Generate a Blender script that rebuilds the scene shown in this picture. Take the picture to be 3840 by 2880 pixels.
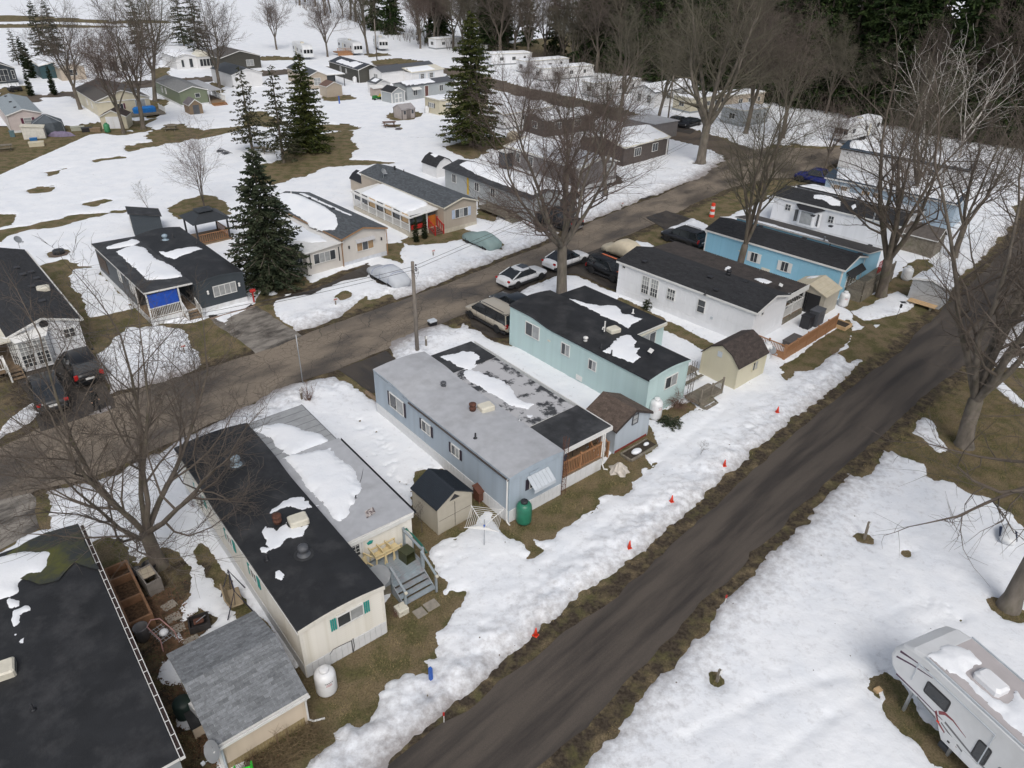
import bpy,math,random
import numpy as np
from mathutils import Matrix,Vector
from mathutils.geometry import tessellate_polygon
R=math.radians
SC=bpy.context.scene
COL=SC.collection
for _o in list(bpy.data.objects):bpy.data.objects.remove(_o)
random.seed(7)
# ------------------------------------------------------------------ camera, sky, sun, exposure
CAM_H=25.5 # the drone's height above the ground, metres
PITCH,ROLL,FPX=R(31.24),R(-1.55),2740.0
_r=np.array([1,0,0.]);_f=np.array([0,math.cos(PITCH),-math.sin(PITCH)]);_d=np.array([0,-math.sin(PITCH),-math.cos(PITCH)])
_c,_s=math.cos(ROLL),math.sin(ROLL)
CR,CD,CF=_c*_r+_s*_d,-_s*_r+_c*_d,_f
cam_data=bpy.data.cameras.new('camera');cam=bpy.data.objects.new('camera',cam_data);COL.objects.link(cam)
cam_data.sensor_fit='HORIZONTAL';cam_data.sensor_width=36;cam_data.lens=FPX/3840*36
cam_data.clip_start=0.5;cam_data.clip_end=4000
_m=Matrix.Identity(4)
for i in range(3):
 _m[i][0],_m[i][1],_m[i][2]=CR[i],-CD[i],-CF[i]
_m[2][3]=CAM_H
cam.matrix_world=_m
SC.camera=cam
SUN_EL,SUN_AZ=R(50),R(172) # azimuth clockwise from +Y
world=bpy.data.worlds.new('World');SC.world=world;world.use_nodes=True
_n=world.node_tree.nodes;_l=world.node_tree.links
_bg=_n['Background']
_sky=_n.new('ShaderNodeTexSky');_sky.sky_type='NISHITA';_sky.sun_disc=False
_sky.sun_elevation=SUN_EL;_sky.sun_rotation=SUN_AZ;_sky.air_density=1.0;_sky.dust_density=4.0;_sky.ozone_density=1.0
_hs=_n.new('ShaderNodeHueSaturation');_hs.inputs['Saturation'].default_value=0.5 # a closed white-grey cloud deck
_l.new(_sky.outputs[0],_hs.inputs['Color']);_l.new(_hs.outputs[0],_bg.inputs[0]);_bg.inputs[1].default_value=0.112
_sl=bpy.data.lights.new('sun','SUN');_sl.energy=0.9;_sl.angle=R(28);_sl.color=(1.0,0.97,0.93)
_so=bpy.data.objects.new('sun',_sl);COL.objects.link(_so)
_dir=Vector((math.sin(SUN_AZ)*math.cos(SUN_EL),math.cos(SUN_AZ)*math.cos(SUN_EL),math.sin(SUN_EL)))
_so.rotation_euler=_dir.to_track_quat('Z','Y').to_euler()
SC.view_settings.view_transform='Standard';SC.view_settings.look='None';SC.view_settings.gamma=1
SC.view_settings.exposure=0.2;SC.view_settings.use_curve_mapping=False
SC.cycles.max_bounces=5;SC.cycles.diffuse_bounces=3;SC.cycles.glossy_bounces=2;SC.cycles.transmission_bounces=2;SC.cycles.transparent_max_bounces=4
SC.cycles.use_denoising=True;SC.cycles.use_adaptive_sampling=True;SC.cycles.adaptive_threshold=0.02
# ------------------------------------------------------------------ survey: sight lines of the 2212-wide photograph met with a level plane
KS=3840/2212
def at(x,y,z=0.0):
 u,v=(x*KS-1920)/FPX,(y*KS-1440)/FPX
 d=CR*u+CD*v+CF
 t=(z-CAM_H)/d[2]
 return Vector((d[0]*t,d[1]*t,z))
def pl(pts,z=0.0):return[(p[0],p[1]) for p in(at(a,b,z) for a,b in pts)]
# ------------------------------------------------------------------ value noise in numpy
_P=np.random.RandomState(3).rand(512,512)
def vn(x,y):
 xi,yi=np.floor(x).astype(int),np.floor(y).astype(int)
 fx,fy=x-xi,y-yi
 fx,fy=fx*fx*(3-2*fx),fy*fy*(3-2*fy)
 a,b=_P[xi&511,yi&511],_P[(xi+1)&511,yi&511]
 c,d=_P[xi&511,(yi+1)&511],_P[(xi+1)&511,(yi+1)&511]
 return(a*(1-fx)+b*fx)*(1-fy)+(c*(1-fx)+d*fx)*fy-0.5
def fbm(x,y,o=4):
 s=0;a=1.0
 for k in range(o):
  s=s+a*vn(x+17.3*k,y-9.1*k);x,y=x*2.03,y*2.03;a*=0.5
 return s
def psd(poly,X,Y):
 """signed distance to a polygon, positive inside"""
 P=np.array(poly,float);Q=np.roll(P,-1,0)
 D2=np.full(X.shape,1e18);ins=np.zeros(X.shape,bool)
 for(ax,ay),(bx,by) in zip(P,Q):
  ex,ey=bx-ax,by-ay
  t=np.clip(((X-ax)*ex+(Y-ay)*ey)/max(ex*ex+ey*ey,1e-12),0,1)
  D2=np.minimum(D2,(X-ax-t*ex)**2+(Y-ay-t*ey)**2)
  if ay!=by:
   ins^=((ay>Y)!=(by>Y))&(X<(bx-ax)*(Y-ay)/(by-ay)+ax)
 return np.where(ins,1,-1)*np.sqrt(D2)
 # ------------------------------------------------------------------ materials
MATS={}
def _nt(name):
 m=bpy.data.materials.new(name);m.use_nodes=True
 return m,m.node_tree.nodes,m.node_tree.links,m.node_tree.nodes['Principled BSDF']
def mat(name,col,rough=0.6,var=0.12,scale=3.0,bump=0.0,bscale=None,metal=0.0,spec=0.5,stretch=None,dirt=None,dscale=0.8,damt=0.5,wave=None,trans=0.0):
 """plain procedural paint / timber / metal: base colour with noise variation, optional dirt streaks, bump, ribs"""
 if name in MATS:return MATS[name]
 m,n,l,b=_nt(name)
 tc=n.new('ShaderNodeTexCoord');mp=n.new('ShaderNodeMapping')
 l.new(tc.outputs['Object'],mp.inputs[0])
 if stretch:mp.inputs['Scale'].default_value=stretch
 no=n.new('ShaderNodeTexNoise');no.inputs['Scale'].default_value=scale;no.inputs['Detail'].default_value=5
 l.new(mp.outputs[0],no.inputs['Vector'])
 mx=n.new('ShaderNodeMix');mx.data_type='RGBA'
 mx.inputs[6].default_value=(*[c*(1-var) for c in col],1);mx.inputs[7].default_value=(*[min(1,c*(1+var)) for c in col],1)
 rp=n.new('ShaderNodeMapRange');rp.inputs[1].default_value=0.3;rp.inputs[2].default_value=0.7
 l.new(no.outputs['Fac'],rp.inputs[0]);l.new(rp.outputs[0],mx.inputs[0])
 out=mx.outputs[2]
 if dirt:
  n2=n.new('ShaderNodeTexNoise');n2.inputs['Scale'].default_value=dscale;n2.inputs['Detail'].default_value=7;n2.inputs['Roughness'].default_value=0.65
  if 'siding' in name or 'panel' in name or 'boards' in name:
   m2=n.new('ShaderNodeMapping');m2.inputs['Scale'].default_value=(2.2,2.2,.45);l.new(tc.outputs['Object'],m2.inputs[0]);l.new(m2.outputs[0],n2.inputs['Vector'])
  else:l.new(tc.outputs['Object'],n2.inputs['Vector'])
  r2=n.new('ShaderNodeMapRange');r2.inputs[1].default_value=0.48;r2.inputs[2].default_value=0.72;r2.inputs[4].default_value=damt
  l.new(n2.outputs['Fac'],r2.inputs[0])
  m2=n.new('ShaderNodeMix');m2.data_type='RGBA';m2.inputs[7].default_value=(*dirt,1)
  l.new(r2.outputs[0],m2.inputs[0]);l.new(out,m2.inputs[6]);out=m2.outputs[2]
 l.new(out,b.inputs['Base Color'])
 b.inputs['Roughness'].default_value=rough;b.inputs['Metallic'].default_value=metal;b.inputs['Specular IOR Level'].default_value=spec
 if bump or wave:
  bp=n.new('ShaderNodeBump');bp.inputs['Strength'].default_value=1.0;bp.inputs['Distance'].default_value=bump or 0.01
  if wave: # ribs or boards too fine to build: (axis, pitch)
   wv=n.new('ShaderNodeTexWave');wv.wave_type='BANDS';wv.bands_direction=wave[0];wv.wave_profile='SAW'
   wv.inputs['Scale'].default_value=2*math.pi/wave[1]/20*1.0;wv.inputs['Distortion'].default_value=0
   l.new(tc.outputs['Object'],wv.inputs['Vector']);l.new(wv.outputs['Fac'],bp.inputs['Height'])
  else:
   n3=n.new('ShaderNodeTexNoise');n3.inputs['Scale'].default_value=bscale or scale*4;n3.inputs['Detail'].default_value=6
   l.new(mp.outputs[0],n3.inputs['Vector']);l.new(n3.outputs['Fac'],bp.inputs['Height'])
  l.new(bp.outputs[0],b.inputs['Normal'])
 MATS[name]=m
 return m
def glass(name,col,rough=0.08):
 if name in MATS:return MATS[name]
 m,n,l,b=_nt(name)
 tc=n.new('ShaderNodeTexCoord');no=n.new('ShaderNodeTexNoise');no.inputs['Scale'].default_value=2.2;no.inputs['Detail'].default_value=2
 l.new(tc.outputs['Object'],no.inputs['Vector'])
 mx=n.new('ShaderNodeMix');mx.data_type='RGBA';mx.inputs[6].default_value=(*[c*0.6 for c in col],1);mx.inputs[7].default_value=(*[min(1,c*1.5) for c in col],1)
 l.new(no.outputs['Fac'],mx.inputs[0]);l.new(mx.outputs[2],b.inputs['Base Color'])
 b.inputs['Roughness'].default_value=rough;b.inputs['Specular IOR Level'].default_value=0.7
 MATS[name]=m
 return m
 # ------------------------------------------------------------------ mesh builder
class MB:
 def __init__(s):s.v=[];s.f=[];s.m=[];s.cur=0
 def add(s,vs,fs):
  b=len(s.v);s.v.extend(vs)
  for q in fs:s.f.append([b+i for i in q]);s.m.append(s.cur)
  return s
 def box(s,x0,y0,z0,x1,y1,z1):
  return s.add([(x0,y0,z0),(x1,y0,z0),(x1,y1,z0),(x0,y1,z0),(x0,y0,z1),(x1,y0,z1),(x1,y1,z1),(x0,y1,z1)],
  [(0,3,2,1),(4,5,6,7),(0,1,5,4),(1,2,6,5),(2,3,7,6),(3,0,4,7)])
 def bbox(s,x0,y0,z0,x1,y1,z1,b=0.02):
  """box with its upright and top edges bevelled"""
  ring=[(x0+b,y0),(x1-b,y0),(x1,y0+b),(x1,y1-b),(x1-b,y1),(x0+b,y1),(x0,y1-b),(x0,y0+b)]
  cx,cy=(x0+x1)/2,(y0+y1)/2
  ins=[(x+(b if x<cx else-b),y+(b if y<cy else-b)) for x,y in ring]
  vs=[(x,y,z0) for x,y in ring]+[(x,y,z1-b) for x,y in ring]+[(x,y,z1) for x,y in ins]
  fs=[tuple(range(7,-1,-1)),tuple(range(16,24))]
  for k in(0,8):
   fs+=[(k+i,k+(i+1)%8,k+8+(i+1)%8,k+8+i) for i in range(8)]
  return s.add(vs,fs)
 def hexa(s,p):return s.add(list(p),[(0,3,2,1),(4,5,6,7),(0,1,5,4),(1,2,6,5),(2,3,7,6),(3,0,4,7)])
 def prism(s,poly,z0,z1):
  n=len(poly);return s.add([(x,y,z0) for x,y in poly]+[(x,y,z1) for x,y in poly],
  [tuple(range(n-1,-1,-1)),tuple(range(n,2*n))]+[(i,(i+1)%n,n+(i+1)%n,n+i) for i in range(n)])
 def exty(s,prof,y0,y1):
  """profile in x,z swept along y"""
  n=len(prof);return s.add([(x,y0,z) for x,z in prof]+[(x,y1,z) for x,z in prof],
  [tuple(range(n)),tuple(range(2*n-1,n-1,-1))]+[(i,n+i,n+(i+1)%n,(i+1)%n) for i in range(n)])
 def extx(s,prof,x0,x1):
  n=len(prof);return s.add([(x0,y,z) for y,z in prof]+[(x1,y,z) for y,z in prof],
  [tuple(range(n-1,-1,-1)),tuple(range(n,2*n))]+[(i,(i+1)%n,n+(i+1)%n,n+i) for i in range(n)])
 def tube(s,path,rad,n=6,cap=True):
  path=[Vector(p) for p in path]
  if not hasattr(rad,'__len__'):rad=[rad]*len(path)
  base=len(s.v);prev=None
  for i,p in enumerate(path):
   t=(path[min(i+1,len(path)-1)]-path[max(i-1,0)])
   t=t.normalized() if t.length>1e-9 else Vector((0,0,1))
   if prev is None:prev=Vector((1,0,0)) if abs(t.x)<0.8 else Vector((0,1,0))
   a=(prev-t*prev.dot(t)).normalized();prev=a;b=t.cross(a)
   for k in range(n):
    an=2*math.pi*k/n;q=p+(a*math.cos(an)+b*math.sin(an))*rad[i]
    s.v.append((q.x,q.y,q.z))
  for i in range(len(path)-1):
   for k in range(n):
    s.f.append([base+i*n+k,base+i*n+(k+1)%n,base+(i+1)*n+(k+1)%n,base+(i+1)*n+k]);s.m.append(s.cur)
  if cap:
   s.f.append([base+k for k in range(n-1,-1,-1)]);s.m.append(s.cur)
   s.f.append([base+(len(path)-1)*n+k for k in range(n)]);s.m.append(s.cur)
  return s
 def lathe(s,prof,n=16,c=(0,0,0)):
  base=len(s.v)
  for r,z in prof:
   for k in range(n):
    an=2*math.pi*k/n;s.v.append((c[0]+r*math.cos(an),c[1]+r*math.sin(an),c[2]+z))
  for i in range(len(prof)-1):
   for k in range(n):
    s.f.append([base+i*n+k,base+i*n+(k+1)%n,base+(i+1)*n+(k+1)%n,base+(i+1)*n+k]);s.m.append(s.cur)
  s.f.append([base+k for k in range(n-1,-1,-1)]);s.m.append(s.cur)
  s.f.append([base+(len(prof)-1)*n+k for k in range(n)]);s.m.append(s.cur)
  return s
 def xf(s,M,i0=0):
  for i in range(i0,len(s.v)):
   q=M@Vector(s.v[i]);s.v[i]=(q.x,q.y,q.z)
  return s
 def mesh(s,name,mats,smooth=False):
  me=bpy.data.meshes.new(name);me.from_pydata(s.v,[],s.f)
  if not isinstance(mats,(list,tuple)):mats=[mats]
  for m in mats:me.materials.append(m)
  if len(mats)>1:me.polygons.foreach_set('material_index',s.m)
  if smooth:me.polygons.foreach_set('use_smooth',[True]*len(me.polygons))
  me.update();return me
 def build(s,name,mats,parent=None,smooth=False,loc=(0,0,0),rz=0.0):
  return put(name,s.mesh(name,mats,smooth),parent,loc,rz)
def put(name,me,parent=None,loc=(0,0,0),rz=0.0):
 o=bpy.data.objects.new(name,me);COL.objects.link(o);o.parent=parent;o.location=loc
 if rz:o.rotation_euler=(0,0,rz)
 return o
def empty(name,loc,rz=0.0,parent=None):
 o=bpy.data.objects.new(name,None);COL.objects.link(o);o.location=loc;o.rotation_euler=(0,0,rz);o.parent=parent
 o.empty_display_size=0.3;return o
def tag(o,label=None,cat=None,group=None,kind=None):
 if label:o['label']=label
 if cat:o['category']=cat
 if group:o['group']=group
 if kind:o['kind']=kind
 return o
def thing(name,loc,rz,label,cat,group=None):return tag(empty(name,loc,rz),label,cat,group)
def np_mesh(name,V,F,material,smooth=True):
 me=bpy.data.meshes.new(name);V=np.asarray(V,np.float32);F=np.asarray(F,np.int32);k=F.shape[1]
 me.vertices.add(len(V));me.vertices.foreach_set('co',V.ravel())
 me.loops.add(F.size);me.loops.foreach_set('vertex_index',F.ravel())
 me.polygons.add(len(F));me.polygons.foreach_set('loop_start',np.arange(0,F.size,k));me.polygons.foreach_set('loop_total',np.full(len(F),k))
 if smooth:me.polygons.foreach_set('use_smooth',np.ones(len(F),bool))
 me.materials.append(material);me.update(calc_edges=True);me.validate();return me
def poly_sheet(name,poly,z,material,parent=None):
 tris=tessellate_polygon([[Vector((x,y,0)) for x,y in poly]])
 me=bpy.data.meshes.new(name);me.from_pydata([(x,y,z) for x,y in poly],[],[t if(poly[t[1]][0]-poly[t[0]][0])*(poly[t[2]][1]-poly[t[0]][1])-(poly[t[1]][1]-poly[t[0]][1])*(poly[t[2]][0]-poly[t[0]][0])>0 else t[::-1] for t in tris])
 me.materials.append(material);me.update();return put(name,me,parent)
def rough_poly(poly,step=0.6,amp=0.15,seed=0):
 """a traced outline resampled with an uneven edge"""
 out=[]
 for(ax,ay),(bx,by) in zip(poly,poly[1:]+poly[:1]):
  L=math.hypot(bx-ax,by-ay);k=max(1,min(80,int(L/step)))
  for i in range(k):
   t=i/k;x,y=ax+(bx-ax)*t,ay+(by-ay)*t
   n1=float(fbm(np.array([x*0.8+seed]),np.array([y*0.8]))[0]);n2=float(fbm(np.array([x*0.8]),np.array([y*0.8+40+seed]))[0])
   out.append((x+n1*amp*2,y+n2*amp*2))
 return out
 # ------------------------------------------------------------------ ground materials
def ground_mat():
 m,n,l,b=_nt('grass_and_mud')
 tc=n.new('ShaderNodeTexCoord')
 def noise(sc,det=6,ro=0.6):
  x=n.new('ShaderNodeTexNoise');x.inputs['Scale'].default_value=sc;x.inputs['Detail'].default_value=det;x.inputs['Roughness'].default_value=ro
  l.new(tc.outputs['Object'],x.inputs['Vector']);return x.outputs['Fac']
 def rng(s,a,c,lo=0.,hi=1.):
  r=n.new('ShaderNodeMapRange');r.inputs[1].default_value=a;r.inputs[2].default_value=c;r.inputs[3].default_value=lo;r.inputs[4].default_value=hi;l.new(s,r.inputs[0]);return r.outputs[0]
 def mix(f,a,c):
  x=n.new('ShaderNodeMix');x.data_type='RGBA';l.new(f,x.inputs[0])
  for i,q in((6,a),(7,c)):
   if isinstance(q,tuple):x.inputs[i].default_value=(*q,1)
   else:l.new(q,x.inputs[i])
  return x.outputs[2]
 straw=mix(rng(noise(14),.3,.7),(0.095,0.074,0.042),(0.285,0.222,0.135))
 green=mix(rng(noise(9),.3,.7),(0.048,0.052,0.020),(0.145,0.138,0.058))
 c=mix(rng(noise(0.9,8),.42,.60,0,.85),straw,green)
 mud=mix(rng(noise(6,8),.35,.7),(0.034,0.027,0.020),(0.105,0.083,0.060))
 at_=n.new('ShaderNodeAttribute');at_.attribute_name='mud'
 ad=n.new('ShaderNodeMath');ad.operation='ADD';l.new(at_.outputs['Fac'],ad.inputs[0]);l.new(rng(noise(1.6,8),.3,.75,-.35,.35),ad.inputs[1])
 c=mix(rng(noise(55,3),.60,.72,0,.6),c,(0.05,0.034,0.022))
 c=mix(rng(ad.outputs[0],.34,.66),c,mud)
 l.new(c,b.inputs['Base Color']);b.inputs['Roughness'].default_value=0.9;b.inputs['Specular IOR Level'].default_value=0.15
 bp=n.new('ShaderNodeBump');bp.inputs['Distance'].default_value=0.06;bp.inputs['Strength'].default_value=0.9
 l.new(noise(22,8,.75),bp.inputs['Height']);l.new(bp.outputs[0],b.inputs['Normal'])
 return m
def snow_mat(name='snow',old=True):
 m,n,l,b=_nt(name)
 tc=n.new('ShaderNodeTexCoord')
 n1=n.new('ShaderNodeTexNoise');n1.inputs['Scale'].default_value=0.6;n1.inputs['Detail'].default_value=6;l.new(tc.outputs['Object'],n1.inputs['Vector'])
 mx=n.new('ShaderNodeMix');mx.data_type='RGBA';mx.inputs[6].default_value=(0.77,0.80,0.84,1);mx.inputs[7].default_value=(0.84,0.86,0.885,1)
 r=n.new('ShaderNodeMapRange');r.inputs[1].default_value=.3;r.inputs[2].default_value=.6;l.new(n1.outputs['Fac'],r.inputs[0]);l.new(r.outputs[0],mx.inputs[0])
 out=mx.outputs[2]
 if old:
  a=n.new('ShaderNodeAttribute');a.attribute_name='dirt'
  n2=n.new('ShaderNodeTexNoise');n2.inputs['Scale'].default_value=2.6;n2.inputs['Detail'].default_value=9;n2.inputs['Roughness'].default_value=.72;l.new(tc.outputs['Object'],n2.inputs['Vector'])
  s=n.new('ShaderNodeMath');s.operation='MULTIPLY_ADD';s.inputs[1].default_value=1.0;s.inputs[2].default_value=-0.62
  l.new(n2.outputs['Fac'],s.inputs[0])
  ad=n.new('ShaderNodeMath');ad.operation='ADD';l.new(a.outputs['Fac'],ad.inputs[0]);l.new(s.outputs[0],ad.inputs[1])
  r2=n.new('ShaderNodeMapRange');r2.inputs[1].default_value=0.0;r2.inputs[2].default_value=0.5;r2.inputs[4].default_value=.8;l.new(ad.outputs[0],r2.inputs[0])
  m2=n.new('ShaderNodeMix');m2.data_type='RGBA';m2.inputs[7].default_value=(0.16,0.13,0.115,1);l.new(r2.outputs[0],m2.inputs[0]);l.new(out,m2.inputs[6]);out=m2.outputs[2]
  vo=n.new('ShaderNodeTexVoronoi');vo.inputs['Scale'].default_value=1.15;l.new(tc.outputs['Object'],vo.inputs['Vector']) # leaves and twigs lying on it
  sp=n.new('ShaderNodeSeparateColor');l.new(vo.outputs['Color'],sp.inputs[0])
  th=n.new('ShaderNodeMath');th.operation='MULTIPLY';th.inputs[1].default_value=0.055;l.new(sp.outputs[0],th.inputs[0])
  lt=n.new('ShaderNodeMath');lt.operation='LESS_THAN';l.new(vo.outputs['Distance'],lt.inputs[0]);l.new(th.outputs[0],lt.inputs[1])
  m3=n.new('ShaderNodeMix');m3.data_type='RGBA';m3.inputs[7].default_value=(0.12,0.09,0.07,1);l.new(lt.outputs[0],m3.inputs[0]);l.new(out,m3.inputs[6]);out=m3.outputs[2]
 l.new(out,b.inputs['Base Color']);b.inputs['Roughness'].default_value=0.7;b.inputs['Specular IOR Level'].default_value=0.25
 bp=n.new('ShaderNodeBump');bp.inputs['Distance'].default_value=0.06;bp.inputs['Strength'].default_value=0.38
 n4=n.new('ShaderNodeTexNoise');n4.inputs['Scale'].default_value=5.5;n4.inputs['Detail'].default_value=7;n4.inputs['Roughness'].default_value=.62;l.new(tc.outputs['Object'],n4.inputs['Vector'])
 l.new(n4.outputs['Fac'],bp.inputs['Height']);l.new(bp.outputs[0],b.inputs['Normal'])
 return m
def road_mat(name,dry,dark,ang,cracks=0.0,streak=True,wet=0.3,ns=.42):
 m,n,l,b=_nt(name)
 tc=n.new('ShaderNodeTexCoord');mp=n.new('ShaderNodeMapping');mp.inputs['Rotation'].default_value=(0,0,-ang)
 m2=n.new('ShaderNodeMapping');m2.inputs['Scale'].default_value=(0.11,1.15,1) if streak else(0.35,0.8,1)
 l.new(tc.outputs['Object'],mp.inputs[0]);l.new(mp.outputs[0],m2.inputs[0])
 def noise(sc,det,src,ro=.6):
  x=n.new('ShaderNodeTexNoise');x.inputs['Scale'].default_value=sc;x.inputs['Detail'].default_value=det;x.inputs['Roughness'].default_value=ro;l.new(src,x.inputs['Vector']);return x.outputs['Fac']
 def rng(s,a,c,lo=0.,hi=1.):
  r=n.new('ShaderNodeMapRange');r.inputs[1].default_value=a;r.inputs[2].default_value=c;r.inputs[3].default_value=lo;r.inputs[4].default_value=hi;l.new(s,r.inputs[0]);return r.outputs[0]
 def mix(f,a,c):
  x=n.new('ShaderNodeMix');x.data_type='RGBA';l.new(f,x.inputs[0])
  for i,q in((6,a),(7,c)):
   if isinstance(q,tuple):x.inputs[i].default_value=(*q,1)
   else:l.new(q,x.inputs[i])
  return x.outputs[2]
 w=rng(noise(0.9 if streak else ns,8,m2.outputs[0],.62),.42,.62)
 c=mix(w,dry,dark)
 c=mix(rng(noise(38,4,tc.outputs['Object']),.35,.75,0,.45),c,(0.03,0.027,0.024))
 c=mix(rng(noise(70,2,tc.outputs['Object']),.58,.75,0,.35),c,tuple(min(1,q*1.8) for q in dry))
 h=noise(30,7,tc.outputs['Object'],.7)
 if cracks:
  vs=[]
  for sc,th in((2.0,.032),(0.45,.012)):
   v=n.new('ShaderNodeTexVoronoi');v.feature='DISTANCE_TO_EDGE';v.inputs['Scale'].default_value=sc
   jit=n.new('ShaderNodeVectorMath');jit.operation='MULTIPLY_ADD';jit.inputs[1].default_value=(.35,.35,0)
   nz=n.new('ShaderNodeTexNoise');nz.inputs['Scale'].default_value=2.5;nz.inputs['Detail'].default_value=4;l.new(tc.outputs['Object'],nz.inputs['Vector'])
   l.new(nz.outputs['Color'],jit.inputs[0]);l.new(tc.outputs['Object'],jit.inputs[2]);l.new(jit.outputs[0],v.inputs['Vector'])
   vs.append(rng(v.outputs['Distance'],0,th,1,0))
  zone=rng(noise(.33,5,tc.outputs['Object']),.42,.56)
  mm=n.new('ShaderNodeMath');mm.operation='MULTIPLY';l.new(vs[0],mm.inputs[0]);l.new(zone,mm.inputs[1])
  mxx=n.new('ShaderNodeMath');mxx.operation='MAXIMUM';l.new(mm.outputs[0],mxx.inputs[0]);l.new(vs[1],mxx.inputs[1])
  cr=n.new('ShaderNodeMath');cr.operation='MULTIPLY';cr.inputs[1].default_value=cracks;l.new(mxx.outputs[0],cr.inputs[0])
  c=mix(cr.outputs[0],c,(0.022,0.019,0.016))
 l.new(c,b.inputs['Base Color'])
 l.new(rng(w,0,1,.88,.88-wet),b.inputs['Roughness']);b.inputs['Specular IOR Level'].default_value=0.4
 bp=n.new('ShaderNodeBump');bp.inputs['Distance'].default_value=0.02;bp.inputs['Strength'].default_value=.5;l.new(h,bp.inputs['Height']);l.new(bp.outputs[0],b.inputs['Normal'])
 return m
M_GROUND=ground_mat();M_SNOW=snow_mat();M_RSNOW=snow_mat('roof_snow',False)
# ------------------------------------------------------------------ roads and drives, traced in the survey and laid as sheets
R1L=[(700,1790),(833,1659),(930,1580),(1010,1530),(1106,1456),(1316,1299),(1346,1272),(1500,1135),(1659,985),(1800,865),(1866,815),(1909,790),(2014,690),(2121,590),(2181,527),(2240,440),(2320,350)]
R1R=[(1040,1790),(1168,1659),(1266,1567),(1438,1384),(1518,1302),(1590,1232),(1659,1165),(1809,1020),(1909,937),(1996,857),(2029,830),(2104,778),(2212,665),(2300,560),(2400,430)]
R2N=[(-120,1160),(0,1100),(80,1062),(160,1042),(210,1027),(385,952),(553,868),(640,826),(733,797),(838,752),(923,710),(1008,677),(1060,640),(1106,612),(1180,576),(1260,552),(1330,520),(1420,480),(1500,440),(1580,405),(1660,385),(1720,385),(1790,360),(1850,330)]
R2F=[(-120,1020),(0,965),(100,915),(262,850),(350,828),(437,798),(553,762),(645,727),(793,675),(920,629),(1020,592),(1106,556),(1171,532),(1281,478),(1363,444),(1420,425),(1506,385),(1570,345),(1640,322),(1700,318),(1780,322),(1830,315)]
R3A=[(1590,352),(1560,335),(1500,312),(1440,298),(1400,288),(1341,262),(1281,246),(1188,226),(1106,203),(1050,186),(1000,170),(960,158)]
R3B=[(1640,325),(1590,310),(1531,290),(1456,270),(1406,259),(1341,236),(1281,222),(1188,200),(1106,182),(1050,165),(1000,154),(960,146)]
R4A=[(-60,260),(0,232),(70,222),(160,214),(275,194),(350,186),(460,177),(560,165),(700,156),(840,150),(960,158)]
R4B=[(-60,232),(0,212),(70,205),(160,198),(275,176),(350,172),(460,165),(560,154),(700,144),(840,138),(960,146)]
M_R1=road_mat('wet_dirt_asphalt',(0.098,0.082,0.068),(0.042,0.035,0.030),R(45),0,True,.3)
M_R2=road_mat('cracked_asphalt',(0.26,0.215,0.165),(0.085,0.071,0.058),R(48),.7,False,.42)
M_R3=road_mat('old_asphalt',(0.15,0.118,0.088),(0.075,0.06,0.048),R(20),0,False,.2)
M_CONC=road_mat('stained_concrete',(0.30,0.275,0.24),(0.075,0.066,0.057),R(48),.25,False,.35,1.5)
M_WET=road_mat('wet_drive',(0.075,0.064,0.054),(0.034,0.03,0.027),R(-42),.2,False,.5,1.1)
ROADS={}
def road(name,a,c,material,z,seed):
 p=rough_poly(pl(a)+pl(c)[::-1],.5,.13,seed);ROADS[name]=p
 return tag(poly_sheet(name,p,z,material),kind='structure')
road('lane',R1L,R1R,M_R1,.010,1)
road('park_road',R2N,R2F,M_R2,.012,2)
road('side_road',R3A,R3B,M_R3,.008,3)
road('rear_road',R4A,R4B,M_R3,.004,4)
DRIVES=[('concrete_drive',[(453,690),(500,676),(553,661),(600,690),(652,727),(600,748),(553,764),(515,735)],M_CONC),
('asphalt_drive',[(733,799),(835,758),(852,776),(826,800),(822,850),(800,848),(770,826)],M_WET),
('concrete_apron',[(-30,1090),(30,1075),(68,1068),(85,1142),(0,1190),(-30,1205)],M_CONC),
('wet_asphalt_drive',[(30,810),(120,760),(215,795),(250,880),(90,932),(70,880),(60,850)],M_WET),
('parking_strip',[(1010,682),(1060,642),(1180,578),(1330,524),(1345,560),(1340,632),(1306,618),(1246,592),(1206,592),(1150,614),(1110,645),(1112,730),(1060,728),(1020,705)],M_WET),
('gravel_drive',[(590,648),(663,630),(713,612),(793,572),(850,600),(890,622),(840,624),(800,600),(740,607),(713,620),(670,637)],M_WET),
('wet_car_bay',[(1395,470),(1440,500),(1530,545),(1545,500),(1500,475),(1440,455)],M_WET),
('short_drive',[(1390,432),(1320,400),(1270,410),(1250,440),(1230,500),(1160,500),(1140,470),(1230,420),(1330,375),(1430,415)],M_WET),
('far_car_bay',[(1450,282),(1430,262),(1500,240),(1530,262),(1490,290)],M_WET)]
for k,(nm,p,m_) in enumerate(DRIVES):
 q=rough_poly(pl(p),.5,.12,10+k);ROADS[nm]=q
 tag(poly_sheet(nm,q,.016+.004*k,m_),kind='structure')
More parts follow.
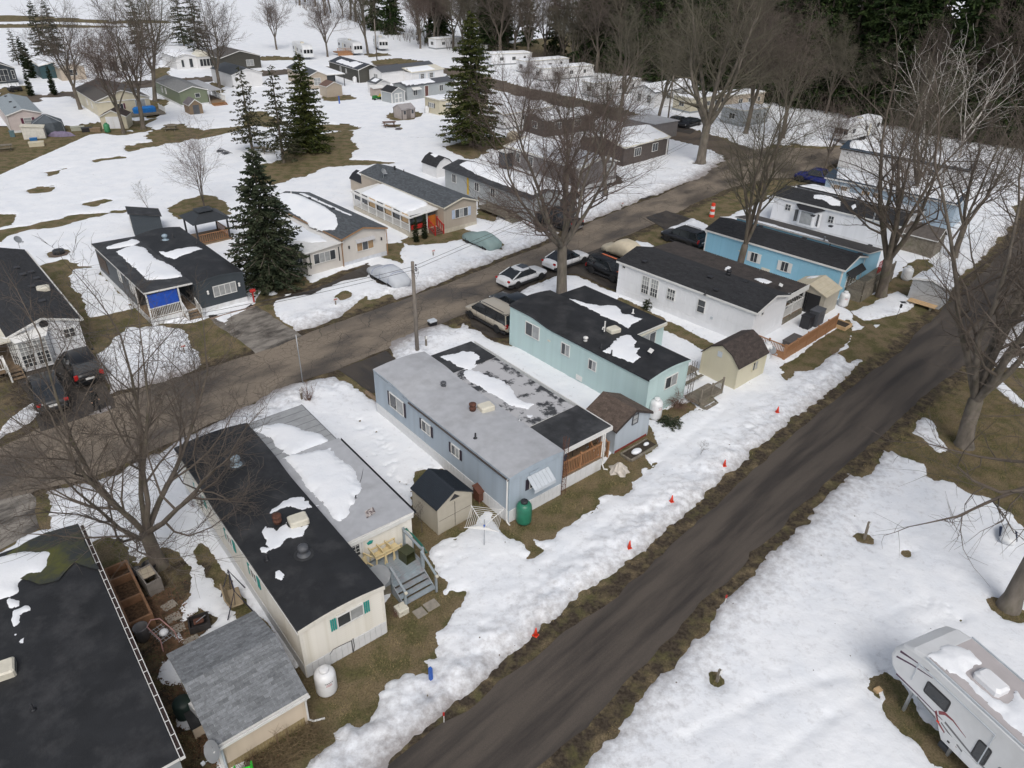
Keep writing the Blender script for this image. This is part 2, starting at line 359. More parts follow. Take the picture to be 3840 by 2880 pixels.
 # ------------------------------------------------------------------ where the snow lies: (op, outline) in order
OPS=[]
def bare(*p):OPS.append(('bare',pl(p)))
def snow(*p):OPS.append(('snow',pl(p)))
bare((760,1790),(833,1659),(858,1630),(890,1602),(925,1575),(960,1545),(1000,1507),(1050,1470),(1106,1414),(1143,1374),(1188,1336),(1213,1321),(1261,1284),(1306,1254),(1323,1244),(1411,1170),(1496,1095),(1581,1020),(1616,992),(1621,972),(1659,955),(1697,920),(1746,880),(1799,840),(1829,812),(1866,779),(1854,772),(1832,785),(1817,765),(1834,750),(1844,717),(1877,707),(1844,690),(1836,672),(1864,640),(1960,620),(2000,650),(2060,610),(2120,560),(2170,510),(2220,420),(2320,330),
(2420,430),(2212,668),(2160,735),(2130,825),(2215,885),(2400,960),(2420,1200),(2212,1140),(2194,1117),(2146,1077),(2084,1060),(2059,1042),(2009,1040),(1996,1002),(1949,985),(1924,972),(1899,992),(1889,1015),(1859,1030),(1836,1025),(1784,1067),(1746,1110),(1674,1187),(1618,1244),(1578,1289),(1546,1322),(1521,1364),(1486,1404),(1451,1439),(1401,1484),(1368,1524),(1348,1552),(1333,1587),(1296,1617),(1263,1659),(1150,1790))
snow((1984,908),(1998,902),(2029,925),(2034,945),(2051,967),(2029,984),(2010,965),(1990,948),(1971,935))
snow((1836,672),(1864,695),(1884,692),(1914,685),(1959,675),(1986,652),(1959,640),(1941,627),(1916,627),(1899,647),(1869,655))
snow((1879,700),(1905,698),(1908,705),(1890,712))
# yards of the two near homes
bare((600,1790),(653,1659),(693,1619),(723,1601),(725,1574),(753,1554),(780,1566),(815,1539),(828,1514),(820,1499),(835,1479),(865,1456),(895,1448),(923,1451),(920,1429),(938,1419),(948,1394),(945,1369),(965,1351),(983,1319),(1003,1294),(1005,1281),(973,1273),(962,1285),(965,1259),(950,1244),(938,1212),(928,1190),(943,1177),(978,1162),(1003,1150),(1028,1130),(1045,1100),(1073,1105),(1068,1125),(1085,1150),(1106,1165),(1121,1170),(1143,1192),(1138,1205),(1156,1205),(1172,1190),(1153,1167),(1171,1167),(1196,1157),(1196,1147),(1216,1140),(1243,1127),(1258,1110),(1278,1102),(1293,1082),(1288,1076),(1313,1064),(1346,1070),(1358,1055),(1356,1035),(1368,1037),(1386,1030),(1378,1010),(1403,1007),(1396,990),(1413,965),(1416,947),(1406,930),(1401,912),(1380,915),(1300,1000),(1100,1120),(1000,1010),(900,1020),(890,1110),(840,1300),(700,1400),(640,1440),(560,1360),(480,1430),(520,1500),(560,1790))
bare((430,1180),(560,1330),(600,1390),(585,1400),(530,1345),(420,1190))
bare((300,1227),(318,1205),(358,1185),(390,1192),(405,1217),(398,1244),(410,1249),(400,1294),(385,1316),(397,1326),(370,1369),(375,1386),(422,1396),(385,1414),(350,1434),(330,1470),(380,1480),(430,1520),(480,1700),(300,1790),(200,1400),(190,1180),(235,1160),(262,1165),(290,1210))
bare((398,1372),(404,1340),(432,1318),(462,1336),(452,1356),(420,1382));bare((508,1344),(545,1332),(550,1350),(528,1362),(512,1358))
snow((393,1545),(405,1533),(418,1546),(421,1558),(402,1574),(390,1566))
snow((350,1432),(362,1430),(368,1440),(360,1450))
# trunk rings, posts, trailer
def ring(x,y,r,sx=1.0):
 c=at(x,y);OPS.append(('bare',[(c.x+r*math.cos(a)*sx,c.y+r*math.sin(a)) for a in[i*math.pi/7 for i in range(14)]]))
for a in((2178,1318,.75),(1866,1164,.32),(1547,1474,.34),(1957,1198,.22),(127,548,.9),(855,1292,.01),(442,455,.8),(88,410,1.0),(925,1500,.01),(1512,354,.6),(310,280,1.6),(268,287,1.2),(853,272,.9),(860,278,.6),(338,1224,.9)):ring(*a)
bare((1877,1463),(1909,1446),(1945,1470),(1985,1545),(2090,1640),(2130,1700),(2060,1700),(2031,1659),(1974,1601),(1934,1566),(1909,1531),(1893,1500),(1882,1490))
snow((1896,1490),(1903,1488),(1910,1525),(1904,1522))
# along the park road
bare((-160,1260),(0,1190),(85,1142),(104,1142),(107,1105),(98,1060),(170,1047),(250,1027),(310,992),(347,975),(375,955),(425,930),(500,895),(553,864),(600,838),(635,828),(685,820),(725,815),(743,822),(763,829),(790,850),(830,872),(836,840),(828,800),(850,776),(838,750),(845,738),(913,710),(953,702),(990,708),(1000,698),(1040,718),(1055,732),(1106,746),(1120,700),(1106,634),(1156,615),(1206,595),(1246,595),(1306,620),(1338,636),(1350,600),(1420,590),(1500,560),(1545,530),(1560,470),(1640,440),(1680,420),(1720,400),(1780,400),(1800,380),(1900,320),(1830,310),(1780,318),(1700,314),(1640,318),(1570,342),(1506,388),(1460,402),(1390,432),(1363,442),(1281,474),(1200,508),(1171,522),(1106,548),(1090,555),(1023,582),(920,624),(855,650),(842,635),(793,652),(790,640),(755,668),(740,682),(678,708),(640,715),(615,697),(585,670),(590,648),(553,655),(500,690),(437,794),(350,826),(262,842),(220,855),(250,885),(160,905),(75,888),(65,914),(0,954),(-160,1020))
snow((1311,547),(1331,530),(1376,518),(1420,532),(1390,548),(1340,555));snow((1443,494),(1496,472),(1528,487),(1530,515),(1490,520))
bare((40,790),(120,755),(215,790),(250,870),(160,910),(75,890),(66,840))
bare((88,577),(135,561),(165,577),(225,577),(345,700),(400,700),(455,688),(500,715),(440,790),(400,712),(340,702),(270,708),(215,765),(240,835),(200,830),(120,700))
snow((150,580),(225,575),(217,592),(262,632),(292,667),(250,677),(195,687),(180,655),(172,637),(142,612))
snow((217,762),(250,740),(270,710),(325,715),(337,703),(395,708),(397,725),(437,792),(350,823),(275,837),(262,840),(240,830),(212,790))
bare((500,690),(553,655),(590,590),(640,590),(660,600),(672,612),(793,568),(815,610),(850,617),(888,622),(880,600),(800,590),(790,598),(740,605),(713,617),(670,635),(590,648),(585,672),(640,720),(560,770))
snow((578,632),(598,628),(600,634),(583,640));snow((612,636),(628,634),(626,640),(613,642))
bare((820,527),(868,525),(873,532),(866,548),(870,570),(853,562),(823,555),(818,540));bare((725,642),(735,630),(745,626),(762,632),(758,640),(745,648))
bare((1003,505),(1050,500),(1085,530),(1080,540),(1040,538),(1000,520));bare((870,520),(960,480),(1015,500),(1000,516),(960,525),(885,530))
bare((1150,470),(1230,420),(1330,372),(1345,395),(1270,410),(1245,430),(1230,500),(1165,502))
bare((1040,450),(1075,455),(1070,480),(1030,470))
# strip between homes
bare((1335,632),(1345,645),(1500,722),(1600,770),(1640,800),(1600,800),(1500,745),(1400,690),(1330,660));bare((1395,905),(1440,912),(1470,905),(1500,880),(1490,870),(1400,895))
bare((1690,795),(1790,720),(1830,690),(1840,700),(1835,735),(1800,760),(1770,790),(1740,800),(1700,800));bare((1690,810),(1710,800),(1712,812),(1698,820))
bare((1810,660),(1850,640),(1900,640),(1880,655),(1840,672));bare((1910,640),(2000,600),(2010,560),(1980,560),(1890,630))
# back lawns
bare((0,497),(60,487),(122,475),(170,462),(225,463),(175,475),(120,490),(62,498),(20,510),(0,522),(-60,530),(-60,500));bare((-60,470),(0,465),(30,468),(25,485),(0,492),(-60,500))
bare((362,457),(395,430),(437,420),(480,425),(500,465),(440,470),(385,475));bare((178,440),(225,432),(232,434),(200,445));bare((243,456),(270,455),(265,460),(245,460))
bare((105,372),(145,360),(150,364),(110,378));bare((200,345),(270,338),(275,341),(208,350))
bare((553,372),(563,368),(608,340),(640,300),(713,287),(758,282),(765,295),(758,302),(780,317),(765,332),(753,347),(728,355),(653,380),(615,395),(585,402),(556,385))
bare((553,352),(640,352),(770,344),(850,352),(700,362),(560,372))
bare((690,270),(760,272),(775,276),(740,283),(690,282))
bare((520,250),(560,240),(610,262),(590,275),(540,270));bare((400,295),(440,285),(553,252),(560,262),(500,285),(430,303))
bare((262,322),(300,310),(330,305),(318,285),(375,268),(430,282),(440,295),(400,303),(340,317),(280,327));snow((380,262),(420,258),(460,268),(530,262),(540,270),(470,280),(400,278))
bare((-40,345),(40,325),(120,312),(160,295),(230,287),(300,280),(345,250),(360,215),(330,215),(320,260),(240,262),(180,270),(110,280),(60,290),(-40,300))
snow((0,310),(40,300),(45,318),(0,325));snow((160,302),(205,288),(205,295),(165,304))
bare((955,315),(1015,301),(1055,310),(1060,332),(1010,342),(978,330));bare((1040,300),(1120,300),(1180,320),(1150,335),(1080,330))
bare((698,205),(760,205),(765,213),(720,220),(700,218));bare((870,235),(910,245),(890,260),(850,262),(840,250))
bare((0,33),(80,36),(250,47),(360,45),(360,50),(250,52),(80,46),(0,48),(-100,48),(-100,33));bare((-100,53),(0,52),(100,52),(250,57),(300,58),(250,60),(0,61),(-100,61))
bare((560,125),(600,122),(650,126),(640,130),(570,131));bare((780,118),(830,114),(850,120),(800,124));bare((800,132),(850,126),(900,130),(930,140),(860,146),(810,142))
bare((330,150),(360,145),(365,165),(345,175),(330,170));bare((460,140),(530,135),(553,145),(500,152))
for nm in('rear_road','side_road'):OPS.append(('bare',ROADS[nm]))
snow((84,212),(160,206),(172,222),(160,235),(120,235),(84,228));snow((75,185),(105,180),(118,205),(90,207),(72,195))
bare((455,180),(480,175),(485,200),(460,205));bare((0,195),(50,180),(75,205),(40,215),(0,215))
FOREST=[(-107,374),(-68,298),(-34,236),(-16,213),(2,196),(20,182),(34,166),(46,153),(58,140),(70,122),(82,112),(100,116),(125,128),(160,140),(260,260),(120,420),(-60,470)]
OPS.append(('bare',FOREST[3:-1]))
def snow_field(X,Y):
 S=np.full(X.shape,6.0)
 for op,poly in OPS:
  P=np.array(poly);x0,y0=P.min(0)-6;x1,y1=P.max(0)+6
  k=(X>x0)&(X<x1)&(Y>y0)&(Y<y1)
  if not k.any():continue
  d=psd(poly,X[k],Y[k])
  S[k]=np.minimum(S[k],-d) if op=='bare' else np.maximum(S[k],d)
 return S
def road_dist(X,Y,names):
 D=np.full(X.shape,60.0)
 for nm in names:
  P=np.array(ROADS[nm]);x0,y0=P.min(0)-8;x1,y1=P.max(0)+8
  k=(X>x0)&(X<x1)&(Y>y0)&(Y<y1)
  if k.any():D[k]=np.minimum(D[k],-psd(ROADS[nm][::2],X[k],Y[k]))
 return D
def in_view(X,Y,mrg=1.16):
 z=(Y*CF[1]-CAM_H*CF[2])+X*CF[0]
 px=(X*CR[0]+Y*CR[1]-CAM_H*CR[2])/np.maximum(z,.1)*FPX;py=(X*CD[0]+Y*CD[1]-CAM_H*CD[2])/np.maximum(z,.1)*FPX
 return(z>1)&(np.abs(px)<1920*mrg+120)&(py<1440*mrg+120)
def grid_mesh(name,x0,x1,y0,y1,st,hfun,keepfun,material,attrs=()):
 xs,ys=np.arange(x0,x1+st/2,st),np.arange(y0,y1+st/2,st)
 X,Y=np.meshgrid(xs,ys);vis=in_view(X,Y)
 idx=np.flatnonzero(vis.ravel());fx,fy=X.ravel()[idx],Y.ravel()[idx]
 Z,A=hfun(fx,fy);keep=np.zeros(X.size,bool);keep[idx]=keepfun(Z,A)
 K=keep.reshape(X.shape);c=K[:-1,:-1]&K[1:,:-1]&K[:-1,1:]&K[1:,1:]
 nx=len(xs);j,i=np.nonzero(c);a=j*nx+i;F=np.stack([a,a+1,a+nx+1,a+nx],1)
 u,inv=np.unique(F,return_inverse=True);ZZ=np.zeros(X.size);ZZ[idx]=Z;AA=np.zeros(X.size);AA[idx]=A
 return np.stack([X.ravel()[u],Y.ravel()[u],ZZ[u]],1),inv.reshape(F.shape),AA[u]
PITS=[]
_rp=random.Random(12)
for(a_,c_,n_) in(((800,930),(880,1065),46),((760,905),(830,960),20),((520,1300),(440,1420),16),((480,1310),(560,1400),10),((1370,890),(1560,880),30),((1990,1290),(2090,1340),10),((905,740),(1050,760),24),((1690,760),(1740,700),14),((300,1130),(230,1060),22),((990,1110),(960,1240),14),((1000,640),(880,690),14)):
 for i_ in range(n_):
  t_=i_/n_;p_=at(a_[0]+(c_[0]-a_[0])*t_,a_[1]+(c_[1]-a_[1])*t_);PITS.append((p_.x+_rp.gauss(0,.28),p_.y+_rp.gauss(0,.28),_rp.uniform(.09,.15),_rp.uniform(.04,.08)))
RUTS=[(at(*a_)[:2],at(*c_)[:2]) for a_,c_ in(((1905,1452),(1780,1470)),((1780,1470),(1640,1515)),((1640,1515),(1480,1600)),((1890,1500),(1790,1550)),((1790,1550),(1680,1640)),((2090,1330),(2000,1350)),((2010,1290),(1900,1340)),((1250,1130),(1420,1000)),((1180,1230),(1330,1120)),((1420,1000),(1560,890)))]
LANE_RIGHT=[(p[0]-.8,p[1]+.3) for p in pl(R1R)]+[(300,120),(300,-50),(10,-50)]
def snow_h(X,Y):
 S=snow_field(X,Y)
 e=.42*fbm(X*.9,Y*.9,5)+.22*fbm(X*3.1+5,Y*3.1,3)
 far=np.clip((np.hypot(X,Y)-90)/120,0,1)
 dd=np.hypot(X,Y);e=e+np.clip((dd-52)/45,0,1)*(1.0*fbm(X*.22+3,Y*.22,5)+.5*fbm(X*.7,Y*.7+9,3))
 Se=S+e*np.minimum(1.15,.72+.5*np.abs(S)+far)-.04
 dr=road_dist(X,Y,('lane','park_road'));bank=np.exp(-((dr-1.7)/1.5)**2)*(dr>-.5)*(psd(LANE_RIGHT,X,Y)<0)
 lump=fbm(X*1.1+31,Y*1.1,5)
 dep=.13+.06*fbm(X*.12,Y*.12,3)+bank*(.17+.24*lump)
 h=np.where(Se>0,dep*(1-np.exp(-Se/.30))+np.clip(Se,0,1)*(.035*fbm(X*.7,Y*.7,4)+.03*fbm(X*2.6,Y*2.6,3)),Se*.7)
 h=np.where(Se>0,np.maximum(h,.012*np.clip(Se/.1,0,1)),h)
 for px_,py_,r_,q_ in PITS:
  k=(np.abs(X-px_)<3*r_)&(np.abs(Y-py_)<3*r_)
  if k.any():h[k]=np.where(Se[k]>.1,h[k]-q_*np.exp(-((X[k]-px_)**2+(Y[k]-py_)**2)/r_**2),h[k])
 for(a_,c_) in RUTS:
  ex,ey=c_[0]-a_[0],c_[1]-a_[1];tt=np.clip(((X-a_[0])*ex+(Y-a_[1])*ey)/(ex*ex+ey*ey),0,1);d2=(X-a_[0]-tt*ex)**2+(Y-a_[1]-tt*ey)**2;h=np.where(Se>.1,h-.05*np.exp(-d2/.09),h)
 dirt=np.exp(-np.maximum(dr,0)/1.3)*.6+.12*np.exp(-np.clip(Se,0,9)/.25)+.05
 return h,np.clip(dirt,0,1)
GV,GF,GA=[],[],[];off=0
for(x0,x1,y0,y1,st) in((-30,34,12,46,.10),(-62,78,46,112,.24),(-190,240,112,260,.8),(-420,420,260,700,3.0)):
 V,F,A=grid_mesh('s',x0,x1,y0,y1,st,snow_h,lambda Z,A:Z>-.35,M_SNOW)
 GV.append(V);GF.append(F+off);GA.append(A);off+=len(V)
me=np_mesh('snow_cover',np.vstack(GV),np.vstack(GF),M_SNOW)
at_=me.attributes.new('dirt','FLOAT','POINT');at_.data.foreach_set('value',np.concatenate(GA).astype(np.float32))
def snow_z(p):return max(0.,float(snow_h(np.array([p[0]]),np.array([p[1]]))[0][0]))
SNOW_OBJ=tag(put('snow_cover',me),'melting snow cover over lawns, verges and fields','snow',kind='structure')
# the earth sheet under it, to the horizon
def earth_h(X,Y):
 dr=road_dist(X,Y,('lane','park_road','wet_asphalt_drive','gravel_drive','parking_strip'))
 k=psd(pl([(300,1250),(420,1240),(480,1700),(250,1700)]),X,Y)
 return np.zeros(X.shape),np.clip(np.maximum(np.exp(-np.maximum(dr-.7,0)/.8)*.64,(k>-1)*.55),0,1)
V1,F1,A1=grid_mesh('e',-62,78,8,112,.5,earth_h,lambda Z,A:Z>-1,M_GROUND)
big=2500
V2=[(-big,-300,-.02),(big,-300,-.02),(big,big,-.02),(-big,big,-.02)]
me=np_mesh('ground',np.vstack([V1,V2]),np.vstack([F1,[[len(V1),len(V1)+1,len(V1)+2,len(V1)+3]]]),M_GROUND)
at_=me.attributes.new('mud','FLOAT','POINT');at_.data.foreach_set('value',np.concatenate([A1,[.30]*4]).astype(np.float32))
tag(put('ground',me),kind='structure')
# ------------------------------------------------------------------ shared paints
M_WHITE=mat('white_trim',(.72,.72,.70),.5,.05,4,dirt=(.45,.43,.38),dscale=1.6,damt=.25)
M_CREAM=mat('cream_siding',(.74,.715,.65),.5,.05,2,stretch=(1,1,4),dirt=(.50,.46,.35),dscale=.7,damt=.5)
M_TAN=mat('tan_siding',(.60,.51,.40),.55,.05,2,dirt=(.45,.38,.28),dscale=1.1,damt=.3)
M_BLUEG=mat('blue_grey_siding',(.36,.425,.49),.5,.06,2,dirt=(.27,.31,.34),dscale=1.0,damt=.45)
M_MINT=mat('mint_siding',(.47,.605,.60),.5,.05,2,dirt=(.36,.50,.48),dscale=1.1,damt=.4)
M_SKY=mat('light_blue_siding',(.29,.55,.70),.5,.05,2,dirt=(.15,.38,.50),dscale=.9,damt=.4)
M_PALEB=mat('pale_blue_siding',(.36,.45,.53),.5,.05,2)
M_PANELW=mat('white_panel',(.78,.79,.81),.45,.04,1.5,dirt=(.50,.52,.52),dscale=.5,damt=.3)
M_SKIRT=mat('white_skirting',(.68,.69,.70),.45,.05,3,dirt=(.40,.38,.33),dscale=1.3,damt=.45)
M_CHAR=mat('charcoal_siding',(.045,.056,.066),.5,.10,2)
M_GREYS=mat('grey_siding',(.27,.29,.30),.55,.06,2)
M_PINKB=mat('pale_pink_siding',(.56,.49,.47),.55,.05,2,wave=('Z',.12))
M_CREAMF=mat('cream_boards',(.58,.53,.40),.55,.05,2,wave=('Z',.13))
M_GREENS=mat('sage_boards',(.17,.20,.13),.55,.06,2,wave=('Z',.13))
M_BROWNS=mat('dark_olive_boards',(.060,.058,.048),.55,.08,2,wave=('Z',.13))
M_GREYF=mat('grey_boards',(.36,.385,.395),.55,.06,2,wave=('Z',.2))
M_WHITEF=mat('white_boards',(.72,.72,.72),.5,.04,2,wave=('Z',.13))
M_TANF=mat('tan_boards',(.44,.375,.30),.55,.05,2,wave=('Z',.12))
M_BRICK=mat('dark_brown_boards',(.085,.068,.060),.6,.15,3,wave=('Z',.13))
M_TAUPE=mat('taupe_boards',(.20,.185,.18),.6,.1,3,wave=('Z',.13))
M_MEMB=mat('black_membrane',(.017,.018,.020),.62,.25,1.2,bump=.008,bscale=18,dirt=(.062,.062,.064),dscale=.7,damt=.7)
M_MEMB2=mat('worn_black_membrane',(.030,.031,.033),.6,.3,2.2,bump=.008,bscale=14,dirt=(.09,.092,.095),dscale=1.0,damt=.8)
M_GREYROOF=mat('weathered_grey_coating',(.42,.43,.45),.6,.08,2,dirt=(.27,.27,.275),dscale=.8,damt=.5)
def patchy(name,base,dark,s,lo,hi):
 m,n,l,b=_nt(name);tc=n.new('ShaderNodeTexCoord');no=n.new('ShaderNodeTexNoise');no.inputs['Scale'].default_value=s;no.inputs['Detail'].default_value=10;no.inputs['Roughness'].default_value=.68
 l.new(tc.outputs['Object'],no.inputs['Vector']);r=n.new('ShaderNodeMapRange');r.inputs[1].default_value=lo;r.inputs[2].default_value=hi;l.new(no.outputs['Fac'],r.inputs[0])
 mx=n.new('ShaderNodeMix');mx.data_type='RGBA';mx.inputs[6].default_value=(*base,1);mx.inputs[7].default_value=(*dark,1);l.new(r.outputs[0],mx.inputs[0]);l.new(mx.outputs[2],b.inputs['Base Color']);b.inputs['Roughness'].default_value=.6
 MATS[name]=m;return m
M_PEEL=patchy('peeling_grey_coating',(.46,.46,.47),(.05,.052,.056),.9,.50,.56)
M_PEEL2=patchy('flaking_light_coating',(.48,.48,.49),(.16,.15,.15),1.5,.60,.66)
M_MOSS=patchy('mossy_membrane',(.03,.034,.034),(.085,.088,.018),.5,.44,.60)
def shingle(name,c):return[mat(name+s,tuple(q*k for q in c),.85,.22,9,bump=.006,bscale=60) for s,k in(('_a',.80),('_b',1.),('_c',1.18))]
SH_BLACK=shingle('charcoal_shingle',(.027,.028,.031));SH_GREY=shingle('weathered_grey_shingle',(.185,.195,.205));SH_BROWN=shingle('brown_shingle',(.105,.078,.062))
SH_DBROWN=shingle('dark_brown_shingle',(.058,.045,.040));SH_SLATE=shingle('slate_grey_shingle',(.085,.095,.105));SH_TAUPE=shingle('taupe_shingle',(.11,.10,.092))
M_GL=glass('dark_glass',(.045,.05,.055));M_GLC=glass('curtained_glass',(.30,.31,.31),.15);M_GLB=glass('amber_blind_glass',(.30,.19,.09),.15);M_GLT=glass('tinted_glass',(.02,.024,.028),.05)
M_TEAL=mat('teal_shutter',(.015,.28,.25),.5,.06);M_BLACKP=mat('black_paint',(.02,.02,.023),.45,.1);M_PLUM=mat('plum_shutter',(.10,.02,.045),.5,.08)
M_WOOD=mat('weathered_deck_wood',(.23,.165,.105),.75,.22,3,stretch=(3,3,12),bump=.004);M_CEDAR=mat('cedar_wood',(.34,.175,.085),.7,.2,3,stretch=(3,3,12));M_OLDW=mat('grey_old_wood',(.20,.175,.14),.85,.25,4,dirt=(.09,.10,.045),dscale=1.5,damt=.6)
M_GREYP=mat('grey_painted_wood',(.27,.315,.34),.65,.12,5,dirt=(.30,.12,.09),dscale=3.0,damt=.35);M_PINEW=mat('fresh_pine_wood',(.58,.40,.22),.7,.15,4)
M_METAL=mat('galvanised_metal',(.42,.44,.46),.4,.12,6,metal=.6);M_RUST=mat('rusty_metal',(.11,.045,.028),.8,.35,8,dirt=(.05,.03,.025),dscale=6);M_BLACKM=mat('black_metal',(.025,.026,.03),.5,.1)
M_ALU=mat('painted_aluminium',(.52,.56,.60),.4,.06,4);M_TANKW=mat('white_tank_paint',(.75,.76,.77),.35,.04,3,dirt=(.45,.42,.38),dscale=2.5,damt=.3);M_TANKG=mat('green_tank_paint',(.025,.17,.105),.35,.1,3)
M_BEIGEP=mat('beige_plastic',(.42,.385,.315),.5,.05,3);M_OFFW=mat('offwhite_plastic',(.66,.63,.53),.5,.07,5,dirt=(.35,.30,.22),dscale=3,damt=.3);M_CHAIRY=mat('yellowed_plastic',(.66,.54,.31),.45,.08,5)
M_CANV=mat('beige_canvas',(.60,.53,.40),.8,.06,3,dirt=(.42,.35,.24),dscale=1.2,damt=.4);M_TARPB=mat('blue_tarp',(.012,.075,.42),.5,.15,4,bump=.03,bscale=3);M_BLUEPOST=mat('blue_post_paint',(.012,.09,.40),.5,.1)
M_RED=mat('red_paint',(.42,.025,.02),.5,.1);M_ORANGE=mat('orange_red_plastic',(.75,.055,.02),.45,.05);M_STONE=mat('concrete_slab',(.27,.245,.205),.9,.18,5,bump=.01)
M_TRANSL=mat('clear_corrugated_panel',(.33,.34,.345),.35,.10,3,dirt=(.22,.22,.22),dscale=1)
M_BRTRIM=mat('brown_trim',(.30,.175,.09),.55,.1);M_SLATE=mat('slate_plastic',(.085,.09,.10),.55,.1);M_GREYTARP=mat('grey_tarp',(.085,.10,.115),.75,.12,3,bump=.04,bscale=2)
MESHC={}
def cached(key,fn):
 if key not in MESHC:MESHC[key]=fn()
 return MESHC[key]
def gutter_mesh(L):return MB().add([(-.06,0,0),(.06,0,0),(.05,0,.0),(-.05,0,.0)],[])
class House:
 """local frame: x across the near end, y back along the side, walls F (y=0), L (x=0), R (x=W), B (y=Ln)"""
 def __init__(s,name,label,o,rot,W,Ln,h,kind='gable',rise=.55,ridge=.5,lift=0.,lift_y=99.,cat='mobile home',group=None,z0=0.):
  s.W,s.L,s.h,s.kind,s.rise,s.rg,s.lift,s.ly,s.rot=W,Ln,h,kind,rise,ridge,lift,lift_y,R(rot)
  s.o=Vector((o[0],o[1],z0));s.root=thing(name,s.o,s.rot,label,cat,group);s.label=label
  s.t=.10
 def loc(s,x,y,z):
  d=at(x,y,z)-s.o;c,k=math.cos(s.rot),math.sin(s.rot);return(d.x*c+d.y*k,-d.x*k+d.y*c)
 def wld(s,x,y,z=0.):
  c,k=math.cos(s.rot),math.sin(s.rot);return Vector((s.o.x+x*c-y*k,s.o.y+x*k+y*c,s.o.z+z))
 def zr(s,x,y):
  if s.kind=='flat':return s.h+s.rise*(1-min(max(x/s.W,-.1),1.1))
  h=s.h
  if s.lift:
   t=min(1,max(0,(y-s.ly)/2.4));h+=s.lift*t*t*(3-2*t)
  if s.kind=='arch':
   q=min(1,max(-1,2*x/s.W-1));return h+s.rise*(1-q*q)
  rx=s.rg*s.W
  if s.kind=='gambrel':
   q=x if x<rx else(s.W-x)*rx/(s.W-rx)
   k=.42*rx
   return h+(q/k*.62*s.rise if q<k else .62*s.rise+(q-k)/(rx-k)*.38*s.rise)
  return h+s.rise*(x/rx if x<rx else(s.W-x)/(s.W-rx))
 def prof(s):
  if s.kind=='arch':return[s.W*i/8 for i in range(9)]
  if s.kind=='flat':return[0,s.W]
  if s.kind=='gambrel':r=s.rg*s.W;return[0,.42*r,r,s.W-(s.W-r)*.42,s.W]
  return[0,s.rg*s.W,s.W]
 def walls(s,m,name='wall',drop=.03):
  xs=s.prof();ys=[0]+([s.ly+2.4*i/6 for i in range(7) if s.ly+2.4*i/6<s.L-.05] if s.lift else[])+[s.L]
  per=[(x,0) for x in xs]+[(s.W,y) for y in ys[1:]]+[(x,s.L) for x in xs[::-1][1:]]+[(0,y) for y in ys[::-1][1:-1]]
  n=len(per);b=MB()
  b.add([(x,y,0) for x,y in per]+[(x,y,s.zr(x,y)-drop) for x,y in per],[(i,(i+1)%n,n+(i+1)%n,n+i) for i in range(n)])
  s.wall=b.build(name,m,s.root);return s.wall
 def roof(s,m,ox=.12,oy=.12,t=.10,name='roof',edge=None):
  s.t=t;s.ox,s.oy=ox,oy
  xs=s.prof();xs=[-ox]+xs[1:-1]+[s.W+ox] if s.kind!='arch' else[-ox]+xs[1:-1]+[s.W+ox]
  ys=[-oy]+([s.ly+2.4*i/6 for i in range(7) if s.ly+2.4*i/6<s.L] if s.lift else[])+[s.L+oy]
  nx,ny=len(xs),len(ys);b=MB()
  top=[(x,y,s.zr(x,y)+t) for y in ys for x in xs];bot=[(x,y,s.zr(x,y)-.02) for y in ys for x in xs]
  N=nx*ny;f=[]
  for j in range(ny-1):
   for i in range(nx-1):
    a=j*nx+i;f.append((a,a+1,a+nx+1,a+nx));f.append((N+a,N+a+nx,N+a+nx+1,N+a+1))
  b.add(top+bot,f);b.cur=1 if edge else 0
  e=[i for i in range(nx)]+[j*nx+nx-1 for j in range(1,ny)]+[(ny-1)*nx+i for i in range(nx-2,-1,-1)]+[j*nx for j in range(ny-2,0,-1)]
  base=len(b.v)-2*N
  for p,q in zip(e,e[1:]+e[:1]):b.f.append([base+N+p,base+N+q,base+q,base+p]);b.m.append(b.cur)
  s.rf=b.build(name,[m,edge] if edge else m,s.root);return s.rf
 def face(s,f,a,z,out=0.):
  return{'F':((a,-out,z),0.),'L':((-out,a,z),-math.pi/2),'R':((s.W+out,a,z),math.pi/2),'B':((a,s.L+out,z),math.pi)}[f]
 def span(s,f,z):
  n=60;Ln=s.W if f in 'FB' else s.L;ok=[]
  for i in range(n+1):
   a=Ln*i/n;top=s.zr(a,0 if f=='F' else s.L) if f in 'FB' else s.zr(0 if f=='L' else s.W,a)
   if top-.02>=z:ok.append(a)
  return(ok[0],ok[-1]) if len(ok)>1 else None
 def boards(s,faces,z0,pitch,m,thick=.020,jamb=True):
  """overlapping siding boards, each its own piece of the wall"""
  for f in faces:
   k=0;z=z0
   while True:
    sp=s.span(f,z+pitch*.8)
    if not sp or sp[1]-sp[0]<.12:break
    ln=round(sp[1]-sp[0]-.02,2)
    def mk():return MB().hexa([(-ln/2,-thick,0),(ln/2,-thick,0),(ln/2,.01,0),(-ln/2,.01,0),(-ln/2,-.004,pitch*1.02),(ln/2,-.004,pitch*1.02),(ln/2,.01,pitch*1.02),(-ln/2,.01,pitch*1.02)]).mesh('siding_board',m)
    p,rz=s.face(f,(sp[0]+sp[1])/2,z);put('siding_board',cached(('sb',ln,pitch,thick,m.name),mk),s.wall,p,rz);z+=pitch;k+=1
